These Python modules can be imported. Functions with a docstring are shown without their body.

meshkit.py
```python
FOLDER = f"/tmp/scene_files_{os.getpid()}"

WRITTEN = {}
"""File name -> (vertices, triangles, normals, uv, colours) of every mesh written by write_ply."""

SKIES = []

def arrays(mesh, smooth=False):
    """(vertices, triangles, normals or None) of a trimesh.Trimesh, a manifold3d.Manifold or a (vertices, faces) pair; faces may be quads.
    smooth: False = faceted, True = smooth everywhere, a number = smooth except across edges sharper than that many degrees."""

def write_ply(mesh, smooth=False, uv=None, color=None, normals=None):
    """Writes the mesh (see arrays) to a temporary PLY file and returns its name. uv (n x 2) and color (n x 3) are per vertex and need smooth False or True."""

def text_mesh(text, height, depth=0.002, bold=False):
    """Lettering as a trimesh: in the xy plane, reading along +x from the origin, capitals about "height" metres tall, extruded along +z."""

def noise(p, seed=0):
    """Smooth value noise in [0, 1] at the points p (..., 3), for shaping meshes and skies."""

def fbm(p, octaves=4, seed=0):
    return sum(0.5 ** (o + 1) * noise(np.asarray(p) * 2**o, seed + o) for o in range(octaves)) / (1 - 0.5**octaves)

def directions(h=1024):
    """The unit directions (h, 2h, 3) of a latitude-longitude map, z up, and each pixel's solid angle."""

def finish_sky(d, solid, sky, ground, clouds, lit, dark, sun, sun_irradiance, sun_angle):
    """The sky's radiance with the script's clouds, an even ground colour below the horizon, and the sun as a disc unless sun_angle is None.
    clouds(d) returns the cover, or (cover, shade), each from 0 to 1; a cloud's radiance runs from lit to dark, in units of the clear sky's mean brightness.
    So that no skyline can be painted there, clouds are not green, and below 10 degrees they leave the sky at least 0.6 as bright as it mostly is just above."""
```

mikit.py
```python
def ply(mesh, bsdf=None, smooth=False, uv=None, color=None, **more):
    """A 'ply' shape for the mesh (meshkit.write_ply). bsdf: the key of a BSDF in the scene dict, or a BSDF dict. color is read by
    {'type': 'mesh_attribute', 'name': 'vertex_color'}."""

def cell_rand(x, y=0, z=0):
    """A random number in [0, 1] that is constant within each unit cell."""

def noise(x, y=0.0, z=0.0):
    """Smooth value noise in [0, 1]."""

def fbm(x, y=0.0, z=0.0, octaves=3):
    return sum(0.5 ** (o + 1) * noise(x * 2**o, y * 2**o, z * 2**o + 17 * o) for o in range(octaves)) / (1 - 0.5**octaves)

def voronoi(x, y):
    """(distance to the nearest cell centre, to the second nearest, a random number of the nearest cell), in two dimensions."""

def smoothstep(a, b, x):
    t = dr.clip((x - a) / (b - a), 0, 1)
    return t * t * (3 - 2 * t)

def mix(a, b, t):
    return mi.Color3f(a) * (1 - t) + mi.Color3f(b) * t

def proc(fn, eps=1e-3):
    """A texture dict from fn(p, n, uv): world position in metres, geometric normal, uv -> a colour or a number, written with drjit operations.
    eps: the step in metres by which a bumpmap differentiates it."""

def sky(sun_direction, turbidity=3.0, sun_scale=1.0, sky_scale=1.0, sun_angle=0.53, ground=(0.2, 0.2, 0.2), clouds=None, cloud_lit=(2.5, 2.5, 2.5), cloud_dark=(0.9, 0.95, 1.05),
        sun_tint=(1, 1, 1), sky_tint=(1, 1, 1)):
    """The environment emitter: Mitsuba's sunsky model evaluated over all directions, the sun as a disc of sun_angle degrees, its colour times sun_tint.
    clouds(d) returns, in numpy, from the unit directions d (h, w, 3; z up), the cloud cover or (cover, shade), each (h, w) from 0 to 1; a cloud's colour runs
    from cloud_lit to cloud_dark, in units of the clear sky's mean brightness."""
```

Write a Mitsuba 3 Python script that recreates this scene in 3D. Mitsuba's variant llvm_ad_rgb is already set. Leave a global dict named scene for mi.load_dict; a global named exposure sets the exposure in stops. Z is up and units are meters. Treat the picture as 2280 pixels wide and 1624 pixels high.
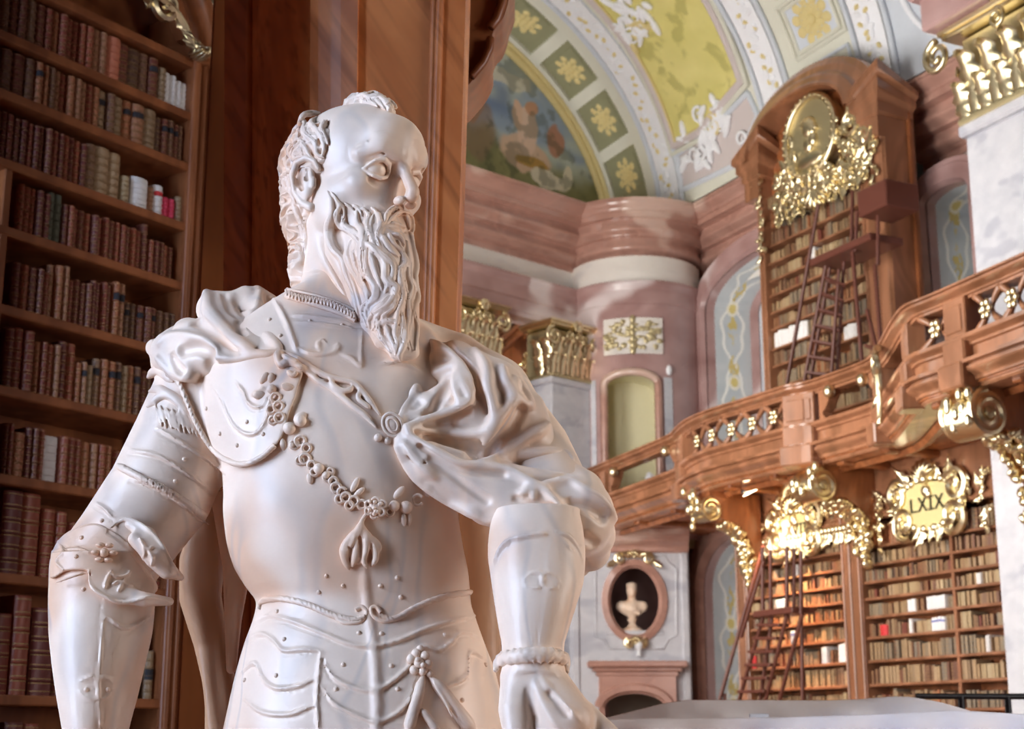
"""A great library hall: a marble statue of a bearded knight before a wooden pier, bookcases, gallery and painted vault behind it."""
import math, random
from concurrent.futures import ThreadPoolExecutor
import numpy as np
import trimesh
from scipy.interpolate import PchipInterpolator
from scipy.spatial.transform import Rotation
import mitsuba as mi
import drjit as dr
import mikit
import meshkit
from mikit import proc, noise, fbm, voronoi, cell_rand, smoothstep, mix

T = mi.ScalarTransform4f
scene, labels = {}, {}

# ------------------------------------------------------------------ camera, sky, windows, exposure
FOCAL = 3400.0                                   # focal length for a frame 2280 wide
PITCH = math.atan(838 / FOCAL)
COS, SIN, EYE = math.cos(PITCH), math.sin(PITCH), 1.7
scene['camera'] = {
    'type': 'thinlens', 'fov': math.degrees(2 * math.atan(1140 / FOCAL)), 'fov_axis': 'x',
    'aperture_radius': 0.0026, 'focus_distance': 2.62, 'near_clip': 0.05, 'far_clip': 200.0,
    'to_world': T().look_at(origin=[0, 0, EYE], target=[0, COS, EYE + SIN], up=[0, 0, 1])}
exposure = 0.42


def overcast(d):
    return np.ones(d.shape[:2]), np.zeros(d.shape[:2])


scene['sky'] = mikit.sky([0.3, -0.5, 0.8], turbidity=4, sun_scale=0.0, sky_scale=.023, ground=(.30, .22, .17), clouds=overcast, cloud_lit=(1.28, 1.0, .80))
# tall windows: lit panes. Two behind the view at the left, and those of the hall's far side that face the right wall
WINDOWS = [((-5.7, -.7, 3.7), (0, 2.7, 2.3), 1.15, 2.8, 12.0, (.74, .95, 1.34)), ((5.6, 1.9, 3.4), (1.2, 4.2, 2.2), 1.0, 2.0, 7.0, (1.03, .98, .97))]
for _s in (3.0, 7.5, 12.0):
    _p = np.array([2.783, 28.116, 0]) + _s * np.array([.44, -.898, 0]) + 10.6 * np.array([-.898, -.44, 0])
    WINDOWS.append(((_p[0], _p[1], 5.4), (_p[0] + .898, _p[1] + .44, 5.45), 1.15, 3.2, 11.0, (1.04, 1.0, .95)))
for _i, (_o, _t, _w, _h, _p, _c) in enumerate(WINDOWS):
    scene[f'window_{_i + 1}__pane'] = {
        'type': 'rectangle', 'to_world': T().look_at(origin=list(_o), target=list(_t), up=[0, 0, 1]).scale([_w, _h, 1]),
        'emitter': {'type': 'area', 'radiance': {'type': 'rgb', 'value': [_c[0] * _p, _c[1] * _p, _c[2] * _p]}}}
    labels[f'window_{_i + 1}'] = {'kind': 'structure', 'label': 'tall lit window of the hall'}

# ------------------------------------------------------------------ naming helpers
def numbered(name):
    if name not in labels and name not in scene and name not in _used:
        _used.add(name)
        return name
    k = _count.get(name, 0)
    while True:
        k += 1
        n = f'{name}_{k:03d}'
        if n not in scene and n not in labels and n not in _used:
            _count[name] = k
            _used.add(n)
            return n


_used, _count = set(), {}


def thing(name, label, cat, group=None, kind=None):
    key = numbered(name)
    labels[key] = {'label': label, 'category': cat}
    if group:
        labels[key]['group'] = group
    if kind:
        labels[key]['kind'] = kind
    return key


def struct(name, label=None):
    key = numbered(name)
    labels[key] = {'kind': 'structure'}
    if label:
        labels[key]['label'] = label
    return key


def part(parent, name, mesh, bsdf, smooth=35, label=None, kind=None, to_world=None, dict_=None):
    key = numbered(parent + '__' + name)
    d = dict_ if dict_ is not None else mikit.ply(mesh, bsdf, smooth=smooth)
    if to_world is not None:
        d = {**d, 'to_world': to_world}
    scene[key] = d
    if label or kind:
        labels[key] = {k: v for k, v in (('label', label), ('kind', kind)) if v}
    return key


def whole(key, mesh, bsdf, smooth=35, to_world=None, dict_=None):
    """The mesh of a thing that is one mesh (or the thing's own body beside its parts)."""
    d = dict_ if dict_ is not None else mikit.ply(mesh, bsdf, smooth=smooth)
    if to_world is not None:
        d = {**d, 'to_world': to_world}
    scene[key] = d
    return key


def at(u, v, y):
    """The point at depth y on the line of sight that a survey sheet (2280 x 1624) of the place shows at (u, v)."""
    a, b = (u - 1140) / FOCAL, (812 - v) / FOCAL
    d = np.array([a, COS - b * SIN, SIN + b * COS])
    return d * (y / d[1]) + np.array([0, 0, EYE])


def sheet(P):
    """Survey sheet coordinates of points, and metres per sheet unit there."""
    q = P - np.array([0, 0, EYE], P.dtype)
    dep = q[..., 1] * COS + q[..., 2] * SIN
    up = -q[..., 1] * SIN + q[..., 2] * COS
    return 1140 + FOCAL * q[..., 0] / dep, 812 - FOCAL * up / dep, dep / FOCAL


# ------------------------------------------------------------------ distance-field sculpting
def _sm_union(a, b, k):
    if k <= 0:
        return np.minimum(a, b)
    h = np.clip(0.5 + 0.5 * (a - b) / k, 0, 1)
    return a + (b - a) * h - k * h * (1 - h)


def _sm_max(a, b, k):
    return -_sm_union(-a, -b, k)


POOL = ThreadPoolExecutor(4)


class Op:
    def __init__(self, fn, lo, hi, k=0.0, mode='u', pad=0.0):
        self.fn, self.k, self.mode = fn, k, mode
        self.lo, self.hi = np.asarray(lo, float) - pad - k, np.asarray(hi, float) + pad + k


def chain(pts, rad, k=0.0, mode='u', squash=None):
    """A run of tapering capsules through pts (n x 3) with radii rad; mode u adds, s carves."""
    pts = np.atleast_2d(np.asarray(pts, np.float32))
    rad = np.broadcast_to(np.asarray(rad, np.float32), (len(pts),))

    def fn(P):
        out = None
        for i in range(max(1, len(pts) - 1)):
            a, b = pts[i], pts[min(i + 1, len(pts) - 1)]
            ab = b - a
            L = float(ab @ ab) + 1e-12
            pa = P - a
            t = np.clip((pa @ ab) / L, 0, 1)
            pa -= t[..., None] * ab
            d = np.sqrt(np.einsum('...i,...i->...', pa, pa)) - (rad[i] + t * (rad[min(i + 1, len(pts) - 1)] - rad[i]))
            out = d if out is None else np.minimum(out, d)
        return out
    return Op(fn, pts.min(0) - rad.max(), pts.max(0) + rad.max(), k, mode)


def ell(c, r, R=None, k=0.0, mode='u'):
    c, r = np.asarray(c, np.float32), np.asarray(r, np.float32)
    R = np.eye(3, dtype=np.float32) if R is None else np.asarray(R, np.float32)

    def fn(P):
        q = (P - c) @ R
        k0 = np.sqrt((np.square(q / r)).sum(-1))
        k1 = np.sqrt((np.square(q / (r * r))).sum(-1)) + 1e-9
        return k0 * (k0 - 1) / k1
    return Op(fn, c - r.max(), c + r.max(), k, mode)


def loft(rows, k=0.0, mode='u', power=2.0, axis=None):
    """A stack of superellipses: rows of (z, cx, cy, rx, ry) from low z to high z (axis: optional function of P to its own x, y, z)."""
    rows = np.asarray(sorted(map(tuple, rows)), float)
    z0, z1 = rows[0, 0], rows[-1, 0]
    fine = np.linspace(z0, z1, 240)
    cols = [np.interp(fine, rows[:, 0], rows[:, 0])] + [PchipInterpolator(rows[:, 0], rows[:, i])(fine) for i in range(1, 5)]

    def fn(P):
        z = P[..., 2]
        v = [np.interp(z, fine, cols[i]).astype(np.float32) for i in range(1, 5)]
        x, y = np.abs(P[..., 0] - v[0]) / v[2], np.abs(P[..., 1] - v[1]) / v[3]
        q = (x ** power + y ** power) ** (1 / power)
        d = (q - 1) * np.minimum(v[2], v[3]) * 0.85
        e = np.maximum(z0 - z, z - z1)
        return np.maximum(d, e)
    lo = [(rows[:, 1] - rows[:, 3]).min(), (rows[:, 2] - rows[:, 4]).min(), z0]
    hi = [(rows[:, 1] + rows[:, 3]).max(), (rows[:, 2] + rows[:, 4]).max(), z1]
    return Op(fn, lo, hi, k, mode)


def evaluate(ops, P, reach=None):
    P = np.asarray(P, np.float32)
    D = np.full(P.shape[:-1], 1.0, np.float32)
    lo, hi = P.reshape(-1, 3).min(0), P.reshape(-1, 3).max(0)
    for o in ops:
        if reach is not None and (np.any(lo > o.hi + reach) or np.any(hi < o.lo - reach)):
            continue
        if o.mode == 'x':
            D = o.fn(P, D)
            continue
        d = o.fn(P)
        D = _sm_union(D, d, o.k) if o.mode == 'u' else _sm_max(D, -d, o.k)
    return D


def sculpt(ops, h, lo=None, hi=None, nb=8, slack=1.5):
    """The zero surface of the ops as (vertices, quads) by surface nets on a sparse grid of step h."""
    us = [o for o in ops if o.mode == 'u']
    lo = np.min([o.lo for o in us], 0) if lo is None else np.asarray(lo, float)
    hi = np.max([o.hi for o in us], 0) if hi is None else np.asarray(hi, float)
    lo = lo - 3 * h
    nblk = np.ceil((hi + 3 * h - lo) / (h * nb)).astype(int)
    H = h * nb
    gi = np.stack(np.meshgrid(*[np.arange(n) for n in nblk], indexing='ij'), -1).reshape(-1, 3)
    ctr = (lo + (gi + 0.5) * H - 0.5 * h).astype(np.float32)

    def run(P, boxlo, boxhi, margin):
        D = np.full(P.shape[:-1], 1.0, np.float32)
        for o in ops:
            m = np.all((boxhi >= o.lo - margin) & (boxlo <= o.hi + margin), axis=1)
            if not m.any():
                continue
            if o.mode == 'x':
                D[m] = o.fn(P[m], D[m])
                continue
            d = o.fn(P[m])
            D[m] = _sm_union(D[m], d, o.k) if o.mode == 'u' else _sm_max(D[m], -d, o.k)
        return D
    Dc = run(ctr, ctr, ctr, 2.2 * H)
    keep = np.abs(Dc) < slack * H
    n = nblk * nb
    dense = np.repeat(np.repeat(np.repeat(np.where(Dc < 0, -1.0, 1.0).astype(np.float32).reshape(nblk), nb, 0), nb, 1), nb, 2)
    off = np.stack(np.meshgrid(*[np.arange(nb)] * 3, indexing='ij'), -1).reshape(-1, 3)
    kb = gi[keep]
    d6 = dense.reshape(nblk[0], nb, nblk[1], nb, nblk[2], nb)

    def batch(s):
        b = kb[s:s + 160]
        P = (lo + (b[:, None] * nb + off) * h).astype(np.float32)
        D = run(P, lo + b * H - h, lo + (b + 1) * H, h)
        d6[b[:, 0], :, b[:, 1], :, b[:, 2], :] = D.reshape(-1, nb, nb, nb)
    list(POOL.map(batch, range(0, len(kb), 160)))
    for ax in range(3):                                  # closed at the grid's border
        sl = [slice(None)] * 3
        for e in (0, -1):
            sl[ax] = e
            dense[tuple(sl)] = 1.0
    return surface_nets(dense, lo, h)


def surface_nets(D, lo, h):
    n = np.array(D.shape)
    S = D < 0
    c = np.zeros(n - 1, np.uint8)
    for i, j, k in np.ndindex(2, 2, 2):
        c += S[i:n[0] - 1 + i, j:n[1] - 1 + j, k:n[2] - 1 + k]
    cells = np.flatnonzero((c > 0) & (c < 8))
    ci = np.stack(np.unravel_index(cells, c.shape), -1)
    corner = np.array(list(np.ndindex(2, 2, 2)))
    V = np.stack([D[ci[:, 0] + a, ci[:, 1] + b, ci[:, 2] + e] for a, b, e in corner], -1)
    acc, cnt = np.zeros((len(ci), 3)), np.zeros(len(ci))
    for a in range(8):
        for b in range(a + 1, 8):
            if np.abs(corner[a] - corner[b]).sum() != 1:
                continue
            m = (V[:, a] < 0) != (V[:, b] < 0)
            t = V[m, a] / (V[m, a] - V[m, b])
            acc[m] += corner[a] + t[:, None] * (corner[b] - corner[a])
            cnt[m] += 1
    verts = lo + (ci + acc / cnt[:, None]) * h
    ids = np.full(c.shape, -1, np.int32)
    ids.ravel()[cells] = np.arange(len(cells), dtype=np.int32)
    faces = []
    for ax in range(3):
        o = [(1, 2), (2, 0), (0, 1)][ax]
        a = [slice(1, n[k] - 1) for k in range(3)]
        b = list(a)
        a[ax], b[ax] = slice(0, n[ax] - 1), slice(1, n[ax])
        A, B = S[tuple(a)], S[tuple(b)]
        e = np.argwhere(A != B)
        inside = A[tuple(e.T)]
        e = e + np.array([0 if k == ax else 1 for k in range(3)])
        q = []
        for s, t in ((1, 1), (0, 1), (0, 0), (1, 0)):
            w = e.copy()
            w[:, o[0]] -= s
            w[:, o[1]] -= t
            q.append(ids[tuple(w.T)])
        q = np.stack(q, -1)
        q[~inside] = q[~inside][:, ::-1]
        faces.append(q)
    return verts, np.vstack(faces)


def curve(pts, step=6.0):
    """Catmull-Rom through rows of numbers, resampled about every step units of the first two columns."""
    p = np.asarray(pts, float)
    if len(p) < 3:
        n = max(2, int(np.linalg.norm(p[-1, :2] - p[0, :2]) / step) + 1)
        return p[0] + (p[-1] - p[0]) * np.linspace(0, 1, n)[:, None]
    q = np.vstack([2 * p[0] - p[1], p, 2 * p[-1] - p[-2]])
    out = []
    for i in range(1, len(q) - 2):
        n = max(2, int(np.linalg.norm(q[i + 1, :2] - q[i, :2]) / step) + 1)
        t = np.linspace(0, 1, n, endpoint=False)[:, None]
        a, b, c, d = q[i - 1:i + 3]
        out.append(0.5 * (2 * b + (c - a) * t + (2 * a - 5 * b + 4 * c - d) * t ** 2 + (3 * b - a - 3 * c + d) * t ** 3))
    return np.vstack(out + [p[-1:]])


def touch(ops, uv, y0=2.0, y1=3.1, steps=150):
    """Where lines of sight first meet the sculpted ops (nearest approach where they miss)."""
    uv = np.asarray(uv, float)
    a, b = (uv[:, 0] - 1140) / FOCAL, (812 - uv[:, 1]) / FOCAL
    d = np.stack([a, COS - b * SIN, SIN + b * COS], -1)
    d /= d[:, 1:2]
    o = np.array([0, 0, EYE])
    t = np.full(len(uv), y0)
    best, bt = np.full(len(uv), 9.0), t.copy()
    live = np.arange(len(uv))
    for _ in range(steps):
        D = evaluate(ops, o + d[live] * t[live, None], 0.06)
        m = D < best[live]
        best[live], bt[live] = np.where(m, D, best[live]), np.where(m, t[live], bt[live])
        t[live] = t[live] + np.clip(D * 0.9, -0.02, 0.05)
        live = live[(np.abs(D) > 3e-4) & (t[live] < y1)]
        if not len(live):
            break
    return o + d * bt[:, None]


MM = 0.00077                                            # metres per sheet unit at the statue


def strokes(base, items):
    """Lines drawn on the sculpted base. Each item: (points, radius start, radius end, lift, k, mode); radii and lift in sheet units."""
    cs = [curve(p) for p, *_ in items]
    hit = touch(base, np.vstack([c[:, :2] for c in cs]))
    out, n = [], 0
    eye = np.array([0, 0, EYE])
    for c, (p, r0, r1, lift, k, mode) in zip(cs, items):
        q = hit[n:n + len(c)]
        n += len(c)
        for _ in range(2):                              # even out the depth a little
            if len(q) > 4:
                dep = np.linalg.norm(q - eye, axis=1)
                sm = dep.copy()
                sm[1:-1] = 0.25 * dep[:-2] + 0.5 * dep[1:-1] + 0.25 * dep[2:]
                q = eye + (q - eye) * (sm / dep)[:, None]
        u = np.linspace(0, 1, len(q))
        w = 1 - np.abs(2 * u - 1) ** 4 * 0.55 if r1 == 'mid' else None
        rad = r0 * w if r1 == 'mid' else r0 + (r1 - r0) * u
        if mode == 'u' and len(q) > 6:
            rad = rad * np.minimum(1, .4 + u * 3.2) * np.minimum(1, .4 + (1 - u) * 4.5)
        dirn = (q - eye) / np.linalg.norm(q - eye, axis=1, keepdims=True)
        out.append(chain(q - dirn * lift * MM, np.maximum(rad, 0.6) * MM, k * MM, mode))
    return out


def inside_outline(poly):
    """Signed distance in sheet units to a closed outline (negative inside)."""
    p = np.asarray(poly, np.float32)

    def fn(u, v):
        d = np.full(u.shape, 1e9, np.float32)
        odd = np.zeros(u.shape, bool)
        for i in range(len(p)):
            a, b = p[i - 1], p[i]
            ex, ey = b - a
            wx, wy = u - a[0], v - a[1]
            t = np.clip((wx * ex + wy * ey) / (ex * ex + ey * ey + 1e-9), 0, 1)
            d = np.minimum(d, (wx - ex * t) ** 2 + (wy - ey * t) ** 2)
            cross = ((a[1] > v) != (b[1] > v)) & (u < (b[0] - a[0]) * (v - a[1]) / (b[1] - a[1] + 1e-12) + a[0])
            odd ^= cross
        return np.where(odd, -1, 1) * np.sqrt(d)
    return fn


def plate(base, poly, thick, k=4.0, back=2.75, smooth=True):
    """A plate that lies on the base inside an outline, its rim rounded. thick and k in sheet units; back: it ends at this depth."""
    pts = curve(np.vstack([poly, poly[:1]]), 8.0)[:-1] if smooth else np.asarray(poly, float)
    io = inside_outline(pts)
    blo = np.min([o.lo for o in base if o.mode == 'u'], 0)
    bhi = np.max([o.hi for o in base if o.mode == 'u'], 0)
    near = np.array([at(u, v, y) for u, v in pts for y in (2.2, back)])
    lo, hi = np.maximum(blo, near.min(0)) - 0.02, np.minimum(bhi, near.max(0)) + 0.02
    hi[1] = back

    def fn(P):
        shp = P.shape[:-1]
        Q = P.reshape(-1, 3)
        u, v, s = sheet(Q)
        e = evaluate(base, Q, 0.05)
        d = _sm_max(e - thick * MM, io(u, v) * s, k * MM)
        d = np.maximum(d, Q[:, 1] - back)
        return np.maximum(d, -e - 0.02).reshape(shp)
    return Op(fn, lo, hi, 0.0, 'u')


def tube(pts, rad, sides=8, closed=False, twist=None, caps=True):
    """A tube along pts; rad a number or per point; twist: (strands, turns, depth) for a rope."""
    p = np.asarray(pts, float)
    n = len(p)
    t = np.gradient(p, axis=0) if not closed else np.roll(p, -1, 0) - np.roll(p, 1, 0)
    t /= np.linalg.norm(t, axis=1, keepdims=True) + 1e-12
    a = np.zeros_like(p)
    r = np.cross(t[0], [0.3, 0.2, 0.93])
    if np.linalg.norm(r) < 1e-3:
        r = np.cross(t[0], [1.0, 0, 0])
    for i in range(n):
        r = r - (r @ t[i]) * t[i]
        r /= np.linalg.norm(r) + 1e-12
        a[i] = r
    b = np.cross(t, a)
    ang = np.arange(sides) * 2 * np.pi / sides
    R = np.broadcast_to(np.asarray(rad, float), (n,))[:, None] * np.ones((1, sides))
    if twist:
        s = np.r_[0, np.cumsum(np.linalg.norm(np.diff(p, axis=0), axis=1))]
        R = R * (1 - twist[2] + twist[2] * np.abs(np.cos((ang[None] + s[:, None] * twist[1]) * twist[0] / 2)) * 1.6)
    v = p[:, None] + R[..., None] * (np.cos(ang)[None, :, None] * a[:, None] + np.sin(ang)[None, :, None] * b[:, None])
    m = n if closed else n - 1
    i, j = np.meshgrid(np.arange(m), np.arange(sides), indexing='ij')
    i2, j2 = (i + 1) % n, (j + 1) % sides
    f = np.stack([i * sides + j, i * sides + j2, i2 * sides + j2, i2 * sides + j], -1).reshape(-1, 4)
    f = np.vstack([f[:, [0, 1, 2]], f[:, [0, 2, 3]]])
    v = v.reshape(-1, 3)
    if caps and not closed:
        v = np.vstack([v, p[:1], p[-1:]])
        k = np.arange(sides)
        f = np.vstack([f, np.stack([k * 0 + n * sides, (k + 1) % sides, k], 1), np.stack([k * 0 + n * sides + 1, (n - 1) * sides + k, (n - 1) * sides + (k + 1) % sides], 1)])
    return v, f


def join(meshes):
    vs, fs, n = [], [], 0
    for m in meshes:
        v, f = (m.vertices, m.faces) if hasattr(m, 'vertices') else m
        f = np.asarray(f)
        if f.shape[1] == 4:
            f = np.vstack([f[:, [0, 1, 2]], f[:, [0, 2, 3]]])
        vs.append(np.asarray(v))
        fs.append(f + n)
        n += len(v)
    return np.vstack(vs), np.vstack(fs)


def ball(c, r, R=None, level=2):
    m = trimesh.creation.icosphere(level)
    v = m.vertices * np.broadcast_to(np.asarray(r, float), (3,))
    if R is not None:
        v = v @ np.asarray(R).T
    return v + np.asarray(c), m.faces


def facing(p):
    """A frame whose z axis looks from p back to the survey point (columns x right, y up, z)."""
    z = np.array([0, 0, EYE]) - p
    z /= np.linalg.norm(z)
    x = np.cross([0, 0, 1.0], z)
    x /= np.linalg.norm(x)
    return np.stack([x, np.cross(z, x), z], 1)


def ring(c, big, small, R, squash=1.0, gap=0.0):
    a = np.linspace(gap, 2 * np.pi - gap, 18, endpoint=gap > 0)
    p = np.stack([np.cos(a) * big, np.sin(a) * big * squash, 0 * a], 1) @ np.asarray(R).T + c
    return tube(p, small, 7, closed=gap == 0)

# ------------------------------------------------------------------ materials
def lin(r, g, b):
    return [float(((c / 255 + 0.055) / 1.055) ** 2.4 if c > 10 else c / 255 / 12.92) for c in (r, g, b)]


def plain(name, rgb, rough=.5, spec=.4, **k):
    scene[name] = {'type': 'twosided', 'bsdf': {'type': 'principled', 'base_color': {'type': 'rgb', 'value': lin(*rgb)}, 'roughness': rough, 'specular': spec, **k}}


def painted(name, fn, rough=.5, spec=.4, **k):
    scene[name] = {'type': 'twosided', 'bsdf': {'type': 'principled', 'base_color': proc(fn), 'roughness': rough, 'specular': spec, **k}}


def _marble(p, n, uv):
    w = fbm(p.x * 5, p.y * 5, p.z * 4, 3)
    v = 1 - smoothstep(0.0, .045, dr.abs(fbm(p.x * 4 + w * 2.2, p.y * 4 + 5, p.z * 2.2 + w, 3) - .5))
    v2 = 1 - smoothstep(0.0, .10, dr.abs(fbm(p.x * 17 + w * 3, p.y * 9 + 2, p.z * 1.6, 2) - .5))
    patch = smoothstep(.46, .74, fbm(p.x * 7 + 3, p.y * 7, p.z * 5, 3))
    c = mix(lin(234, 209, 186), lin(216, 177, 147), patch)
    c = mix(c, lin(150, 150, 156), v * patch * .55)
    return mix(c, lin(176, 164, 156), v2 * .34)


def _redmarble(p, n, uv):
    w = fbm(p.x * 1.3, p.y * 1.3, p.z * 1.3, 3)
    c = mix(lin(146, 106, 94), lin(182, 142, 128), fbm(p.x * 3 + w * 3, p.y * 3, p.z * 3, 3))
    pale = smoothstep(.60, .66, fbm(p.x * .55 + w, p.y * .55 + 7, p.z * .8, 3))
    vein = 1 - smoothstep(0, .05, dr.abs(fbm(p.x * 2 + w * 2, p.y * 2, p.z * 2 + 9, 3) - .5))
    c = mix(c, lin(210, 186, 172), pale * .6)
    return mix(c, lin(188, 146, 130), vein * .35)


def _mauvemarble(p, n, uv):
    w = fbm(p.x * 1.3, p.y * 1.3, p.z * 1.3, 3)
    c = mix(lin(140, 104, 100), lin(180, 150, 147), fbm(p.x * 2.4 + w * 3, p.y * 2.4, p.z * 2.4, 3))
    return mix(c, lin(216, 206, 206), smoothstep(.60, .68, fbm(p.x * .6 + w, p.y * .6 + 3, p.z * .6, 3)) * .8)


def _greymarble(p, n, uv):
    w = fbm(p.x * 2, p.y * 2, p.z * 2, 3)
    c = mix(lin(174, 175, 182), lin(198, 197, 201), fbm(p.x * 6 + w * 4, p.y * 6, p.z * 6, 3))
    return mix(c, lin(156, 157, 168), smoothstep(.55, .7, fbm(p.x * 2.5 + w * 2, p.y * 2.5, p.z * 3.4 + 4, 3)) * .6)


def _palemarble(p, n, uv):
    c = mix(lin(206, 200, 192), lin(222, 218, 212), fbm(p.x * 2, p.y * 2, p.z * 2, 3))
    return mix(c, lin(190, 186, 184), smoothstep(.52, .66, fbm(p.x * 1.1, p.y * 1.1, p.z * 3, 3)) * .6)


def _grain(p, a, b, sx, sz, seed):
    w = fbm(p.x * 1.5, p.y * 1.5, p.z * .7 + seed, 2)
    g = fbm(p.x * sx + w * 5, p.y * sx + w * 5, p.z * sz, 3)
    f = noise(p.x * sx * 7, p.y * sx * 7, p.z * sz * 2)
    return mix(mix(a, b, smoothstep(.3, .7, g)), a, f * .25)


def _wood(p, n, uv):
    return _grain(p, lin(122, 82, 58), lin(154, 106, 78), 5, .8, 1)


def _wood_dark(p, n, uv):
    return _grain(p, lin(124, 72, 42), lin(154, 94, 56), 12, 1.6, 5)


def _wood_mat(p, n, uv):
    """The burr walnut of the big pier: figure running aslant."""
    q = mi.Point3f(p.x * 1.3 + p.z * .8, p.y * 1.2, p.z * .55 - p.x * .45)
    c = _grain(q, lin(164, 96, 54), lin(194, 124, 74), 7, 2.2, 3)
    streak = smoothstep(.5, .8, fbm(q.x * 26, q.y * 12, q.z * 2.2 + 4, 3))
    return mix(c, lin(120, 66, 38), streak * .5)


def _mural(p, n, uv):
    """A vague allegory in fresco colours: sky, hills, pale figures and clouds (uv in metres on the lunette)."""
    x, z = uv.x, uv.y
    w = fbm(x * 1.6, z * 1.6, 2.0, 3)
    sky = mix(lin(150, 168, 190), lin(186, 196, 190), smoothstep(.35, .65, fbm(x * 1.1 + w, z * 2, 5.0, 3)))
    land = mix(lin(112, 116, 84), lin(150, 148, 104), fbm(x * 3, z * 3, 1.0, 3))
    c = mix(land, sky, smoothstep(.75, 1.25, z + w * .8))
    c = mix(c, lin(104, 124, 160), smoothstep(.5, .7, fbm(x * .9 + 4, z * 1.3, 9.0, 2)) * smoothstep(.9, 1.3, z) * .9)

    def blob(cx, cz, rx, rz, col, a=.95, wob=.25):
        d = dr.square((x - cx + (w - .5) * wob) / rx) + dr.square((z - cz + (fbm(x * 3, z * 3, 7.0, 2) - .5) * wob) / rz)
        return mi.Color3f(col), (1 - smoothstep(.75, 1.15, d)) * a
    for b in (blob(4.75, 1.1, .34, .30, lin(188, 130, 100)), blob(3.45, .52, .62, .34, lin(214, 186, 164)), blob(3.42, .98, .26, .46, lin(228, 200, 182)), blob(3.66, 1.22, .14, .30, lin(222, 190, 168)), blob(3.30, 1.42, .16, .16, lin(196, 150, 120)),
              blob(3.9, 1.85, .66, .18, lin(214, 210, 194), .8), blob(2.72, .98, .24, .26, lin(178, 130, 108)), blob(3.3, .42, .42, .12, lin(176, 140, 72)), blob(2.85, .20, .46, .18, lin(226, 220, 202)), blob(2.42, .36, .11, .22, lin(226, 220, 200)), blob(4.6, .7, .5, .6, lin(140, 116, 96), .7)):
        c = mix(c, b[0], b[1])
    return mix(c, lin(74, 82, 62), smoothstep(.52, .66, fbm(x * 4 + 3, z * 4, 3.0, 3)) * .45)


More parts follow.
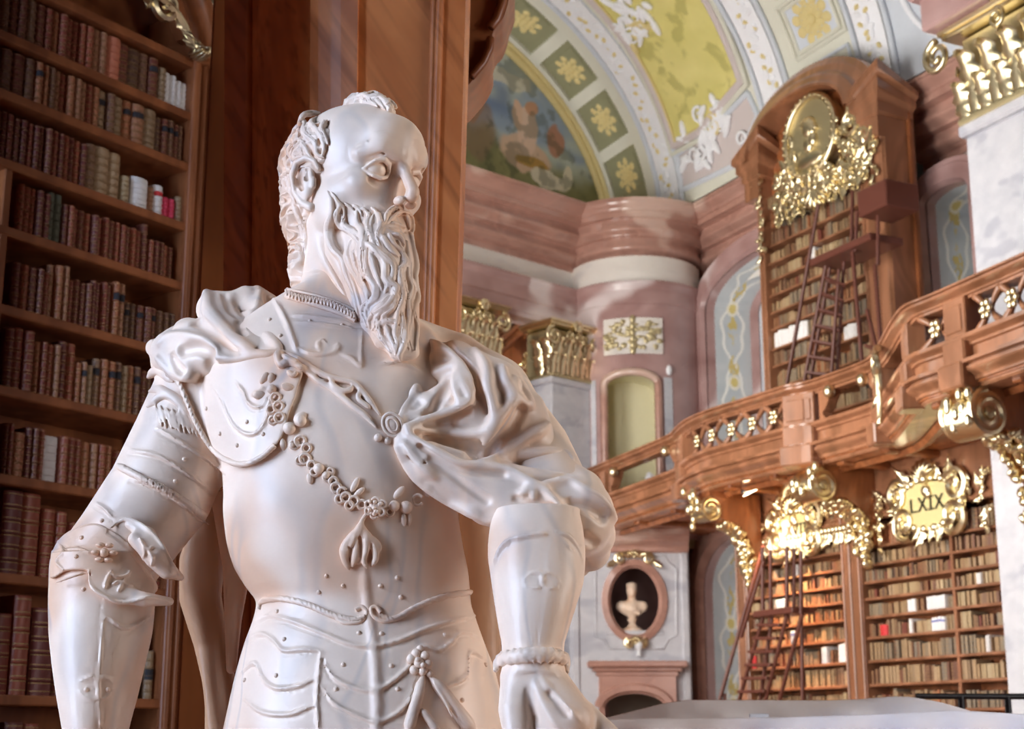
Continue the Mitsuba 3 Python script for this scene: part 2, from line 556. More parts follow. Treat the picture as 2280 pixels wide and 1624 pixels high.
def _fresco(p, n, uv):
    w = fbm(p.x * 1.6, p.y * 1.6, p.z * 1.6, 3)
    c = mix(lin(196, 188, 112), lin(216, 206, 136), fbm(p.x * 2.4 + w * 2, p.y * 2.4, p.z * 2.4, 3))
    return mix(c, lin(166, 160, 92), smoothstep(.54, .68, fbm(p.x * 3.6 + w * 3, p.y * 3.6 + 4, p.z * 2.0, 3)) * .65)


def _arabesque(p, n, uv):
    """Grey-blue panels with painted ribbon work: two wavy bands and rosettes along the panel (uv in metres)."""
    x, z = uv.x, uv.y
    c = mix(lin(176, 184, 188), lin(196, 200, 202), fbm(x * 5, z * 5, 1.0, 2))
    wav = .13 + .07 * dr.sin(z * 5.2) + .03 * dr.sin(z * 13)
    band = 1 - smoothstep(.018, .034, dr.abs(dr.abs(x) - wav))
    c = mix(c, lin(226, 226, 220), band)
    gold = (1 - smoothstep(.035, .055, dr.abs(x) + .05 * dr.sin(z * 9))) * smoothstep(.4, .55, fbm(x * 22, z * 11, 4.0, 2))
    c = mix(c, lin(196, 178, 112), gold)
    d = dr.sqrt(dr.square(x) + dr.square((z - dr.floor(z / 1.3) * 1.3 - .65) * .8))
    return mix(mix(c, lin(226, 222, 206), (1 - smoothstep(.10, .12, d)) * .9), lin(206, 190, 120), 1 - smoothstep(.055, .075, d))


painted('marble', _marble, .40, .42, clearcoat=.16, clearcoat_gloss=.9)
painted('marble_tan', lambda p, n, uv: mix(lin(196, 156, 122), lin(166, 122, 90), fbm(p.x * 6, p.y * 6, p.z * 3, 3)), .45, .4)  # browner copy of the marble: shade behind the arms mixed into its colour
painted('red_marble', _redmarble, .16, .6)
painted('mauve_marble', _mauvemarble, .22, .5)
painted('grey_marble', _greymarble, .28, .5)
painted('pale_marble', _palemarble, .35, .45)
painted('wood', _wood, .19, .6)
painted('wood_dark', _wood_dark, .34, .45)
painted('wood_burr', _wood_mat, .38, .45)
painted('mural', _mural, .7, .2)
painted('fresco', _fresco, .7, .2)
painted('arabesque', _arabesque, .55, .3)
plain('plaster', (206, 206, 192), .7, .2)
plain('plaster_olive', (138, 138, 108), .7, .2)
plain('plaster_blue', (196, 202, 210), .7, .2)
plain('plaster_mauve', (196, 186, 184), .7, .2)
plain('stucco', (226, 228, 232), .6, .3)
plain('gold', (232, 217, 178), .30, .5, metallic=1.0)
plain('gold_matt', (196, 182, 142), .42, .5, metallic=.8)
plain('gold_paint', (206, 190, 134), .55, .3)
plain('ladder_wood', (92, 52, 42), .35, .4)
plain('black_metal', (30, 30, 34), .4, .5)
plain('linen', (236, 230, 228), .85, .15)
plain('chamber_stone', (132, 122, 112), .8, .2)
plain('floor_stone', (150, 110, 88), .35, .4)
plain('ivory', (206, 200, 168), .7, .2)
plain('white_metal', (216, 218, 222), .4, .5)
plain('ink', (40, 34, 24), .7, .1)

# ------------------------------------------------------------------ the hall: two walls that meet behind a round corner pier
U1 = np.array([-0.44001938, 0.89798828, 0.0])           # along the right wall, going away
U2 = np.array([0.74061689, 0.67192755, 0.0])            # along the end wall, towards the corner
N1 = np.array([-U1[1], U1[0], 0.0])                     # out of the right wall
N2 = np.array([U2[1], -U2[0], 0.0])                     # out of the end wall
CORNER = np.array([2.78296867, 28.11625651, 0.0])


class Frame:
    """Wall coordinates: along, out, up."""
    def __init__(self, o, a, b):
        self.o, self.a, self.b = np.asarray(o, float), np.asarray(a, float), np.asarray(b, float)
        self.flip = np.cross(self.a, self.b)[2] < 0

    def __call__(self, P):
        P = np.asarray(P, float)
        return self.o + P[..., :1] * self.a + P[..., 1:2] * self.b + P[..., 2:3] * np.array([0, 0, 1.0])

    def mesh(self, vf):
        v, f = (vf.vertices, vf.faces) if hasattr(vf, 'vertices') else vf
        f = np.asarray(f)
        return self(np.asarray(v)), (f[:, ::-1] if self.flip else f)

    def see(self, u, v, out=0.0):
        """(along, up) of what the survey sheet shows at (u, v) on the plane this far out."""
        n = np.cross(self.a, [0, 0, 1.0])
        d = at(u, v, 1.0) - np.array([0, 0, EYE])
        t = ((self.o + out * self.b - np.array([0, 0, EYE])) @ n) / (d @ n)
        q = np.array([0, 0, EYE]) + d * t
        w = q - self.o - out * self.b
        return float(w @ self.a), float(q[2])

    def level(self, u, v, z):
        d = at(u, v, 1.0) - np.array([0, 0, EYE])
        q = d * ((z - EYE) / d[2]) - self.o
        m = np.linalg.solve(np.stack([self.a, self.b], 1)[:2], q[:2])
        return float(m[0]), float(m[1])


RW = Frame(CORNER, -U1, N1)
EW = Frame(CORNER, -U2, N2)
WORLD = Frame([0, 0, 0], [1, 0, 0], [0, 1, 0])
_BOXF = np.array([[0, 2, 3], [0, 3, 1], [4, 5, 7], [4, 7, 6], [0, 1, 5], [0, 5, 4], [2, 6, 7], [2, 7, 3], [0, 4, 6], [0, 6, 2], [1, 3, 7], [1, 7, 5]])


def box(a0, a1, b0, b1, z0, z1):
    v = np.array([[a, b, z] for a in (a0, a1) for b in (b0, b1) for z in (z0, z1)], float)
    return v, _BOXF[:, ::-1]


def bevel(a0, a1, b0, b1, z0, z1, c=.01):
    """A box with chamfered edges."""
    v = []
    for a, sa in ((a0, 1), (a1, -1)):
        for b, sb in ((b0, 1), (b1, -1)):
            for z, sz in ((z0, 1), (z1, -1)):
                v += [(a, b + sb * c, z + sz * c), (a + sa * c, b, z + sz * c), (a + sa * c, b + sb * c, z)]
    h = trimesh.convex.convex_hull(np.array(v))
    return h.vertices, h.faces


def sweep(path, prof, up=(0, 0, 1), closed_prof=False, closed_path=False, side=1):
    """Profile rows (out, up) carried along a path (n x 3) in wall coordinates; out is square to the path, to its right seen from above when side = 1."""
    p, q = np.asarray(path, float), np.asarray(prof, float)
    t = (np.roll(p, -1, 0) - np.roll(p, 1, 0)) if closed_path else np.gradient(p, axis=0)
    t /= np.linalg.norm(t, axis=1, keepdims=True) + 1e-12
    up = np.asarray(up, float)
    o = np.cross(t, up) * side
    o /= np.linalg.norm(o, axis=1, keepdims=True) + 1e-12
    if not closed_path:                                   # mitres
        for i in range(1, len(p) - 1):
            a = np.cross(p[i] - p[i - 1], up) * side
            a /= np.linalg.norm(a) + 1e-12
            o[i] /= max(.35, abs(o[i] @ a))
    w = np.cross(o, t) * side
    v = p[:, None] + q[None, :, :1] * o[:, None] + q[None, :, 1:2] * w[:, None]
    n, m = len(p), len(q)
    I, J = np.meshgrid(np.arange(n if closed_path else n - 1), np.arange(m if closed_prof else m - 1), indexing='ij')
    I2, J2 = (I + 1) % n, (J + 1) % m
    f = np.stack([I * m + J, I2 * m + J, I2 * m + J2, I * m + J2], -1).reshape(-1, 4)
    f = np.vstack([f[:, [0, 1, 2]], f[:, [0, 2, 3]]])
    return v.reshape(-1, 3), f


def slab(poly, b0, b1):
    """A shapely polygon in (along, up) as a slab from b0 to b1 out."""
    ms = []
    for g in getattr(poly, 'geoms', [poly]):
        m = trimesh.creation.extrude_polygon(g, b1 - b0, engine='earcut')
        v = m.vertices
        ms.append((np.stack([v[:, 0], v[:, 2] + b0, v[:, 1]], 1), m.faces[:, ::-1]))
    return join(ms)


def grid_uv(fn, us, vs):
    """A surface fn(u, v) -> points over a grid, as (vertices, quads)."""
    U, V = np.meshgrid(us, vs, indexing='ij')
    P = fn(U.ravel(), V.ravel())
    n, m = len(us), len(vs)
    I, J = np.meshgrid(np.arange(n - 1), np.arange(m - 1), indexing='ij')
    f = np.stack([I * m + J, (I + 1) * m + J, (I + 1) * m + J + 1, I * m + J + 1], -1).reshape(-1, 4)
    return P, f


def lathe(prof, n=40, a0=0.0, a1=2 * np.pi):
    r = np.asarray(prof, float)
    a = np.linspace(a0, a1, n)
    return grid_uv(lambda u, v: np.stack([np.interp(v, np.arange(len(r)), r[:, 0]) * np.cos(u), np.interp(v, np.arange(len(r)), r[:, 0]) * np.sin(u), np.interp(v, np.arange(len(r)), r[:, 1])], -1), a, np.arange(len(r)))


def rnd_prof(rows, n=5):
    """A moulding profile: rows (out, up) with straight runs, and rows (out, up, 'c') curving towards the next row."""
    out = []
    for i, r in enumerate(rows):
        out.append(r[:2])
        if len(r) > 2 and i + 1 < len(rows):
            a, b = np.array(r[:2], float), np.array(rows[i + 1][:2], float)
            for t in np.linspace(0, 1, n + 2)[1:-1]:
                if r[2] == 'c':                           # cyma
                    s = t * t * (3 - 2 * t)
                    out.append((a[0] + (b[0] - a[0]) * s, a[1] + (b[1] - a[1]) * t))
                elif r[2] == 'o':                         # ovolo: bulging
                    out.append((a[0] + (b[0] - a[0]) * math.sin(t * math.pi / 2), a[1] + (b[1] - a[1]) * (1 - math.cos(t * math.pi / 2))))
                else:                                     # torus
                    out.append((a[0] + (b[0] - a[0]) * t + .5 * abs(b[1] - a[1]) * math.sin(t * math.pi), a[1] + (b[1] - a[1]) * t))
    return out


# floor and the far ends that the photograph does not look at
whole(struct('floor'), box(-16, 22, -9, 40, -.2, 0), 'floor_stone')

# the windows' frames, glazing bars and the bits of wall that hold them
for _i, (_o, _t, _w, _h, _p, _c) in enumerate(WINDOWS):
    _m = np.array(T().look_at(origin=list(_o), target=list(_t), up=[0, 0, 1]).matrix, float)
    _fr = [box(-_w - .12, _w + .12, e * (_h + .06) - .06, e * (_h + .06) + .06, -.06, .08) for e in (-1, 1)] + [box(e * (_w + .06) - .06, e * (_w + .06) + .06, -_h, _h, -.06, .08) for e in (-1, 1)]
    _fr += [box(-.025, .025, -_h, _h, .02, .05)] + [box(-_w, _w, z - .02, z + .02, .02, .05) for z in np.linspace(-_h, _h, 6)[1:-1]]
    _wl = [box(e * (_w + .5) - .38, e * (_w + .5) + .38, -_h - .8, _h + .8, -.4, .0) for e in (-1, 1)] + [box(-_w - .12, _w + .12, e * (_h + .46) - .34, e * (_h + .46) + .34, -.4, .0) for e in (-1, 1)]
    for _n, _b, _ms in (('frame', 'wood', _fr), ('surround', 'plaster', _wl)):
        _v, _f = join(_ms)
        part(f'window_{_i + 1}', _n, (_v @ _m[:3, :3].T + _m[:3, 3], _f), _b, smooth=False)

# ---- right wall with its window bays and niche
from shapely.geometry import Polygon, box as rect
from shapely.affinity import translate


def arched(a0, a1, z0, zs, rise):
    """Opening outline: straight to zs, then a segmental or round head of this rise."""
    c, w = (a0 + a1) / 2, (a1 - a0) / 2
    ph = np.linspace(0, math.pi, 25)
    return [(a0, z0), (a1, z0)] + [(c + w * math.cos(t), zs + rise * math.sin(t)) for t in ph]


WN = .9                                                 # the wall's face
bays = [('upper', 3.02, 6.20, 5.2, 8.80, .62), ('upper', 8.58, 9.42, 5.2, 8.9, .15), ('lower', 2.72, 4.45, 0, 4.10, .75)]
holes = [Polygon(arched(a, b, z0, zs, r)) for _, a, b, z0, zs, r in bays]
wall = rect(-.5, 0, 24, 9.24)
for h in holes:
    wall = wall.difference(h)
wr = struct('wall_right')
whole(wr, RW.mesh(slab(wall, WN - .12, WN)), 'mauve_marble')
for (nm, a, b, z0, zs, r), h in zip(bays, holes):
    o = np.array(arched(a, b, z0, zs, r))
    run = np.vstack([o[1:2], o[2:], o[:1]])                # up the near side, over the head, down the far side
    path = np.stack([run[:, 0], np.full(len(run), 0.0), run[:, 1]], 1)
    # frame round the opening
    up = (0, 1, 0)
    pf = [(0, WN + .02), (-.05, WN + .09), (-.26, WN + .09), (-.30, WN + .05), (-.36, WN + .05), (-.38, WN)] if nm == 'upper' else [(0, WN + .02), (-.05, WN + .16), (-.2, WN + .16), (-.25, WN + .1), (-.42, WN + .1), (-.46, WN)]
    part(wr, 'window_frame' if nm == 'upper' else 'niche_frame', RW.mesh(sweep(path, pf, up, side=1)), 'mauve_marble' if nm == 'upper' else 'red_marble', smooth=40)
    # splayed jambs and soffit with painted ornament
    dep = .95
    d = np.r_[0, np.cumsum(np.linalg.norm(np.diff(run, axis=0), axis=1))]
    c = np.array([(a + b) / 2, (z0 + zs) / 2])

    def reveal(e0, e1, out0, out1, bs, nme, uvs=False):
        n = len(run)
        v = np.vstack([np.stack([run[:, 0] + (c[0] - run[:, 0]) * e, np.full(n, WN + oo), np.where(run[:, 1] > z0 + .01, run[:, 1] - e * .35, run[:, 1])], 1) for e, oo in ((e0, out0), (e1, out1))])
        i = np.arange(n - 1)
        f = np.stack([i, i + 1, i + 1 + n, i + n], 1)
        k = part(wr, nme, None, bs, dict_=mikit.ply(RW.mesh((v, np.vstack([f[:, [0, 1, 2]], f[:, [0, 2, 3]]]))), bs, smooth=False, uv=np.stack([np.r_[np.full(n, -.33), np.full(n, .33)], np.r_[d, d]], 1)))
    reveal(0, .02, .0, -.14, 'mauve_marble', 'jamb')
    reveal(.02, .10, -.14, -.78, 'arabesque', 'painted_jamb')
    reveal(.10, .24, -.78, -.80, 'mauve_marble', 'inner_frame')
    back = [(x, z) for x, z in zip(run[:, 0] + (c[0] - run[:, 0]) * .2, run[:, 1] - .05)]
    v = np.array([(x, z) for x, z in back])
    part(wr, 'back_panel', RW.mesh(slab(Polygon(v), WN - .95, WN - .82)), 'plaster_blue')
    part(wr, 'panel_ornament', None, 'arabesque', dict_=mikit.ply(RW.mesh(grid_uv(lambda u, w: np.stack([u, np.full(u.shape, WN - .80), w], -1), np.array([c[0] - .33, c[0] + .33]), np.array([z0 + .5, zs - .2]))), 'arabesque', uv=np.array([(-.33, z0), (-.33, zs), (.33, z0), (.33, zs)])))

# ---- entablature: cornice in red marble over a pale frieze
cor = rnd_prof([(-.1, 0), (.05, 0), (.05, .10), (.10, .115), (.10, .125, 'o'), (.20, .20), (.20, .24), (.16, .25), (.16, .36), (.24, .365), (.24, .38, 'c'), (.34, .48), (.34, .52), (.30, .53), (.30, .66), (.42, .665), (.42, .76), (.44, .765), (.44, .78, 'c'), (.54, .92), (.56, .93), (.56, .98), (0, 1.02)])
cor = [(.56 - (.56 - x) * 1.5, z) for x, z in cor]
fri = [(-.24, 0), (-.24, .46)]
arc = rnd_prof([(-.35, 0), (0, 0), (0, .2), (.04, .22), (.04, .44, 'c'), (.10, .56), (.10, .60), (0, .62)])


def entab(F, holder, runs, z0, w, front=.0, arch=False):
    for (a0, a1) in runs:
        st = [[a0, w, 0], [a1, w, 0]] if F is RW else [[a1, w, 0], [a0, w, 0]]
        s = -1 if F is RW else 1
        p = np.array(st, float)
        for nm, pr, bs, dz in (('cornice', cor, 'red_marble', .40), ('frieze', fri, 'pale_marble', 0)) + ((('architrave', arc, 'mauve_marble', -.62),) if arch else ()):
            q = p.copy()
            q[:, 2] = z0 + dz
            m = sweep(q, [(x, y) for x, y in pr], side=s)
            part(holder, nm, F.mesh(m), bs, smooth=24)


entab(RW, wr, [(1.0, 5.0), (8.1, 10.0)], 9.23, WN - .2)
entab(RW, wr, [(12.3, 20)], 9.23, WN - .2)

# ---- end wall: lunette painting above the cornice, portal between pilasters below
we = struct('wall_end')
EN = 1.02
op = Polygon([(3.72, 0), (5.02, 0), (5.02, 8.52), (3.72, 8.52)])
ewall = rect(1.0, 0, 14, 9.22).difference(op).difference(Polygon([(5.9, 0), (9.5, 0), (9.5, 8.5), (5.9, 8.5)]))
whole(we, EW.mesh(slab(ewall, EN - .4, EN)), 'mauve_marble')
entab(EW, we, [(.6, 14)], 9.22, EN + .02, arch=True)

VT, VZ, VA, VB = 6.43, 10.66, 5.17, 3.72                  # the vault: centre along the end wall, springing, half-span, rise


def vault(s, ph, lift=0.0):
    """Points of the vault at distance s from the end wall and angle ph from the springing; lift: metres proud of the surface."""
    s, ph = np.broadcast_arrays(np.asarray(s, float), np.asarray(ph, float))
    nx, nz = math.cos(0) * np.cos(ph) / VA, np.sin(ph) / VB
    L = np.sqrt(nx ** 2 + nz ** 2)
    t = VT - VA * np.cos(ph) + lift * nx / L
    z = VZ + VB * np.sin(ph) - lift * nz / L
    return CORNER - s[..., None] * U1 - t[..., None] * U2 + np.stack([0 * z, 0 * z, z], -1)


def vshell(s0, s1, p0, p1, lift, ns=2, npn=24):
    """A raised field of the vault with its edges."""
    ss, pp = np.linspace(s0, s1, ns), np.linspace(p0, p1, npn)
    v, f = grid_uv(lambda a, b: vault(a, b, lift), ss, pp)
    if lift <= .004:
        return v, f
    e = [(v, f)]
    for a in ((ss, np.full(ns, p0)), (ss, np.full(ns, p1)), (np.full(npn, s0), pp), (np.full(npn, s1), pp)):
        top, low = vault(a[0], a[1], lift), vault(a[0], a[1], 0)
        n = len(top)
        i = np.arange(n - 1)
        e.append((np.vstack([top, low]), np.stack([i, i + 1, i + 1 + n, i + n], 1)))
    return join(e)


ce = struct('ceiling')
whole(ce, vshell(-.05, 15.0, 0, 2.75, 0, 40, 60), 'plaster', smooth=True)
lun = np.array([(VT - VA * math.cos(p), VZ + VB * math.sin(p)) for p in np.linspace(0, math.pi, 60)])
lm = slab(Polygon(lun), -.35, -.02)
part(we, 'lunette_wall', EW.mesh(lm), 'plaster')
g = np.array([(t, VZ + k * (z - VZ)) for t, z in lun for k in (0, .33, .66, 1)])
gv = np.stack([g[:, 0], np.full(len(g), 0.0), g[:, 1]], 1)
i, j = np.meshgrid(np.arange(len(lun) - 1), np.arange(3), indexing='ij')
gf = np.stack([i * 4 + j, (i + 1) * 4 + j, (i + 1) * 4 + j + 1, i * 4 + j + 1], -1).reshape(-1, 4)
key = part(we, 'lunette_painting', None, 'mural', dict_=mikit.ply(EW.mesh((gv, gf)), 'mural', uv=np.stack([g[:, 0], g[:, 1] - 11.45], 1)), label='faded lunette painting of pale figures below a cloudy sky')
# gilt arch round the lunette
part(ce, 'gilt_arch', tube(vault(.06, np.linspace(0, 2.6, 50), .06), .09, 8), 'gold_paint', smooth=True)
part(ce, 'gilt_arch', tube(vault(.20, np.linspace(0, 2.6, 50), .03), .05, 8), 'gold_paint', smooth=True)


def rosette(c, R, r, petals=8):
    """A carved flower lying in the plane of R's first two axes."""
    ms = [ball(c, [r * .22, r * .22, r * .16], R, 1)]
    for q, (rr, w, n) in enumerate(((.42, .16, petals), (.78, .22, petals))):
        for a in np.arange(n) * 2 * math.pi / n + q * math.pi / n:
            R2 = R @ np.array([[math.cos(a), -math.sin(a), 0], [math.sin(a), math.cos(a), 0], [0, 0, 1]])
            ms.append(ball(c + R2[:, 0] * r * rr, [r * .24, r * w, r * .10], R2, 1))
    return join(ms)


def vframe(s, ph):
    c = vault(s, ph, .02)
    a = (vault(s + .01, ph) - vault(s - .01, ph))
    b = (vault(s, ph + .002) - vault(s, ph - .002))
    a, b = a / np.linalg.norm(a), b / np.linalg.norm(b)
    n = np.cross(a, b)
    n = n if n[2] < 0 else -n
    return c, np.stack([a, np.cross(n, a), n], 1)


def vsee(u, v):
    """(s, angle) of the vault point that the survey sheet shows at (u, v)."""
    S, P_ = np.meshgrid(np.linspace(-.2, 12, 245), np.linspace(0, 2.2, 331), indexing='ij')
    a, b, _ = sheet(vault(S, P_))
    k = np.argmin((a - u) ** 2 + (b - v) ** 2)
    return float(S.ravel()[k]), float(P_.ravel()[k])


# coffered arch next to the lunette
ph_c = [vsee(u, v)[1] for u, v in ((1375, 405), (1325, 283), (1255, 170), (1165, 50))]
ph_c += [ph_c[-1] + (ph_c[-1] - ph_c[-2]) * k for k in (1, 2, 3, 4)]
dph = np.gradient(ph_c)
part(ce, 'coffer_band', vshell(.32, 1.72, 0, 2.6, .004, 2, 50), 'plaster_olive', smooth=True)
part(ce, 'coffer_border', vshell(.30, .42, 0, 2.6, .07, 2, 50), 'plaster', smooth=40)
part(ce, 'coffer_border', vshell(1.52, 1.86, 0, 2.6, .07, 2, 50), 'plaster', smooth=40)
for k, (p, dp) in enumerate(zip(ph_c, dph)):
    part(ce, 'coffer_bar', vshell(.42, 1.52, p + dp * .40, p + dp * .60, .07, 2, 3), 'plaster', smooth=40)
    q = part(ce, 'coffer', vshell(.56, 1.38, p - dp * .28, p + dp * .28, .02, 2, 4), 'plaster_olive', smooth=40)
    c, R = vframe(.97, p)
    part(q, 'rosette', rosette(c, R, .33), 'gold_paint', smooth=True)


def garland_rib(s):
    """A broad rib with mouldings and a painted garland of gilt buds."""
    rb = part(ce, 'vault_rib', vshell(s - .28, s + .28, 0, 2.6, .06, 2, 60), 'stucco', smooth=40)
    for o in (-.36, .36):
        part(rb, 'rib_moulding', tube(vault(s + o, np.linspace(0, 2.6, 60), .04), .05, 6), 'plaster_blue', smooth=True)
    rr = np.random.default_rng(int(s * 100))
    bm, lf = [], []
    for p in np.arange(.02, 2.3, .035):
        for k in range(2):
            c, R = vframe(s + rr.uniform(-.16, .16), p + rr.uniform(-.012, .012))
            (bm if k == 0 else lf).append(ball(c - R[:, 2] * -.05, [.055, .035, .03] if k == 0 else [.085, .05, .03], R @ Rotation.from_rotvec([0, 0, rr.uniform(0, 6)]).as_matrix(), 1))
    part(rb, 'gilt_bud', join(bm), 'gold_paint', smooth=True, kind='stuff')
    part(rb, 'stucco_leaf', join(lf), 'stucco', smooth=True, kind='stuff')


for s in (2.2, 5.46, 7.82):
    garland_rib(s)


def on_vault(pts):
    return [vsee(u, v) for u, v in pts]


def vpoly(poly, lift, name, bs, holder):
    """A field of the vault inside an outline given in (s, angle), proud by lift."""
    p = Polygon(poly)
    m = trimesh.creation.extrude_polygon(p, .001, engine='earcut')
    top = trimesh.Trimesh(m.vertices, m.faces)
    top.update_faces(top.face_normals[:, 2] > .5)
    v, f = np.asarray(top.vertices)[:, :2] * [1, 4.0], np.asarray(top.faces)
    v, f = trimesh.remesh.subdivide_to_size(np.c_[v, np.zeros(len(v))], f, .35)
    return part(holder, name, (vault(v[:, 0], v[:, 1] / 4.0, lift), f), bs, smooth=True)


def vline(poly, r, lift, name, bs, holder, closed=True):
    p = np.asarray(poly, float)
    if closed:
        p = np.vstack([p, p[:1]])
    d = np.vstack([np.linspace(p[i], p[i + 1], 14, endpoint=False) for i in range(len(p) - 1)] + [p[-1:]])
    return part(holder, name, tube(vault(d[:, 0], d[:, 1], lift), r, 7, closed=False), bs, smooth=True)


# the bay with the yellow painted field
part(ce, 'bay_field', vshell(2.62, 5.05, 0, 2.5, .012, 2, 50), 'plaster', smooth=True)
fld = on_vault([(1398, 96), (1503, 325), (1560, 292), (1583, 262), (1652, 182), (1580, 5)])
fld += [(fld[-1][0], fld[-1][1] + .25), (fld[0][0], fld[0][1] + .30)]
pf = vpoly(fld, .03, 'painted_field', 'fresco', ce)
labels[pf] = {'label': 'yellow-green painted field of the vault'}
vline(fld, .07, .05, 'field_frame', 'plaster_mauve', pf)
cx = np.mean(fld, axis=0)
vline([(cx + (np.array(q) - cx) * 1.10) for q in fld], .05, .05, 'field_frame', 'plaster', pf)
vline([(cx + (np.array(q) - cx) * .95) for q in fld], .03, .05, 'field_frame', 'gold_paint', pf)
f2 = [(fld[0][0] - .1, fld[0][1] + .36), (fld[0][0] + .9, fld[0][1] + .36), (fld[0][0] + 1.0, fld[0][1] + .9), (fld[0][0] - .1, fld[0][1] + .9)]
# stucco scrolls
def vornament(holder, centre, spread, n, bs, seed, name='stucco_figure', size=.16):
    rr = np.random.default_rng(seed)
    s, p = vsee(*centre)
    ms = []
    for k in range(n):
        c, R = vframe(s + rr.normal() * spread[0], p + rr.normal() * spread[1])
        R = R @ Rotation.from_rotvec([0, 0, rr.uniform(0, 6)]).as_matrix()
        if k % 3 == 0:
            t = np.linspace(0, 1, 22)
            a = t * 2 * math.pi * 1.3
            rad = size * (1 - .8 * t)
            ms.append(tube(c + (R @ np.stack([np.cos(a) * rad, np.sin(a) * rad, .05 + 0 * a])).T, .035 * (1 - .5 * t), 6))
        else:
            ms.append(ball(c + R[:, 2] * .04, [size * rr.uniform(.7, 1.3), size * .4, .06], R, 1))
    return part(holder, name, join(ms), bs, smooth=True, kind='stuff')


low = on_vault([(1510, 345), (1520, 425), (1640, 370), (1690, 260), (1665, 205), (1590, 285)])
pl_ = vpoly(low, .02, 'lower_field', 'plaster_mauve', ce)
vline(low, .05, .03, 'field_frame', 'plaster_blue', pl_)
vornament(pl_, (1598, 275), (.30, .05), 26, 'stucco', 3)
vornament(pl_, (1560, 340), (.22, .04), 10, 'stucco', 4)
vornament(pl_, (1595, 262), (.05, .02), 3, 'gold_paint', 5)
vornament(ce, (1420, 40), (.30, .06), 26, 'stucco', 6)
vornament(ce, (1425, 60), (.2, .04), 6, 'gold_paint', 7)
up2 = on_vault([(1345, 0), (1375, 55), (1400, 20), (1398, 2)])
vpoly(up2, .03, 'painted_field', 'fresco', ce)
# the bay with the square coffers
part(ce, 'bay_field', vshell(5.85, 7.45, 0, 2.5, .012, 2, 50), 'plaster', smooth=True)
for (u, v) in ((1808, 42),):
    s0, p0 = vsee(u, v)
    for k in range(3):
        p = p0 + .26 * k
        q = part(ce, 'square_coffer', vshell(s0 - .52, s0 + .52, p - .095, p + .095, .02, 2, 5), 'plaster_blue', smooth=40)
        for r in (.60, .50):
            vline([(s0 - r, p - r * .175), (s0 + r, p - r * .175), (s0 + r, p + r * .175), (s0 - r, p + r * .175)], .035, .03, 'coffer_frame', 'plaster', q)
        c, R = vframe(s0, p)
        part(q, 'rosette', rosette(c, R, .40, 10), 'gold_paint', smooth=True)
    q = vline([(s0 - .55, .02), (s0 + .55, .02), (s0 + .55, p0 - .16), (s0 - .55, p0 - .16)], .03, .03, 'field_frame', 'plaster_blue', ce)
part(ce, 'bay_field', vshell(8.2, 12.0, 0, 2.5, .012, 2, 50), 'plaster_blue', smooth=True)
a = np.linspace(0, 2 * math.pi, 40)
s0, p0 = vsee(2030, 20)
part(ce, 'oval_frame', tube(vault(s0 + .9 + 1.0 * np.cos(a), p0 + .1 + .28 * np.sin(a), .03), .05, 6), 'stucco', smooth=True)

# ---- the round pier in the corner
PC = np.array([2.15, 25.72, 0.0])
pier = Frame(PC, [0, -1, 0], [1, 0, 0])                   # lathe angle 0 faces the camera side


def around(prof, holder, name, bs, a0=-1.75, a1=1.75, n=60, smooth=40):
    v, f = lathe(prof, n, a0, a1)
    return part(holder, name, pier.mesh((v, np.vstack([f[:, [0, 1, 2]], f[:, [0, 2, 3]]]))), bs, smooth=smooth)


pk = struct('trim_1', 'round pier of mauve marble in the corner of the hall')
whole(pk, pier.mesh(lathe([(1.16, 5.0), (1.16, 8.55)], 60, -1.75, 1.75)), 'mauve_marble', smooth=True)
around([(1.16 + x * .5, 9.62 + z) for x, z in cor], pk, 'cornice', 'red_marble', smooth=24)
around([(1.13, 9.22), (1.13, 9.66)], pk, 'frieze', 'pale_marble')
around([(1.16 + x * .7, 8.60 + z) for x, z in arc if x >= 0], pk, 'architrave', 'mauve_marble')

# ------------------------------------------------------------------ the marble statue
YS = 2.66                                               # depth of its trunk


def zrow(v, y=YS):
    return at(1140, v, y)[2]


def band(v, u0, u1, depth, y=YS):
    """A loft row at sheet height v from u0 to u1, half-thick in depth (metres)."""
    a, b = at(u0, v, y), at(u1, v, y)
    return (a[2], (a[0] + b[0]) / 2, y, (b[0] - a[0]) / 2, depth)


def st_chain(pts, k=0.0, mode='u'):
    """pts rows: u, v, depth y, radius in sheet units."""
    return chain([at(u, v, y) for u, v, y, r in pts], [r * MM for *_, r in pts], k, mode)


trunk = [loft([band(630, 690, 800, .06), band(672, 618, 850, .085), band(710, 560, 920, .105), band(760, 500, 985, .125), band(830, 470, 1020, .150), band(900, 468, 1035, .168),
               band(980, 480, 1035, .182), band(1060, 500, 1026, .188), band(1130, 502, 1020, .186), band(1200, 507, 1028, .180), band(1260, 522, 1040, .172),
               band(1310, 550, 1046, .163), band(1345, 573, 1049, .156), band(1385, 566, 1062, .160), band(1430, 550, 1078, .172), band(1500, 530, 1104, .186),
               band(1580, 512, 1122, .198), band(1680, 492, 1140, .205), band(1800, 480, 1150, .2)], power=2.25)]
shoulders = [st_chain([(415, 800, 2.70, 84), (560, 760, 2.70, 80), (720, 730, 2.69, 60)], .03),
             st_chain([(900, 760, 2.70, 60), (1010, 815, 2.69, 80), (1085, 880, 2.68, 92)], .03)]
arm_r = [st_chain([(448, 860, 2.68, 104), (404, 990, 2.67, 117), (358, 1095, 2.655, 120), (282, 1200, 2.64, 112), (226, 1265, 2.63, 104)], .02),
         loft([band(1250, 118, 330, .085, 2.62), band(1330, 112, 342, .092, 2.61), band(1400, 113, 337, .094, 2.60), band(1470, 119, 322, .088, 2.59), band(1540, 128, 306, .080, 2.58),
               band(1624, 142, 284, .070, 2.57), band(1720, 155, 265, .060, 2.56)], .015)]
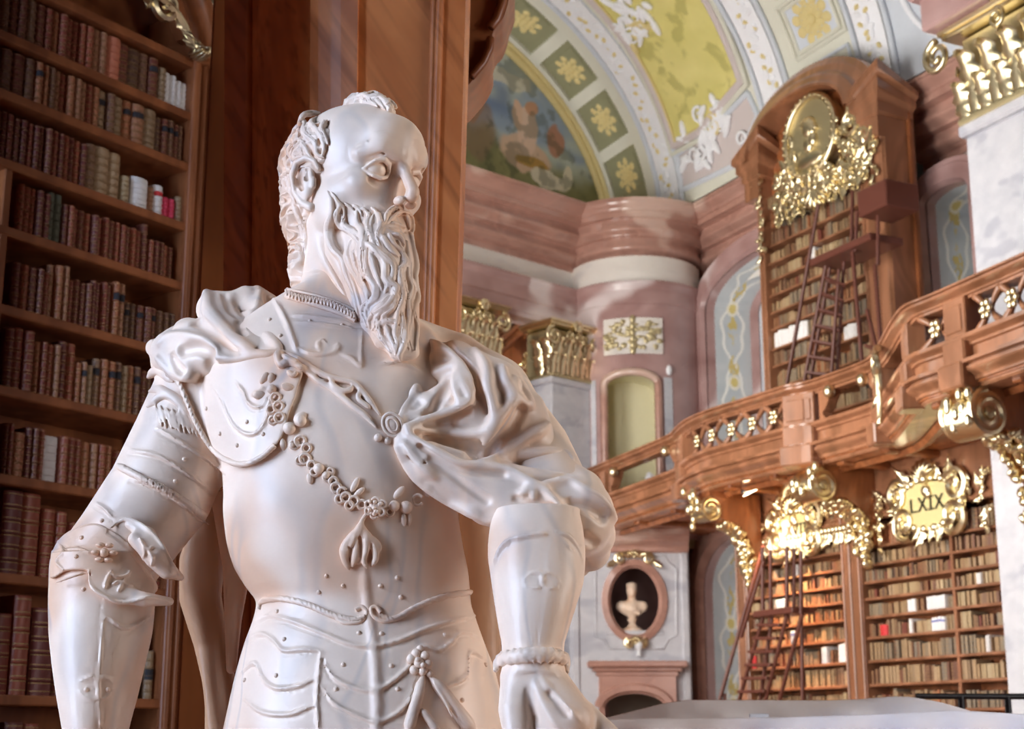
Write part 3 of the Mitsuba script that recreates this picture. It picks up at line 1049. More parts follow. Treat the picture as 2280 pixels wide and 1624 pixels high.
arm_l = [st_chain([(1090, 890, 2.67, 95), (1180, 1010, 2.64, 95), (1225, 1130, 2.58, 104)], .03),
         loft([band(1135, 1105, 1292, .072, 2.50), band(1180, 1090, 1298, .080, 2.49), band(1230, 1086, 1303, .084, 2.48), band(1290, 1093, 1300, .084, 2.465), band(1350, 1102, 1283, .078, 2.45),
               band(1410, 1112, 1264, .068, 2.44), band(1460, 1122, 1250, .058, 2.43), band(1500, 1125, 1250, .05, 2.42)], .02, power=2.2)]

# the head: its own frame (x across the face, y out of the face, z up), turned and bowed, a little over life size
HS, TURN, NOD, TILT = 1.27, math.radians(48), math.radians(3), math.radians(0)
_hx = np.array([math.cos(TURN), math.sin(TURN), 0.0])
_hy = np.array([math.sin(TURN), -math.cos(TURN), 0.0])
_hz = np.array([0, 0, 1.0])
_hy, _hz = _hy * math.cos(NOD) - _hz * math.sin(NOD), _hz * math.cos(NOD) + _hy * math.sin(NOD)
_hx, _hz = _hx * math.cos(TILT) + _hz * math.sin(TILT), _hz * math.cos(TILT) - _hx * math.sin(TILT)
HR = np.stack([_hx, _hy, _hz], 1).astype(np.float32)
HO = at(793, 409, 2.66)


def hp(*p):
    x, y, z = p
    return HO + HS * (HR @ np.array([x, y, z * 1.16 if z < 0 else z]))


def hell(c, r, k=0.0, mode='u'):
    return ell(hp(*c), np.asarray(r) * HS, HR, k * HS, mode)


def hch(pts, rad, k=0.0, mode='u'):
    return chain([hp(*p) for p in pts], np.broadcast_to(np.asarray(rad, float), (len(pts),)) * HS, k * HS, mode)


skull = [hell((0, -.018, .034), (.077, .097, .086)), hell((0, .024, .022), (.069, .070, .086), .02), hell((0, .030, -.045), (.058, .062, .060), .03),
         hell((0, .055, -.080), (.040, .040, .034), .03)]
for sx in (-1, 1):
    skull += [hell((sx * .047, .058, -.022), (.020, .022, .018), .018), hell((sx * .060, .012, -.045), (.016, .030, .034), .02),
              hch([(sx * .054, .066, .016), (sx * .036, .088, .023), (sx * .014, .096, .017)], [.0095, .0115, .0105], .009),          # brow
              hell((sx * .033, .096, -.003), (.021, .022, .015), .014, 's'),                                                        # socket
              hell((sx * .0160, .099, -.001), (.0085, .017, .013), .007, 's')]
skull += [hell((0, .085, .045), (.045, .025, .035), .03),
          hch([(0, .096, .016), (0, .106, -.008), (0, .121, -.030)], [.0085, .0082, .0088], .008),                                  # nose
          hell((0, .1185, -.0365), (.0088, .0108, .0085), .006)]
for sx in (-1, 1):
    skull += [hell((sx * .0115, .1060, -.0420), (.0062, .0105, .0068), .005), hell((sx * .007, .112, -.050), (.0040, .0055, .005), .003, 's'),
              hch([(sx * .021, .0985, -.036), (sx * .0185, .100, -.047)], [.003, .0022], .003, 's'),
              hell((sx * .0325, .0752, -.0035), (.0158, .0150, .0148), .001),                                                        # eyeball
              hch([(sx * .0515, .0735, -.0055), (sx * .044, .0885, .0045), (sx * .033, .0945, .0075), (sx * .0225, .0930, .0035), (sx * .0165, .0875, -.0055)], [.0022, .0034, .0038, .0034, .0024], .0025),
              hch([(sx * .0500, .0735, -.0075), (sx * .043, .0845, -.0145), (sx * .033, .0895, -.0165), (sx * .0225, .0890, -.0125), (sx * .0165, .0865, -.0065)], [.002, .003, .0032, .0026, .002], .0025),
              hch([(sx * .050, .0800, .0075), (sx * .041, .0950, .0150), (sx * .030, .0985, .0165), (sx * .020, .0985, .0120)], .0020, .003, 's'),   # fold over the lid
              hch([(sx * .046, .0800, -.0200), (sx * .034, .0890, -.0245), (sx * .024, .0930, -.0210)], .0026, .005, 's'),
              hch([(sx * .0390, .0900, .0015), (sx * .0345, .0930, .0015), (sx * .0300, .0920, .0005), (sx * .0285, .0925, -.0050), (sx * .0330, .0920, -.0085), (sx * .0380, .0895, -.0055), (sx * .0395, .0895, .0010)], .0008, .0006, 's')]
for i in range(9):                                      # bristles of the near brow
    t = i / 8
    skull.append(hch([(-.014 - .034 * t, .1055 - .022 * t ** 1.4, .017 + .010 * math.sin(t * 2.6)), (-.019 - .036 * t, .106 - .026 * t ** 1.4, .0255 + .010 * math.sin(t * 2.6))], [.0030, .0016], .0022))
skull += [hch([(x, .103 - abs(x) * .5, z) for x, z in ((-.028, z0), (-.01, z0 + .004), (.012, z0 + .003), (.03, z0))], .0011, .003, 's') for z0 in (.047, .060)]
# the ear that faces the hall's windows, and its fellow
for sx in (-1, 1):
    ez = lambda q: [(sx * a, b - .004, c - .010) for a, b, c in q]
    rim = [(.077, .010, .010), (.081, .006, .020), (.086, -.008, .027), (.0895, -.024, .022), (.090, -.032, .004), (.086, -.028, -.016), (.081, -.014, -.032), (.077, -.001, -.038)]
    skull += [hell((sx * .080, -.017, -.016), (.009, .018, .028), .004), hch(ez(rim), [.0040, .0046, .0050, .0052, .0050, .0048, .0062, .0066], .0022),
              hch(ez([(.088, -.016, .010), (.086, -.018, -.004), (.084, -.011, -.014)]), [.0058, .0085, .0050], .002, 's'),
              hch(ez([(.0855, -.006, .008), (.0855, -.003, -.002)]), [.0042, .0050], .002, 's'),
              hch(ez([(.080, .004, -.004), (.080, .004, -.012)]), [.0042, .0045], .003)]
neck = [st_chain([(742, 720, 2.68, 88), (744, 640, 2.67, 78), (752, 560, 2.66, 74), (770, 470, 2.655, 80)], .02),
        st_chain([(700, 500, 2.64, 14), (730, 590, 2.60, 12), (770, 660, 2.575, 10)], .02),
        st_chain([(700, 640, 2.64, 14), (664, 660, 2.66, 18)], .02)]

knight_base = trunk + shoulders + arm_r + arm_l


def edge(pts, r=4.2, lift=2.0):
    """The lip of an overlapping plate: a raised line with a groove under it."""
    low = [(p[0], p[1] + r * 1.8) for p in pts]
    return [(pts, r, r, lift, 4.0, 'u'), (low, r * .75, r * .75, .8, 1.5, 's')]


def locks(pts, r0, r1, lift=2.0, k=3.0, seed=0):
    """A lock of hair with its combed grooves."""
    c = np.asarray(pts, float)
    d = np.gradient(c, axis=0)
    nrm = np.stack([-d[:, 1], d[:, 0]], 1) / (np.linalg.norm(d, axis=1, keepdims=True) + 1e-9)
    out = [(c, r0, r1, lift, k, 'u')]
    w = np.linspace(r0, r1, len(c))[:, None]
    for s in (-.95, -.35, .3, .95):
        out.append((c + nrm * w * s, 1.25 if abs(s) > .5 else .75, .8, r0 * (.45 if abs(s) > .5 else .85) + lift, 1.6, 's'))
    return out


# ---- beard
beard_mass = [st_chain([(728, 432, 2.645, 12), (748, 466, 2.63, 20), (790, 498, 2.605, 28), (838, 512, 2.58, 34)], .01),
              st_chain([(850, 516, 2.585, 48), (848, 565, 2.575, 72), (862, 640, 2.568, 66), (872, 715, 2.55, 56), (890, 780, 2.515, 26)], .01),
              st_chain([(735, 455, 2.625, 14), (744, 505, 2.615, 24), (752, 560, 2.60, 30), (783, 630, 2.585, 24), (806, 700, 2.555, 18), (816, 728, 2.54, 10)], .012),
              st_chain([(780, 470, 2.61, 26), (800, 520, 2.60, 40), (812, 600, 2.585, 34), (830, 690, 2.56, 34), (850, 760, 2.525, 18)], .015),
              st_chain([(895, 500, 2.60, 24), (900, 560, 2.60, 28), (907, 650, 2.58, 26), (908, 740, 2.54, 22), (920, 785, 2.52, 14)], .015)]
_bl = [([(737, 449), (739, 474), (731, 503), (732, 533), (742, 556), (762, 577), (771, 612), (781, 636), (791, 671), (798, 708)], 12, 7),
       ([(757, 457), (749, 481), (757, 503), (781, 518), (798, 538), (806, 567), (808, 590)], 9, 5),
       ([(766, 478), (766, 503), (785, 516), (803, 528), (808, 548)], 8, 4),
       ([(781, 538), (774, 567), (784, 597), (798, 622), (811, 646), (818, 666)], 11, 5),
       ([(794, 471), (796, 498), (808, 518), (808, 558), (808, 587), (818, 617), (833, 636), (833, 661), (813, 678), (806, 695), (816, 727)], 10, 6),
       ([(811, 538), (838, 558), (867, 582), (875, 607), (868, 628), (858, 650)], 12, 6), ([(823, 474), (818, 503), (828, 533), (838, 548)], 8, 4),
       ([(843, 474), (848, 503), (840, 523), (848, 553), (877, 577)], 8, 4), ([(838, 562), (858, 587), (858, 617), (867, 631), (882, 641), (877, 661), (858, 683), (838, 695), (823, 710), (823, 730)], 11, 6),
       ([(872, 641), (882, 666), (872, 690), (853, 705), (856, 720)], 8, 4), ([(887, 538), (897, 567), (902, 587), (889, 602), (892, 631), (897, 661), (887, 695), (882, 725), (882, 757), (902, 774)], 10, 5),
       ([(914, 520), (919, 553), (926, 592), (923, 621), (930, 664), (921, 690), (928, 725), (927, 757), (924, 780)], 10, 6), ([(906, 538), (908, 580), (907, 612), (915, 641), (907, 671), (909, 705), (903, 745), (912, 777)], 9, 5),
       ([(848, 523), (858, 538), (872, 558), (887, 572)], 9, 5), ([(838, 745), (856, 764), (870, 786)], 7, 4), ([(882, 718), (862, 714), (843, 720), (828, 735)], 7, 4), ([(845, 700), (836, 722), (842, 748)], 6, 3),
       ([(797, 600), (806, 630), (818, 650), (816, 690)], 7, 4), ([(865, 660), (852, 676), (833, 690), (822, 716)], 8, 4), ([(893, 690), (898, 720), (894, 750), (884, 772)], 7, 4),
       ([(860, 725), (868, 750), (882, 780), (890, 800)], 9, 4), ([(905, 735), (900, 765), (890, 790), (893, 806)], 9, 4), ([(842, 718), (846, 740), (862, 768)], 8, 4), ([(878, 735), (884, 765), (880, 792)], 7, 3),
       ([(800, 545), (803, 575), (806, 605), (816, 645), (820, 690)], 10, 5), ([(822, 560), (832, 590), (842, 622), (850, 645)], 10, 5), ([(786, 560), (792, 590), (802, 615), (812, 636)], 8, 4)]
beard_lines = []
_rr = np.random.default_rng(2)
for p, a, b in _bl:
    beard_lines += locks(p, a, b)
for p, a, b in _bl[:16]:
    q = np.array(p, float) + [7 + 4 * _rr.random(), 10 * (_rr.random() - .5)]
    q = q[q[:, 0] < 926]
    if len(q) > 2:
        beard_lines += locks(q[1:] if len(q) > 4 else q, a * .6, b * .6, 1.0)[:3]
for p, a, b in [([(897, 468), (880, 462), (864, 473), (858, 492), (853, 500)], 8, 3.5), ([(893, 462), (874, 464), (862, 482)], 6, 3), ([(900, 472), (886, 474), (872, 486), (862, 497)], 6, 3),
                ([(902, 472), (914, 482), (920, 503), (917, 524)], 8, 4), ([(905, 478), (910, 494), (913, 512)], 5, 3),
                ([(878, 520), (893, 530), (900, 548)], 8, 4), ([(866, 520), (876, 540), (894, 560)], 7, 4)]:
    beard_lines += locks(p, a, b, 4.0)
beard_lines += [([(872, 497), (886, 500), (903, 507)], 6.5, 5, 3, 3, 'u'), ([(868, 508), (885, 513), (902, 517)], 4, 3, 0, 4, 's'),
                ([(806, 575), (815, 620), (828, 655), (822, 670)], 4.5, 3, 1, 3, 's'), ([(757, 560), (770, 585), (768, 575)], 3.5, 2, 1, 3, 's')]
for p in ([(729, 425), (736, 440), (744, 458)], [(738, 428), (750, 446), (757, 468)], [(748, 446), (764, 462), (768, 480)], [(768, 452), (784, 466), (792, 482)], [(785, 456), (800, 466), (806, 482)], [(803, 462), (815, 470), (821, 486)], [(826, 462), (836, 470), (842, 484)]):
    beard_lines += [(p, 5, 3, 1, 3, 'u')]

# ---- hair
hair_mass = [hell((0, -.052, .030), (.080, .076, .074)), hell((-.064, -.020, .034), (.022, .040, .044), .015), hell((.064, -.020, .034), (.022, .040, .044), .015),
             hell((0, -.070, -.030), (.066, .050, .070), .02), hell((0, -.058, -.105), (.058, .036, .060), .025),
             hch([(-.004, .062, .100), (-.004, .030, .116), (.0, -.01, .122)], [.010, .014, .016], .01)]
hair_lines = []
for p, a, b in [([(711, 251), (679, 255), (669, 269), (663, 296)], 9, 6), ([(727, 269), (716, 285), (724, 306), (731, 322)], 9, 5), ([(706, 261), (693, 275), (711, 296), (722, 328), (716, 349)], 9, 5),
                ([(679, 269), (677, 296), (700, 317), (706, 343), (722, 351)], 9, 5), ([(663, 306), (679, 328), (690, 349), (708, 366)], 8, 4), ([(653, 317), (644, 338), (654, 354), (669, 349), (686, 352)], 9, 5),
                ([(638, 349), (641, 373), (652, 386), (663, 372)], 8, 5), ([(642, 391), (646, 418), (655, 444), (665, 457)], 9, 6), ([(650, 449), (663, 478), (673, 502), (682, 531), (681, 555), (691, 585)], 9, 6),
                ([(679, 460), (685, 481), (693, 508), (692, 542), (696, 568)], 8, 5), ([(660, 280), (652, 305), (646, 330)], 8, 5), ([(668, 500), (676, 522), (674, 548)], 7, 5),
                ([(655, 400), (664, 425), (672, 450)], 8, 5), ([(791, 224), (809, 212), (828, 226), (841, 238)], 9, 5), ([(822, 213), (846, 217), (863, 233), (874, 252)], 9, 5), ([(808, 213), (838, 222), (858, 244)], 7, 4), ([(770, 230), (790, 218), (812, 214)], 7, 5)]:
    hair_lines += locks(p, a, b, 1.0)

# ---- the mantle over the sword arm's shoulder
cape_r_mass = [st_chain([(385, 785, 2.64, 52), (440, 790, 2.60, 56), (520, 800, 2.565, 42), (600, 803, 2.535, 22)], .015),
               st_chain([(480, 690, 2.70, 46), (500, 725, 2.63, 44), (560, 770, 2.56, 28), (612, 790, 2.535, 18)], .015),
               st_chain([(420, 745, 2.67, 40), (480, 760, 2.60, 36), (560, 780, 2.55, 24)], .012),
               st_chain([(520, 676, 2.69, 28), (548, 664, 2.70, 30), (572, 652, 2.70, 18), (604, 668, 2.70, 14)], .02), st_chain([(560, 680, 2.69, 30), (578, 715, 2.63, 24), (606, 765, 2.555, 16), (622, 788, 2.535, 12)], .015),
               st_chain([(345, 775, 2.68, 22), (372, 805, 2.62, 24), (420, 825, 2.58, 22)], .012)]
cape_r_lines = [([(618, 790), (580, 786), (544, 778), (505, 752), (478, 722), (456, 692)], 4, 9, 3, 8, 'u'), ([(606, 789), (556, 779), (519, 770), (490, 745), (462, 728), (440, 716)], 2, 13, 2, 8, 's'),
                ([(458, 650), (466, 690), (495, 725), (525, 752), (556, 772)], 12, 5, 4, 8, 'u'), ([(500, 655), (512, 690), (530, 705)], 4, 6, 1, 8, 's'), ([(534, 716), (533, 738), (540, 744)], 9, 8, 2, 4, 's'),
                ([(546, 701), (581, 738), (618, 772)], 5, 4, 3, 4, 'u'), ([(560, 701), (606, 750), (626, 780)], 5, 4, 4, 4, 'u'), ([(552, 706), (592, 750), (616, 776)], 3, 2, 2, 3, 's'), ([(580, 650), (570, 690), (550, 702)], 5, 4, 2, 5, 'u'),
                ([(352, 765), (372, 750), (408, 745), (445, 752), (472, 768), (484, 785)], 6, 5, 3, 8, 'u'), ([(473, 795), (469, 818), (478, 824)], 11, 10, 0, 5, 's'), ([(476, 822), (520, 812), (580, 800), (618, 793)], 6, 3, 1, 6, 's'),
                ([(482, 797), (532, 800), (580, 793), (618, 790)], 5, 4, 3, 4, 'u'), ([(350, 800), (385, 834), (440, 845), (510, 840), (565, 825), (618, 808)], 8, 5, 2, 8, 'u'), ([(384, 795), (396, 818), (404, 826)], 5, 8, 0, 8, 's'),
                ([(405, 780), (440, 776), (470, 790)], 14, 10, 4, 12, 's')]

# ---- the mantle swept over the other shoulder and arm
cape_l_mass = [st_chain([(940, 785, 2.62, 30), (1010, 822, 2.60, 66), (1085, 885, 2.59, 92), (1128, 960, 2.60, 88)], .015),
               st_chain([(1130, 860, 2.61, 44), (1158, 925, 2.60, 62), (1182, 1000, 2.59, 60)], .012), st_chain([(940, 1000, 2.54, 30), (1020, 1000, 2.56, 46), (1100, 1020, 2.57, 50)], .012),
               st_chain([(905, 952, 2.505, 22), (960, 915, 2.535, 44), (1030, 900, 2.555, 70), (1090, 950, 2.57, 74)], .02),
               st_chain([(900, 985, 2.495, 26), (960, 1030, 2.50, 44), (1060, 1080, 2.52, 62), (1170, 1120, 2.53, 78), (1275, 1150, 2.54, 92)], .02),
               st_chain([(1140, 1040, 2.58, 40), (1230, 1050, 2.58, 44), (1290, 1100, 2.57, 56), (1312, 1190, 2.585, 58)], .015),
               st_chain([(1190, 975, 2.60, 32), (1204, 1000, 2.60, 24)], .015),
               st_chain([(1085, 1125, 2.52, 44), (1170, 1140, 2.51, 42), (1245, 1145, 2.51, 36)], .012),
               st_chain([(1310, 1150, 2.62, 58), (1312, 1225, 2.63, 48), (1290, 1262, 2.64, 24)], .015)]
cape_l_lines = [([(893, 940), (896, 917), (930, 861), (965, 833), (1000, 818), (1018, 818), (1026, 838), (1035, 861), (1046, 880), (1042, 893), (1024, 905), (991, 918), (950, 932), (905, 950)], 9, 7, 6, 7, 'u'),
                ([(1000, 848), (985, 880), (968, 912), (950, 926)], 13, 7, 0, 7, 's'), ([(1006, 852), (1014, 884), (1000, 898)], 8, 7, 0, 6, 's'), ([(936, 900), (926, 908)], 5, 3, 0, 4, 's'),
                ([(1009, 838), (1014, 872), (1024, 892)], 5, 5, 5, 4, 'u'), ([(937, 754), (972, 768), (1005, 786), (1030, 812), (1050, 842), (1055, 868)], 8, 7, 4, 9, 'u'),
                ([(985, 752), (1019, 792), (1047, 824), (1062, 861), (1080, 889), (1092, 914)], 6, 11, 2, 9, 's'), ([(940, 775), (958, 800), (955, 830)], 5, 4, 2, 5, 'u'), ([(1058, 778), (1075, 798), (1085, 826), (1087, 861), (1097, 900), (1101, 934), (1089, 955), (1060, 966), (1000, 962), (942, 959), (910, 955)], 9, 8, 5, 9, 'u'),
                ([(930, 945), (991, 936), (1040, 915)], 6, 8, 0, 7, 's'), ([(1120, 815), (1129, 850), (1143, 884), (1131, 908), (1108, 941), (1085, 978), (1066, 1008)], 8, 7, 4, 8, 'u'), ([(1148, 842), (1145, 870), (1141, 898)], 7, 6, 2, 6, 'u'),
                ([(1160, 850), (1176, 882), (1184, 905)], 7, 6, 2, 7, 'u'), ([(1157, 889), (1166, 900)], 8, 7, 1, 5, 'u'), ([(1160, 915), (1150, 935), (1136, 958), (1117, 976), (1094, 1008)], 10, 15, 2, 10, 's'),
                ([(1222, 945), (1206, 957), (1176, 973), (1141, 999), (1106, 1022), (1075, 1028)], 9, 8, 4, 8, 'u'), ([(925, 971), (977, 985), (1024, 996), (1058, 1008), (1040, 1016), (980, 996)], 8, 14, -1, 8, 's'), ([(1070, 990), (1085, 975), (1060, 1012)], 8, 8, 0, 8, 's'),
                ([(913, 968), (945, 988), (977, 1006), (1024, 1030), (1071, 1036), (1129, 1044), (1170, 1064), (1205, 1084), (1231, 1108), (1246, 1128), (1254, 1153)], 7, 6, 5, 6, 'u'),
                ([(937, 993), (977, 1019), (1024, 1047), (1070, 1054), (1120, 1058)], 4, 5, 0, 7, 's'), ([(900, 990), (930, 1030), (965, 1062)], 5, 6, 0, 6, 'u'), ([(912, 1016), (928, 1028), (944, 1034)], 3, 3, -1, 6, 's'),
                ([(884, 1000), (905, 1035), (935, 1072), (980, 1105), (1035, 1135), (1080, 1158)], 9, 10, 3, 8, 'u'), ([(961, 1024), (1010, 1062), (1061, 1100), (1084, 1114)], 5, 6, 0, 6, 's'), ([(1160, 1098), (1184, 1090), (1188, 1108)], 5, 5, 3, 6, 'u'),
                ([(1137, 1019), (1190, 1010), (1254, 1007), (1275, 1018)], 8, 7, 3, 8, 'u'), ([(1190, 1071), (1231, 1066), (1264, 1058)], 6, 9, 0, 8, 's'), ([(1219, 1074), (1266, 1068), (1301, 1086), (1336, 1106), (1359, 1132), (1370, 1155)], 7, 6, 4, 7, 'u'),
                ([(1270, 1122), (1310, 1130), (1342, 1150)], 10, 12, 0, 10, 's'), ([(1090, 1160), (1150, 1168), (1215, 1166), (1246, 1164)], 6, 5, 3, 5, 'u'), ([(1300, 1195), (1324, 1212)], 10, 8, 0, 10, 's'),
                ([(1150, 1112), (1180, 1124), (1236, 1128)], 4, 4, 0, 5, 's')]

# ---- engraved and raised lines of the armour
armour_lines = []
for p in ([(651, 701), (720, 708), (798, 722)], [(565, 1388), (601, 1372), (662, 1388), (722, 1412), (783, 1436), (831, 1439), (884, 1428), (964, 1396), (1061, 1370)],
          [(549, 1424), (577, 1412), (605, 1424), (629, 1449), (674, 1447), (714, 1449)], [(718, 1457), (730, 1493), (762, 1521), (835, 1539), (904, 1493), (920, 1465), (944, 1441), (980, 1449), (1009, 1428), (1029, 1408), (1069, 1416)],
          [(532, 1501), (565, 1477), (585, 1513), (613, 1533), (662, 1529), (706, 1509)], [(718, 1529), (742, 1566), (795, 1594), (839, 1608), (884, 1590), (916, 1554), (924, 1513)],
          [(541, 1554), (581, 1586), (641, 1592), (702, 1570)], [(997, 1529), (1041, 1505), (1049, 1453), (1085, 1469)],
          [(349, 952), (430, 1002), (501, 1054)], [(283, 1003), (340, 1012), (395, 1039), (476, 1099)], [(286, 1064), (330, 1078), (379, 1105), (466, 1170)], [(212, 1120), (230, 1132), (250, 1152)],
          [(237, 1374), (283, 1399), (334, 1374)]):
    armour_lines += edge(p)
armour_lines += [([(656, 716), (720, 722), (803, 733)], 4, 4, 1, 3, 'u'), ([(608, 663), (630, 700), (647, 740), (661, 783)], 5.5, 5.5, 2, 2, 'u'), ([(666, 827), (660, 870), (647, 913)], 5.5, 4.5, 2, 2, 'u'),
                 ([(666, 776), (690, 786), (714, 790), (740, 786), (756, 774), (752, 764)], 6, 4, 1, 3, 'u'), ([(714, 784), (708, 766), (718, 756), (726, 764)], 3.5, 3, 1, 3, 'u'), ([(744, 786), (750, 768)], 3, 3, 1, 3, 'u'),
                 ([(762, 788), (785, 800), (803, 816), (804, 790)], 5, 4, 1, 4, 'u'), ([(849, 809), (880, 808), (912, 814), (941, 829)], 5, 4, 1, 3, 'u'), ([(806, 735), (804, 817)], 2.5, 2.5, 1, 4, 'u'),
                 ([(806, 1215), (812, 1280), (819, 1352), (831, 1432), (839, 1533), (839, 1630)], 2.5, 5, -1.5, 16, 'u'), ([(714, 1452), (706, 1553), (710, 1630)], 4, 4, 2, 4, 'u'), ([(704, 840), (716, 900), (722, 960)], 1.6, 1.2, 0, 2, 's'), ([(716, 842), (728, 910)], 1.4, 1, 0, 2, 's'),
                 ([(232, 1333), (226, 1430), (220, 1520), (224, 1630)], 2.6, 2.6, .5, 2, 'u'), ([(226, 1333), (220, 1430), (214, 1520), (218, 1630)], 1.8, 1.8, 0, 2, 's'),
                 ([(176, 1520), (196, 1510), (214, 1514), (214, 1556), (190, 1552), (176, 1538)], 3, 3, 1, 2, 'u'), ([(252, 1522), (240, 1512), (222, 1514), (222, 1556), (240, 1550), (252, 1536)], 3, 3, 1, 2, 'u'),
                 ([(1221, 1190), (1212, 1232), (1207, 1305), (1196, 1440)], 2.2, 2.2, .5, 2, 's'), ([(1137, 1200), (1114, 1221), (1100, 1255)], 6, 5, 2, 4, 'u'), ([(1137, 1200), (1180, 1192), (1217, 1187)], 6, 5, 2, 4, 'u'),
                 ([(1240, 1186), (1268, 1195), (1288, 1222), (1299, 1250)], 5, 4, 1, 4, 'u'), ([(1254, 1200), (1270, 1222), (1277, 1230)], 3, 2, 1, 3, 'u'),
                 ([(1165, 1296), (1180, 1279), (1204, 1276), (1204, 1306), (1176, 1308), (1165, 1296)], 2.6, 2.6, 1, 2, 'u'), ([(1245, 1296), (1230, 1281), (1212, 1278), (1212, 1306), (1236, 1308), (1245, 1296)], 2.6, 2.6, 1, 2, 'u')]


def bolder(items, a=1.2, b=4.5):
    return [(p, r0 * a, r1 * a, lift + b if m == 'u' else lift - 1.5, 19 if m == 'u' else 11, m) for p, r0, r1, lift, k, m in items]


def curly(amp, freq, seed=0):
    """Crinkles a surface like carved curls."""
    def fn(P, D):
        near = np.abs(D) < 0.03
        Q = P[near].astype(float)
        w = meshkit.noise(Q * freq * .6, seed + 5) * 6.0
        n = np.abs(meshkit.noise(np.stack([Q[:, 0] * freq + w, Q[:, 1] * freq + w * .7, Q[:, 2] * freq * .8], -1), seed) - .5) * 2
        D = D.copy()
        D[near] += (n * amp - amp * .5).astype(np.float32)
        return D
    o = Op(fn, [-9] * 3, [9] * 3, 0, 'x')
    return o


def on_base(base, uv, lift=0.0):
    q = touch(base, uv)
    d = q - np.array([0, 0, EYE])
    return q - d / np.linalg.norm(d, axis=1, keepdims=True) * lift * MM


def build_statue():
    st = thing('marble_statue', 'life-size white marble statue of a bearded, balding knight in armour and mantle', 'statue')
    M = 'marble'

    def put(name, ops, h, label=None, smooth=True, bsdf='marble', **k):
        return part(st, name, sculpt(ops, h, **k), bsdf, smooth=smooth, label=label)

    # body: head, neck, trunk, arms and hand
    hand = [st_chain([(1187, 1462, 2.435, 60), (1188, 1500, 2.43, 62), (1205, 1545, 2.42, 66), (1262, 1612, 2.40, 60)], .012)]
    for a, b, c, d, r in (((1300, 1592, 2.405), (1352, 1640, 2.40), (1392, 1690, 2.405), (1410, 1735, 2.42), 27), ((1272, 1618, 2.39), (1325, 1676, 2.385), (1362, 1735, 2.40), (1376, 1780, 2.42), 28),
                          ((1240, 1634, 2.385), (1285, 1695, 2.38), (1312, 1752, 2.395), (1320, 1795, 2.42), 27), ((1208, 1638, 2.39), (1242, 1694, 2.39), (1262, 1742, 2.405), (1268, 1775, 2.425), 23)):
        hand.append(st_chain([(*a, r), (*b, r * .95), (*c, r * .85), (*d, r * .62)], .004))
    hand.append(st_chain([(1160, 1520, 2.41, 42), (1146, 1580, 2.39, 33), (1152, 1640, 2.38, 27), (1172, 1690, 2.385, 19)], .012))
    base = knight_base + hand
    extra = armour_lines + [([(1205, 1510), (1240, 1560), (1285, 1600)], 7, 9, -2, 9, 'u'), ([(1190, 1515), (1212, 1570), (1245, 1625)], 6, 8, -2, 9, 'u'), ([(1224, 1545), (1262, 1590)], 6, 7, 0, 9, 's'), ([(1176, 1540), (1190, 1600)], 6, 8, 0, 9, 's')]
    lines = strokes(base, extra)
    bv, bf = sculpt(base + lines + [o for o in neck[:1]], .0034)
    face = skull + neck
    hv, hf = sculpt(face, .0017, hi=np.r_[np.max([o.hi for o in face if o.mode == 'u'], 0)], lo=np.r_[np.min([o.lo for o in face if o.mode == 'u'], 0)])
    part(st, 'body', join([(bv, bf), (hv, hf)]), M, smooth=True)
    # beard and hair
    bl = strokes(face + beard_mass, beard_lines)
    put('beard', beard_mass + bl, .0017, 'long wavy carved beard reaching the breastplate')
    hl = strokes(skull[:3] + hair_mass, hair_lines)
    put('hair', hair_mass + [curly(.013, 50)] + hl, .0018, 'short curled hair around a bald crown')
    # mantle
    put('mantle', cape_r_mass + strokes(cape_r_mass, bolder(cape_r_lines)), .0028, 'bunched mantle over the shoulder of the lowered sword arm')
    put('mantle', cape_l_mass + strokes(cape_l_mass, bolder(cape_l_lines)), .0028, 'mantle swept in deep folds from the brooch over the bent arm')
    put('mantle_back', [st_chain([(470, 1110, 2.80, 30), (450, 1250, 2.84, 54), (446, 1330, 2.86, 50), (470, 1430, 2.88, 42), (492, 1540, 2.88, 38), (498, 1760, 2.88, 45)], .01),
                        st_chain([(430, 1200, 2.80, 10), (424, 1300, 2.82, 14), (452, 1440, 2.85, 10), (476, 1640, 2.85, 10)], .02)], .005, 'brownish, shade-toned back fold of the mantle hanging behind the armoured arm', bsdf='marble_tan')
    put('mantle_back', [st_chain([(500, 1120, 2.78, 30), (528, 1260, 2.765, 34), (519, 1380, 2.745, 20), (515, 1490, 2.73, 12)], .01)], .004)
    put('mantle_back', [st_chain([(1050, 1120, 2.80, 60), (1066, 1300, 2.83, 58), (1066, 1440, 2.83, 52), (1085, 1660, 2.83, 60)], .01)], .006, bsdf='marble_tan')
    # shoulder plate with tabs
    pb = trunk + shoulders + arm_r
    po = [(372, 832), (396, 849), (420, 905), (440, 950), (470, 1000), (502, 1028), (540, 1038), (580, 1024), (612, 997), (634, 960), (646, 915), (662, 870), (664, 800), (500, 770), (400, 780)]
    pl = [plate(pb, po, 11, 5)]
    tabs = [([(522, 850), (541, 871), (549, 893), (566, 906), (586, 903), (595, 881)], 3, 3, 2, 3, 'u'), ([(468, 856), (490, 888), (507, 925), (524, 952), (551, 967), (574, 962), (594, 928), (600, 880)], 3.4, 3.4, 2, 3, 'u'),
            ([(470, 862), (492, 896), (508, 934), (526, 960), (551, 975), (577, 970)], 2.6, 2.6, 0, 3, 's'), ([(524, 858), (541, 880), (550, 902), (566, 914), (586, 911)], 2.4, 2.4, 0, 3, 's'), ([(560, 880), (575, 874), (588, 862)], 5, 3, 2, 3, 'u')]
    put('shoulder_plate', pl + strokes(pl, tabs), .003, 'shoulder plate with scalloped tabs and roped edge')
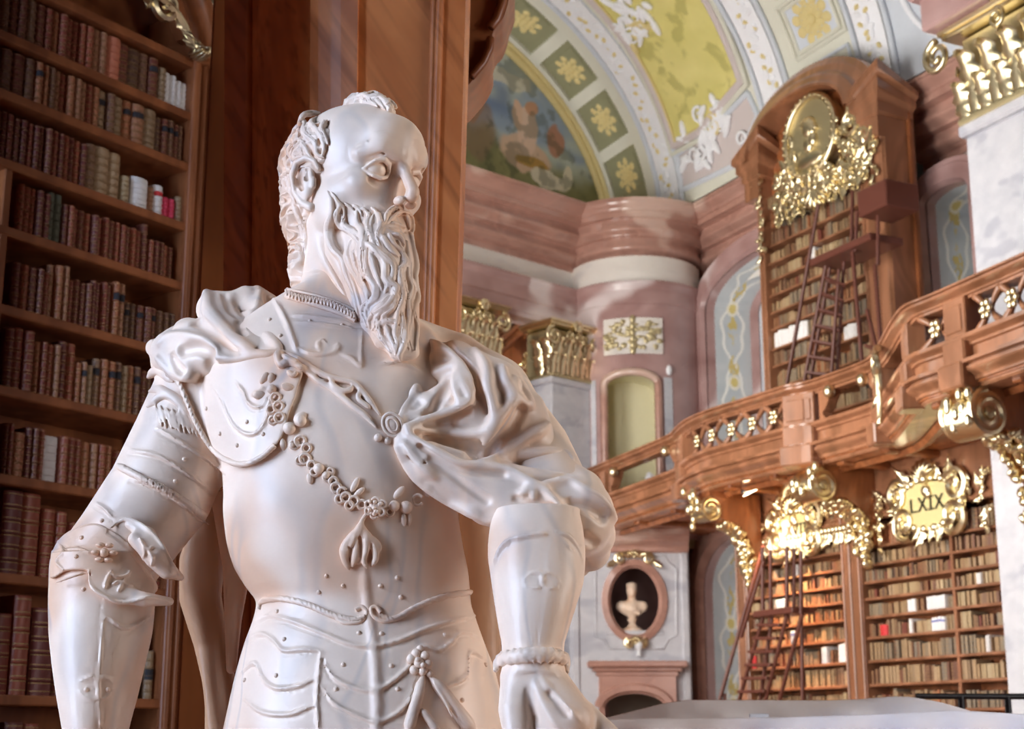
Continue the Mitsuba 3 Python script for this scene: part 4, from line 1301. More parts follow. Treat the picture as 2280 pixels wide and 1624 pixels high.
    rope = on_base(pl + pb, curve([(372, 832), (396, 849), (420, 903), (440, 948), (470, 997), (502, 1024), (540, 1034), (580, 1019), (612, 992)], 4), 3)
    part(st, 'roped_edge', tube(rope, 6.2 * MM, 10, twist=(3, 420, .25)), M, smooth=50)
    for path, r, tw in (([(265, 1039), (310, 1062), (364, 1089), (410, 1118), (455, 1150)], 8.5, 300), ([(577, 1356), (585, 1338), (629, 1334), (682, 1346), (742, 1371), (787, 1381), (812, 1374)], 6.5, 420),
                        ([(845, 1374), (880, 1378), (924, 1354), (984, 1330), (1047, 1319)], 6.5, 420)):
        part(st, 'roped_edge', tube(on_base(base, curve(path, 4), 3), r * MM, 10, twist=(3, tw, .25)), M, smooth=50)
    for path in ([(742, 1371), (765, 1386), (800, 1384), (817, 1366), (806, 1352), (792, 1358)], [(880, 1378), (856, 1384), (832, 1374), (826, 1356), (838, 1352), (848, 1364)]):
        part(st, 'waist_scroll', tube(on_base(base, curve(path, 4), 2), 5 * MM, 8), M, smooth=50)
    # elbow guard
    eg = [plate(arm_r, [(113, 1232), (128, 1202), (171, 1174), (212, 1166), (242, 1178), (275, 1200), (310, 1240), (336, 1280), (352, 1310), (330, 1330), (273, 1345), (232, 1330), (204, 1308), (197, 1274), (150, 1272), (113, 1288)], 9, 5),
          st_chain([(300, 1200, 2.545, 14), (345, 1240, 2.55, 24), (372, 1270, 2.565, 20), (402, 1286, 2.60, 8)], .012), st_chain([(262, 1320, 2.535, 14), (320, 1335, 2.54, 16), (378, 1340, 2.58, 9)], .012),
          st_chain([(290, 1168, 2.56, 12), (330, 1190, 2.555, 16), (350, 1225, 2.555, 18)], .012)]
    el = [([(197, 1272), (203, 1306), (232, 1328), (273, 1343), (334, 1330), (378, 1340)], 4.5, 4, 3, 3, 'u'), ([(240, 1180), (283, 1156), (332, 1180), (362, 1216), (384, 1256), (404, 1286)], 5, 4, 3, 3, 'u'),
          ([(242, 1184), (275, 1206), (310, 1246), (338, 1285), (362, 1297)], 5, 5, 0, 4, 's'), ([(250, 1270), (238, 1290), (232, 1312)], 4, 3, 3, 3, 'u'), ([(244, 1276), (262, 1285), (284, 1280), (292, 1268)], 4, 3, 4, 3, 'u'),
          ([(250, 1300), (268, 1296), (290, 1305), (300, 1300)], 4, 3, 4, 3, 'u'), ([(262, 1318), (272, 1300), (280, 1290)], 3.5, 3, 3, 3, 'u'), ([(310, 1196), (318, 1212), (330, 1222), (344, 1216)], 4, 3, 4, 3, 'u'), ([(318, 1212), (322, 1232), (318, 1250)], 4, 3, 4, 3, 'u'),
          ([(330, 1226), (340, 1244), (336, 1262)], 4, 3, 4, 3, 'u'), ([(115, 1228), (171, 1222), (200, 1230)], 3, 3, 2, 3, 'u'), ([(120, 1300), (160, 1285), (196, 1276)], 3, 3, 2, 3, 'u'), ([(128, 1205), (140, 1230), (124, 1250), (140, 1270)], 4, 3, 1, 3, 'u')]
    put('elbow_guard', eg + strokes(eg, el), .0026, 'elbow guard with rosette and fanned wings')
    rc = on_base(eg, [(232, 1231)], 6)[0]
    R = facing(rc)
    part(st, 'elbow_rosette', join([ball(rc, 10 * MM)] + [ball(rc + R @ (np.array([math.cos(a), math.sin(a), -.1]) * 18 * MM), [10 * MM, 10 * MM, 6 * MM]) for a in np.arange(6) * math.pi / 3]), M, smooth=True)
    # fringe of the sleeve under the shoulder plate
    fr = []
    for i in range(26):
        u = 346 + i * 3.7
        v = 903 + .30 * (u - 346) + 5 * math.sin(i * 1.7)
        fr.append(([(u, v), (u + 4 + 2 * math.sin(i), v + 22), (u + 9 + 3 * math.sin(i * 2.3), v + 44)], 3.4, 1.8, 3, 2, 'u'))
    fm = strokes(pb, fr) + strokes(pb, [([(334, 872), (356, 868), (390, 890), (424, 925)], 12, 10, 0, 8, 'u'), ([(330, 840), (352, 826), (385, 850)], 12, 10, 0, 8, 'u'), ([(330, 905), (372, 880), (420, 905)], 12, 8, 0, 8, 'u')])
    put('sleeve_fringe', fm, .002)
    # neck ruffle and cord
    nb = trunk + neck
    zz = curve([(637, 652), (665, 662), (700, 668), (735, 676), (765, 690), (790, 704)], 4.2)
    zz[:, 1] += np.where(np.arange(len(zz)) % 2 == 0, -5, 5)
    part(st, 'neck_ruffle', join([tube(on_base(nb, curve(zz, 2.5), 13), 4.4 * MM, 7), tube(on_base(nb, curve([(637, 660), (700, 678), (765, 700), (792, 714)], 5), 5), 6 * MM, 8), tube(on_base(nb, curve([(640, 645), (700, 658), (765, 680), (790, 694)], 5), 5), 5 * MM, 8)]), M, smooth=50)
    # cuff
    cu = curve([(1103, 1492), (1110, 1474), (1140, 1464), (1186, 1458), (1230, 1460), (1256, 1470), (1262, 1494)], 5)
    cu[:, 1] += 4 * np.sin(np.arange(len(cu)) * 1.9)
    cb = arm_l + hand
    put('cuff', strokes(cb, [(cu, 13, 13, 2, 5, 'u')] + [([(u, v - 14), (u + 3, v + 16)], 3, 2, 8, 3, 'u') for u, v in cu[3:-3:3]]), .0022)
    # the collar of the order: beads, links and leaves along the breast
    cbase = base + pl
    def beads(name, spots):
        for u, v, r in spots:
            c = on_base(cbase, [(u, v)], r * .45)[0]
            part(st, name, ball(c, r * MM), M, smooth=True)
    beads('collar_bead', [(605, 867, 11), (644, 954, 14), (669, 938, 13), (710, 1044, 12), (878, 1127, 12), (904, 1130, 14), (842, 975, 9), (863, 982, 8), (726, 1058, 9), (650, 992, 8)])
    for u, v, r in ((614, 886, 12), (620, 905, 12), (604, 912, 10), (622, 930, 12), (608, 936, 10), (668, 982, 13), (655, 990, 11), (682, 998, 11), (679, 1022, 13), (668, 1026, 10), (694, 1036, 10), (730, 1062, 12), (742, 1072, 10), (748, 1086, 12), (762, 1096, 11),
                    (770, 1108, 12), (756, 1112, 10), (788, 1116, 12), (778, 1126, 10), (806, 1124, 11), (930, 1114, 14), (868, 1140, 10), (700, 1052, 9), (736, 1050, 8)):
        c = on_base(cbase, [(u, v)], 4)[0]
        part(st, 'collar_link', ring(c, r * MM * .82, 3.7 * MM, facing(c), gap=.5 if int(u) % 3 == 0 else 0), M, smooth=True)
    for u, v, a, b, ang in ((588, 842, 15, 8, -60), (577, 880, 14, 9, 170), (640, 862, 15, 9, 15), (630, 990, 14, 7, 80), (690, 1066, 12, 7, 75), (888, 1098, 18, 8, -50), (899, 1158, 14, 6, 85), (911, 1158, 14, 6, 95), (948, 1094, 15, 8, 60), (668, 930, 16, 11, -40),
                            (790, 1080, 18, 7, -65), (800, 1096, 14, 6, -40), (604, 842, 12, 8, 100)):
        c = on_base(cbase, [(u, v)], 3)[0]
        R = facing(c)
        g = math.radians(-ang)
        R2 = R @ np.array([[math.cos(g), -math.sin(g), 0], [math.sin(g), math.cos(g), 0], [0, 0, 1]])
        part(st, 'collar_leaf', ball(c, [a * MM, b * MM, 5 * MM], R2), M, smooth=True)
    c = on_base(cbase, [(836, 1132)], 6)[0]
    R = facing(c)
    rs = np.random.default_rng(5)
    part(st, 'collar_flower', join([ball(c, [17 * MM, 19 * MM, 10 * MM], R)] + [ring(c + R @ np.array([x * MM, y * MM, 5 * MM]), 7.5 * MM, 3.2 * MM, R) for x, y in ((-14, 8), (0, 15), (14, 9), (12, -8), (-2, -14), (-14, -6))]
                                   + [ball(c + R @ np.array([x, y, 9]) * MM, 4.5 * MM) for x, y in rs.uniform(-14, 14, (9, 2))]), M, smooth=True)
    fl = [([(806, 1170), (803, 1210), (800, 1246)], 13, 24, -6, 8, 'u'), ([(806, 1160), (800, 1180), (785, 1196), (770, 1216), (764, 1240)], 10, 11, 8, 6, 'u'), ([(770, 1215), (768, 1245), (778, 1268)], 12, 6, 8, 5, 'u'), ([(806, 1175), (820, 1200), (834, 1220), (836, 1245), (826, 1262)], 12, 6, 8, 6, 'u'),
          ([(802, 1180), (796, 1210), (790, 1240), (786, 1262)], 10, 6, 10, 5, 'u'), ([(814, 1190), (816, 1220), (810, 1248), (818, 1266)], 9, 5, 12, 4, 'u'), ([(824, 1196), (842, 1212), (846, 1228)], 7, 5, 8, 4, 'u'), ([(790, 1196), (776, 1226)], 5, 4, 16, 3, 'u'),
          ([(806, 1160), (812, 1150), (822, 1140)], 5, 4, 6, 3, 'u'), ([(800, 1196), (803, 1230), (800, 1262)], 4, 4, 14, 3, 's'), ([(778, 1220), (780, 1250)], 3, 3, 16, 3, 's'), ([(826, 1212), (828, 1244)], 3, 3, 16, 3, 's')]
    put('fleece_pendant', strokes(cbase, fl), .0018, 'pendant fleece hanging from the collar')
    # sash from the shoulder knot to the brooch
    sl = [([(628, 782), (642, 788), (664, 800), (705, 827), (741, 842), (785, 852), (806, 872), (822, 892), (846, 924)], 8, 7, 4, 5, 'u'), ([(625, 812), (655, 812), (684, 828), (705, 846), (736, 864), (762, 884), (784, 902), (813, 925), (838, 952)], 7, 7, 3, 5, 'u'),
          ([(628, 784), (618, 792), (626, 812), (646, 800)], 10, 9, 6, 6, 'u'), ([(630, 790), (645, 800), (664, 806)], 7, 6, 10, 4, 'u'), ([(735, 842), (742, 858), (762, 870), (780, 868), (784, 858)], 7, 6, 8, 4, 'u'), ([(704, 830), (700, 840), (710, 850), (722, 846)], 5, 4, 6, 3, 'u'),
          ([(800, 870), (798, 888), (812, 900), (824, 910)], 6, 5, 7, 4, 'u'), ([(664, 812), (676, 818), (690, 830)], 6, 5, 6, 3, 'u'), ([(640, 826), (652, 836), (662, 828)], 7, 5, 5, 3, 'u')]
    put('sash', strokes(cbase, sl), .002, 'openwork sash slanting from the shoulder knot to the brooch')
    bc = on_base(cbase + cape_l_mass, [(874, 946)], 10)[0]
    R = facing(bc)
    g = math.radians(-28)
    R = R @ np.array([[math.cos(g), math.sin(g), 0], [-math.sin(g), math.cos(g), 0], [0, 0, 1]])
    br = part(st, 'brooch', join([ball(bc, [18 * MM, 25 * MM, 10 * MM], R)]), M, smooth=True)
    part(br, 'brooch_rim', join([ring(bc + R[:, 2] * 4 * MM, 20 * MM, 4 * MM, R, 1.3), ring(bc + R[:, 2] * 9 * MM, 10 * MM, 2.2 * MM, R, 1.5)]), M, smooth=True)
    # hip flower and ribbons
    fc = on_base(base, [(933, 1476)], 10)[0]
    R = facing(fc)
    kn = part(st, 'sash_flower', join([ball(fc + R @ np.array([x, y, z]) * MM, r * MM) for x, y, z, r in ((0, 0, 6, 11), (-16, 8, 2, 10), (-6, 19, 2, 10), (12, 14, 3, 10), (18, -2, 2, 10), (8, -17, 1, 10), (-10, -15, 2, 10), (2, 28, -2, 8), (22, -22, -2, 8), (-3, 6, 14, 6), (8, -5, 13, 6))]), M, smooth=True)
    rb = [([(942, 1505), (932, 1545), (922, 1578), (908, 1630)], 11, 13, 2, 4, 'u'), ([(956, 1505), (985, 1540), (1015, 1580), (1053, 1630)], 12, 18, 2, 4, 'u'), ([(938, 1580), (955, 1602), (975, 1630)], 8, 10, 4, 4, 'u'), ([(965, 1520), (990, 1560), (1008, 1600)], 4, 3, 12, 3, 'u'),
          ([(952, 1530), (975, 1570), (1000, 1625)], 6, 8, 4, 4, 's')]
    put('sash_ribbon', strokes(base, rb), .0024)
    # rivets
    rv = mikit.ply(trimesh.creation.icosphere(2, 5.2 * MM), M, smooth=True)
    spots = [(617, 1362), (633, 1424), (615, 1505), (710, 1319), (727, 1283), (764, 1305), (847, 1305), (884, 1287), (892, 1330), (799, 1410), (849, 1412), (990, 1414), (764, 1481), (871, 1483), (748, 1535), (885, 1535), (1029, 1560), (1081, 1481), (545, 1515),
             (410, 1023), (390, 1072), (227, 1160), (690, 716), (762, 725), (624, 748), (600, 712)]
    spots2 = [(460, 910), (550, 940), (490, 966), (586, 967), (528, 992), (182, 1198), (170, 1240), (186, 1313), (192, 1536), (240, 1536)]
    for q in np.vstack([on_base(base, spots, -1), on_base(base + pl + eg, spots2, -1)]):
        part(st, 'rivet', None, M, dict_=rv, to_world=T().translate(q.tolist()))
    # plinth under it
    lo = zrow(2250)
    part(st, 'legs', sculpt([loft([band(1640, 498, 1140, .2), band(1800, 500, 1120, .2), band(2300, 560, 1040, .15), band(2900, 620, 960, .12)], power=2.3)], .012), M, smooth=True)
    return st

# ------------------------------------------------------------------ ornaments in gilt wood
def spiral(r, turns=1.6, n=30, grow=.16, hand=1, start=0.0, r0=.10):
    t = np.linspace(0, 1, n)
    a = start + hand * t * turns * 2 * math.pi
    rad = r * (1 - t) ** .8 + r * r0 * t
    return np.stack([rad * np.cos(a), rad * np.sin(a)], 1)


def gilt(items):
    """Carved scrolls, leaves, buds and shells in a plane (x, y) with height h towards the viewer; one mesh in (x, h, y)."""
    ms = []
    for it in items:
        k = it[0]
        if k == 'scroll':                                 # x, y, radius, start angle, hand, thickness
            _, x, y, r, a, hd, th = it
            p = spiral(r, 1.5, 26, hand=hd, start=a)
            ms.append(tube(np.stack([x + p[:, 0], .02 + .04 * np.linspace(0, 1, len(p)) * r / .2, y + p[:, 1]], 1), th * np.linspace(1, .55, len(p)), 6))
        elif k == 'stem':                                 # points, thickness from, to
            _, pts, t0, t1 = it
            c = curve(np.asarray(pts, float) * 100, 5) / 100
            ms.append(tube(np.stack([c[:, 0], .03 + 0 * c[:, 0], c[:, 1]], 1), np.linspace(t0, t1, len(c)), 6))
        elif k == 'leaf':                                 # x, y, length, width, angle
            _, x, y, L, w, a = it
            n, m = 9, 5
            v = np.linspace(0, 1, n)
            wd = w * np.sin(np.clip(v * 1.05 + .12, 0, 1) * math.pi) ** .7 * (1 + .22 * np.sin(v * 22))
            U = np.linspace(-1, 1, m)
            X = L * v[:, None] + 0 * U
            Y = wd[:, None] * U * .5
            H = .02 + .22 * w * (1 - U ** 2) + L * .22 * v[:, None] ** 2.2
            P = np.stack([x + X * math.cos(a) - Y * math.sin(a), H, y + X * math.sin(a) + Y * math.cos(a)], -1).reshape(-1, 3)
            i, j = np.meshgrid(np.arange(n - 1), np.arange(m - 1), indexing='ij')
            ms.append((P, np.stack([i * m + j, (i + 1) * m + j, (i + 1) * m + j + 1, i * m + j + 1], -1).reshape(-1, 4)))
        elif k == 'bud':                                  # x, y, radius
            _, x, y, r = it
            ms.append(ball([x, .03, y], [r, r * .7, r], None, 1))
        elif k == 'shell':                                # x, y, radius, angle
            _, x, y, r, a = it
            for q in np.linspace(-1.1, 1.1, 7):
                c, s = math.cos(a + q), math.sin(a + q)
                ms.append(ball([x + c * r * .55, .05, y + s * r * .55], [r * .5, .05 + r * .12, r * .15], Rotation.from_euler('y', -(a + q)).as_matrix(), 1))
            ms.append(ball([x, .06, y], [r * .25, r * .2, r * .25], None, 1))
    return join(ms)


def sprig(x, y, dx, dy, n, size, rr):
    """A trailing run of leaves and buds from (x, y)."""
    out = []
    for i in range(n):
        t = i / max(1, n - 1)
        px, py = x + dx * t + rr.normal() * size * .25, y + dy * t + rr.normal() * size * .25
        a = math.atan2(dy, dx)
        out.append(('leaf', px, py, size * rr.uniform(.8, 1.3), size * .6, a + rr.uniform(-1.3, 1.3)))
        if i % 2 == 0:
            out.append(('bud', px + rr.normal() * size * .3, py + rr.normal() * size * .3, size * .28))
    return out


class Shift:
    """A frame moved within another one."""
    def __init__(self, F, a, b, z):
        self.F, self.d = F, np.array([a, b, z], float)

    def mesh(self, vf):
        v, f = (vf.vertices, vf.faces) if hasattr(vf, 'vertices') else vf
        return self.F.mesh((np.asarray(v) + self.d, f))


def carved(holder, F, out, items, name='carving', bs='gold', label=None):
    return part(holder, name, Shift(F, 0, out, 0).mesh(gilt(items)), bs, smooth=45, label=label, kind='stuff')


def acanthus(w, h):
    n, m = 12, 5
    v = np.linspace(0, 1, n)
    b = np.interp(v, [0, .45, .75, .9, 1], [0, .06 * h, .16 * h, .30 * h, .34 * h])
    z = np.interp(v, [0, .45, .75, .9, 1], [0, .52 * h, .88 * h, .96 * h, .84 * h])
    wd = w * (.62 + .30 * np.sin(v * math.pi)) * (1 - v ** 5 * .75) * (1 + .20 * np.sin(v * 26))
    U = np.linspace(-1, 1, m)
    P = np.stack([wd[:, None] * U * .5, b[:, None] + w * (.16 * np.abs(U) - .30 * U ** 2), z[:, None] + 0 * U], -1).reshape(-1, 3)
    i, j = np.meshgrid(np.arange(n - 1), np.arange(m - 1), indexing='ij')
    return P, np.stack([i * m + j, (i + 1) * m + j, (i + 1) * m + j + 1, i * m + j + 1], -1).reshape(-1, 4)


def turned(vf, ang, x, y, z):
    v, f = vf
    c, s = math.cos(ang), math.sin(ang)
    v = np.asarray(v)
    return np.stack([x + v[:, 0] * c - v[:, 1] * s, y + v[:, 0] * s + v[:, 1] * c, z + v[:, 2]], 1), f


def capital(holder, F, a0, a1, b0, b1, z0, z1, ends=(1, 1), n=4, over=.16):
    """A gilt Corinthian capital over a square shaft a0..a1, wall at b0, face at b1."""
    h, w = z1 - z0, a1 - a0
    cp = part(holder, 'capital', F.mesh(join([bevel(a0 + .02, a1 - .02, b0, b1 - .02, z0, z1 - .12 * h, .02), bevel(a0 - .06, a1 + .06, b0, b1 + .06, z0, z0 + .06 * h, .02)])), 'gold_matt', smooth=False)
    part(cp, 'abacus', F.mesh(join([bevel(a0 - over * w, a1 + over * w, b0, b1 + over * w, z1 - .10 * h, z1 - .05 * h, .015), bevel(a0 - over * 1.25 * w, a1 + over * 1.25 * w, b0, b1 + over * 1.25 * w, z1 - .055 * h, z1, .015)])), 'gold', smooth=False)
    for row, (zz, hh, sh) in enumerate(((z0 + .04 * h, .40 * h, 0), (z0 + .10 * h, .62 * h, .5))):
        for i in range(n + (row == 0) - 1 + 1):
            x = a0 + w * (i + sh) / n
            if x > a1 + .01:
                continue
            part(cp, 'leaf', F.mesh(turned(acanthus(w / n * 1.05, hh), 0, x, b1, zz)), 'gold', smooth=50)
        for e, sx, sg in ((ends[0], a0, 1), (ends[1], a1, -1)):
            if e:
                m = max(1, int((b1 - b0) / (w / n)))
                for i in range(m):
                    part(cp, 'leaf', F.mesh(turned(acanthus(w / n * 1.05, hh), sg * math.pi / 2, sx, b1 - (i + .5) * w / n, zz)), 'gold', smooth=50)
    for x, hd in ((a0 - .05 * w, 1), (a0 + w * .36, -1), (a0 + w * .64, 1), (a1 + .05 * w, -1)):
        r = .17 * h if hd and (x < a0 or x > a1) else .10 * h
        p = spiral(r, 1.7, 30, hand=hd, start=math.pi / 2)
        zc = z1 - .15 * h - r * .8
        part(cp, 'volute', F.mesh(tube(np.stack([x + p[:, 0], np.full(len(p), b1 + .10 * w), zc + p[:, 1]], 1), r * .22 * np.linspace(1, .7, len(p)), 7)), 'gold', smooth=True)
    part(cp, 'fleuron', F.mesh(join([ball([(a0 + a1) / 2, b1 + .18 * w, z1 - .07 * h], [.10 * w, .05 * w, .10 * h])] + [ball([(a0 + a1) / 2 + .09 * w * math.cos(q), b1 + .19 * w, z1 - .07 * h + .07 * h * math.sin(q)], [.05 * w, .03 * w, .04 * h], None, 1) for q in np.arange(6) * math.pi / 3])), 'gold', smooth=True)
    return cp


# ---- opening, relief and pale strips of the round pier
def pier_see(u, v, r=1.16):
    d = at(u, v, 1.0) - np.array([0, 0, EYE])
    o = np.array([0, 0, EYE]) - PC
    A, B, C_ = d[:2] @ d[:2], 2 * (o[:2] @ d[:2]), o[:2] @ o[:2] - r * r
    t = (-B - math.sqrt(max(0, B * B - 4 * A * C_))) / (2 * A)
    q = o + d * t
    return math.atan2(q[0], -q[1]), q[2]


def bent(poly, r, name, bs, holder, uv=False):
    m = trimesh.creation.extrude_polygon(poly, .001, engine='earcut')
    m.update_faces(m.face_normals[:, 2] > .5)
    v, f = trimesh.remesh.subdivide_to_size(np.c_[np.asarray(m.vertices)[:, :2], np.zeros(len(m.vertices))], np.asarray(m.faces), .25)
    return part(holder, name, pier.mesh((np.stack([r * np.cos(v[:, 0]), r * np.sin(v[:, 0]), v[:, 1]], 1), f)), bs, smooth=True)


al, zt = pier_see(1345, 860)
ar, _ = pier_see(1465, 860)
_, zb = pier_see(1405, 1050)
_, zc = pier_see(1405, 828)
door = [(al, 4.9), (ar, 4.9)] + [((al + ar) / 2 + (ar - al) / 2 * math.cos(t), zt + (zc - zt) * math.sin(t)) for t in np.linspace(0, math.pi, 16)]
scene[pk] = mikit.ply(pier.mesh(lathe([(1.10, 4.9), (1.10, 4.96)], 60, -1.75, 1.75)), 'mauve_marble', smooth=True)
bent(rect(-1.75, 4.95, 1.75, 8.63).difference(Polygon(door)), 1.16, 'shaft', 'mauve_marble', pk)
dp = np.array(door[1:] + door[:1])
part(pk, 'door_frame', pier.mesh(join([tube(np.stack([1.17 * np.cos(dp[:, 0]), 1.17 * np.sin(dp[:, 0]), dp[:, 1]], 1), .07, 6)])), 'red_marble', smooth=True)
v = np.vstack([np.stack([1.16 * np.cos(dp[:, 0]), 1.16 * np.sin(dp[:, 0]), dp[:, 1]], 1), np.stack([.35 + 0 * dp[:, 0], 1.16 * np.sin(dp[:, 0]), dp[:, 1]], 1)])
k = np.arange(len(dp) - 1)
part(pk, 'passage', pier.mesh(join([(v, np.stack([k, k + 1, k + 1 + len(dp), k + len(dp)], 1)), (np.array([(.36, -.9, 4.8), (.36, .9, 4.8), (.36, .9, 8.2), (.36, -.9, 8.2)]), np.array([[0, 1, 2, 3]]))])), 'ivory', smooth=False)
a0_, z1_ = pier_see(1345, 714)
a1_, z0_ = pier_see(1475, 790)
rl = bent(rect(a0_, z0_, a1_, z1_), 1.19, 'relief_panel', 'pale_marble', pk)
rr = np.random.default_rng(8)
ms = []
for i in range(70):
    a, z = rr.uniform(a0_ + .04, a1_ - .04), rr.uniform(z0_ + .06, z1_ - .06)
    ms.append(ball([1.2 * math.cos(a), 1.2 * math.sin(a), z], [.02, rr.uniform(.03, .08), rr.uniform(.02, .05)], None, 1))
ms += [ball([1.21 * math.cos((a0_ + a1_) / 2), 1.21 * math.sin((a0_ + a1_) / 2), z], [.03, .05, .07], None, 1) for z in np.linspace(z0_ + .05, z1_ - .03, 6)]
part(rl, 'gilt_relief', pier.mesh(join(ms)), 'gold_matt', smooth=True, kind='stuff')
for u0, u1 in ((1478, 1497), (1317, 1328)):
    a, _ = pier_see(u0, 900)
    b, _ = pier_see(u1, 900)
    bent(rect(a, 4.95, b, 7.55), 1.175, 'pale_strip', 'grey_marble', pk)

# ---- end wall: marble pilasters with gilt capitals, and the wooden cases of the room beyond
for u0, u1, cz in ((1228, 1318, 838), (1020, 1110, 790)):
    t0, _ = EW.see(u1, 900, EN + .35)
    t1, zc = EW.see(u0, cz, EN + .35)
    pl = struct('trim_2')
    whole(pl, EW.mesh(bevel(t0, t1, EN - .3, EN + .35, 0, zc - .1, .02)), 'grey_marble', smooth=False)
    part(pl, 'necking', EW.mesh(bevel(t0 - .06, t1 + .06, EN - .3, EN + .40, zc - .1, zc, .02)), 'grey_marble', smooth=False)
    capital(pl, EW, t0 + .02, t1 - .02, EN - .3, EN + .35, zc, 8.45)
bc = thing('far_bookcase', 'gilded orange-lit wooden bookcase glimpsed through the portal between two gilt capitals', 'bookcase')
part(bc, 'carcass', EW.mesh(join([bevel(1.6, 3.2, -2.4, -1.6, 0, 9.3, .03), bevel(3.2, 7.5, -2.8, -2.0, 0, 8.0, .03), bevel(2.2, 2.75, -1.7, -1.4, 0, 8.2, .03)])), 'wood', smooth=False)
a, z = EW.see(1090, 800, -1.4)
b, z2 = EW.see(1170, 725, -1.4)
c2, z3 = EW.see(1210, 760, -1.4)
part(bc, 'pediment', EW.mesh(join([tube([[a, -1.4, z], [b, -1.4, z2], [c2, -1.4, z3]], .10, 6), tube([[a, -1.3, z + .2], [b, -1.3, z2 + .2], [c2, -1.3, z3 + .2]], .06, 6)])), 'wood', smooth=True)
rr = np.random.default_rng(9)
its = []
for u, v, n in ((1170, 790, 9), (1180, 850, 7), (1110, 770, 6), (1100, 800, 5)):
    a, z = EW.see(u, v, -1.3)
    its += sprig(a, z, .1, -.5, n, .20, rr)
carved(bc, EW, -1.3, its)
gl_ = thing('globe_lamp', 'small warm globe lamp in the room beyond the portal', 'lamp')
ga_, gz_ = EW.see(1275, 690, -.9)
part(gl_, 'globe', EW.mesh(ball([ga_, -.9, gz_], .14)), 'ivory', smooth=True)
scene[gl_ + '__globe']['emitter'] = {'type': 'area', 'radiance': {'type': 'rgb', 'value': [70.0, 46.0, 24.0]}}
part(gl_, 'arm', EW.mesh(tube([[ga_, -.9, gz_ + .1], [ga_ - .3, -.5, gz_ + .4], [ga_ - .5, EN - .4, gz_ + .4]], .02, 6)), 'gold', smooth=True)
pb_ = struct('trim_3')  # pale ragged slab shaped as a patch of sunlight on the stone
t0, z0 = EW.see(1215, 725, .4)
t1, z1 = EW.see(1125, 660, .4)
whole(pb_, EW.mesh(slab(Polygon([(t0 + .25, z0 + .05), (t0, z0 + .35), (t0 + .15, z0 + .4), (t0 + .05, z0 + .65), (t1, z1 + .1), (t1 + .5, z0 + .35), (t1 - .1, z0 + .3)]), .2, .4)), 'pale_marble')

# ---- giant pilaster at the right with its gilt capital
GP = 3.4
gp = struct('trim_4', 'grey marble giant pilaster with a gilt capital')
g0, gz = RW.see(2147, 300, GP)
g1 = g0 + 2.3
whole(gp, RW.mesh(bevel(g0, g1, .5, GP, 0, gz - .04, .03)), 'grey_marble', smooth=False)
part(gp, 'necking', RW.mesh(bevel(g0 - .05, g1, .5, GP + .06, gz - .04, gz + .10, .03)), 'grey_marble', smooth=False)
_, gt = RW.see(2090, 110, GP)
capital(gp, RW, g0 + .02, g1, .5, GP, gz + .1, gt + .1, (1, 0), 7, .06)
part(gp, 'entablature_block', RW.mesh(join([bevel(g0 - .25, g1, .5, GP + .3, gt + .12, gt + .55, .03), bevel(g0 - .35, g1, .5, GP + .42, gt + .5, gt + 1.2, .05)])), 'mauve_marble', smooth=False)

# ------------------------------------------------------------------ the gallery: a wooden balcony that swings out and in
ZF, ZR = 4.96, 5.97
fas = [(1377, 1166), (1440, 1146), (1512, 1122), (1530, 1110), (1552, 1096), (1590, 1082), (1629, 1072), (1680, 1060), (1720, 1050), (1759, 1041), (1775, 1037), (1819, 1031), (1900, 1010), (1960, 992), (1985, 978), (2004, 956), (2030, 922), (2056, 896), (2090, 884), (2134, 870), (2280, 820)]
gpath = np.array([RW.level(u, v, ZF) for u, v in fas])
d0 = gpath[0] - gpath[1]
gpath = np.vstack([gpath[0] + d0 * 3, gpath, gpath[-1] + (gpath[-1] - gpath[-2]) * 3])
_c = curve(gpath * 100, 12) / 100
gp3 = np.c_[_c, 0 * _c[:, 0]]
ga = thing('gallery', 'brown wooden gallery that swings in and out along the wall on gilt consoles', 'balcony')


def on_path(dz, off=0.0):
    p = gp3.copy()
    p[:, 2] = dz
    return p


face = rnd_prof([(-.30, -.02), (-.04, -.02), (-.02, .0), (-.02, .03), (.03, .04), (.03, .06, 'c'), (.12, .14), (.12, .16), (.09, .165), (.09, .185), (.16, .19), (.16, .225), (.04, .235), (.04, .25), (.015, .26), (.015, .37), (.05, .38), (.05, .40, 'c'), (.12, .445), (.12, .48), (-.12, .50)])
part(ga, 'fascia', RW.mesh(sweep(on_path(ZF), face, side=-1)), 'wood', smooth=22)
rail = rnd_prof([(-.16, 0), (.03, 0), (.03, .025), (.06, .03), (.06, .04, 'c'), (.15, .085), (.15, .10), (.13, .105), (.13, .115), (.17, .12), (.17, .14, 'o'), (.10, .17), (-.16, .17), (-.16, 0)])
part(ga, 'handrail', RW.mesh(sweep(on_path(ZR - .17), rail, side=-1)), 'wood', smooth=22)
inner = gp3[:, :2].copy()
fl = np.vstack([np.c_[gp3[:, 0], gp3[:, 1] + 0.0], np.c_[gp3[::-1, 0], np.full(len(gp3), .85)]])
fp = Polygon([(x, y) for x, y in fl]).buffer(0)
m = trimesh.creation.extrude_polygon(fp, .10, engine='earcut')
part(ga, 'deck', RW.mesh((np.asarray(m.vertices) + [0, 0, ZF + .02], m.faces)), 'wood_dark', smooth=False)
# frames of the soffit
sl = np.r_[0, np.cumsum(np.linalg.norm(np.diff(gp3[:, :2], axis=0), axis=1))]


def along(s):
    """Point of the gallery's front at arc length s, and its direction."""
    p = np.array([np.interp(s, sl, gp3[:, i]) for i in range(2)])
    q = np.array([np.interp(s + .02, sl, gp3[:, i]) for i in range(2)])
    return p, (q - p) / np.linalg.norm(q - p)


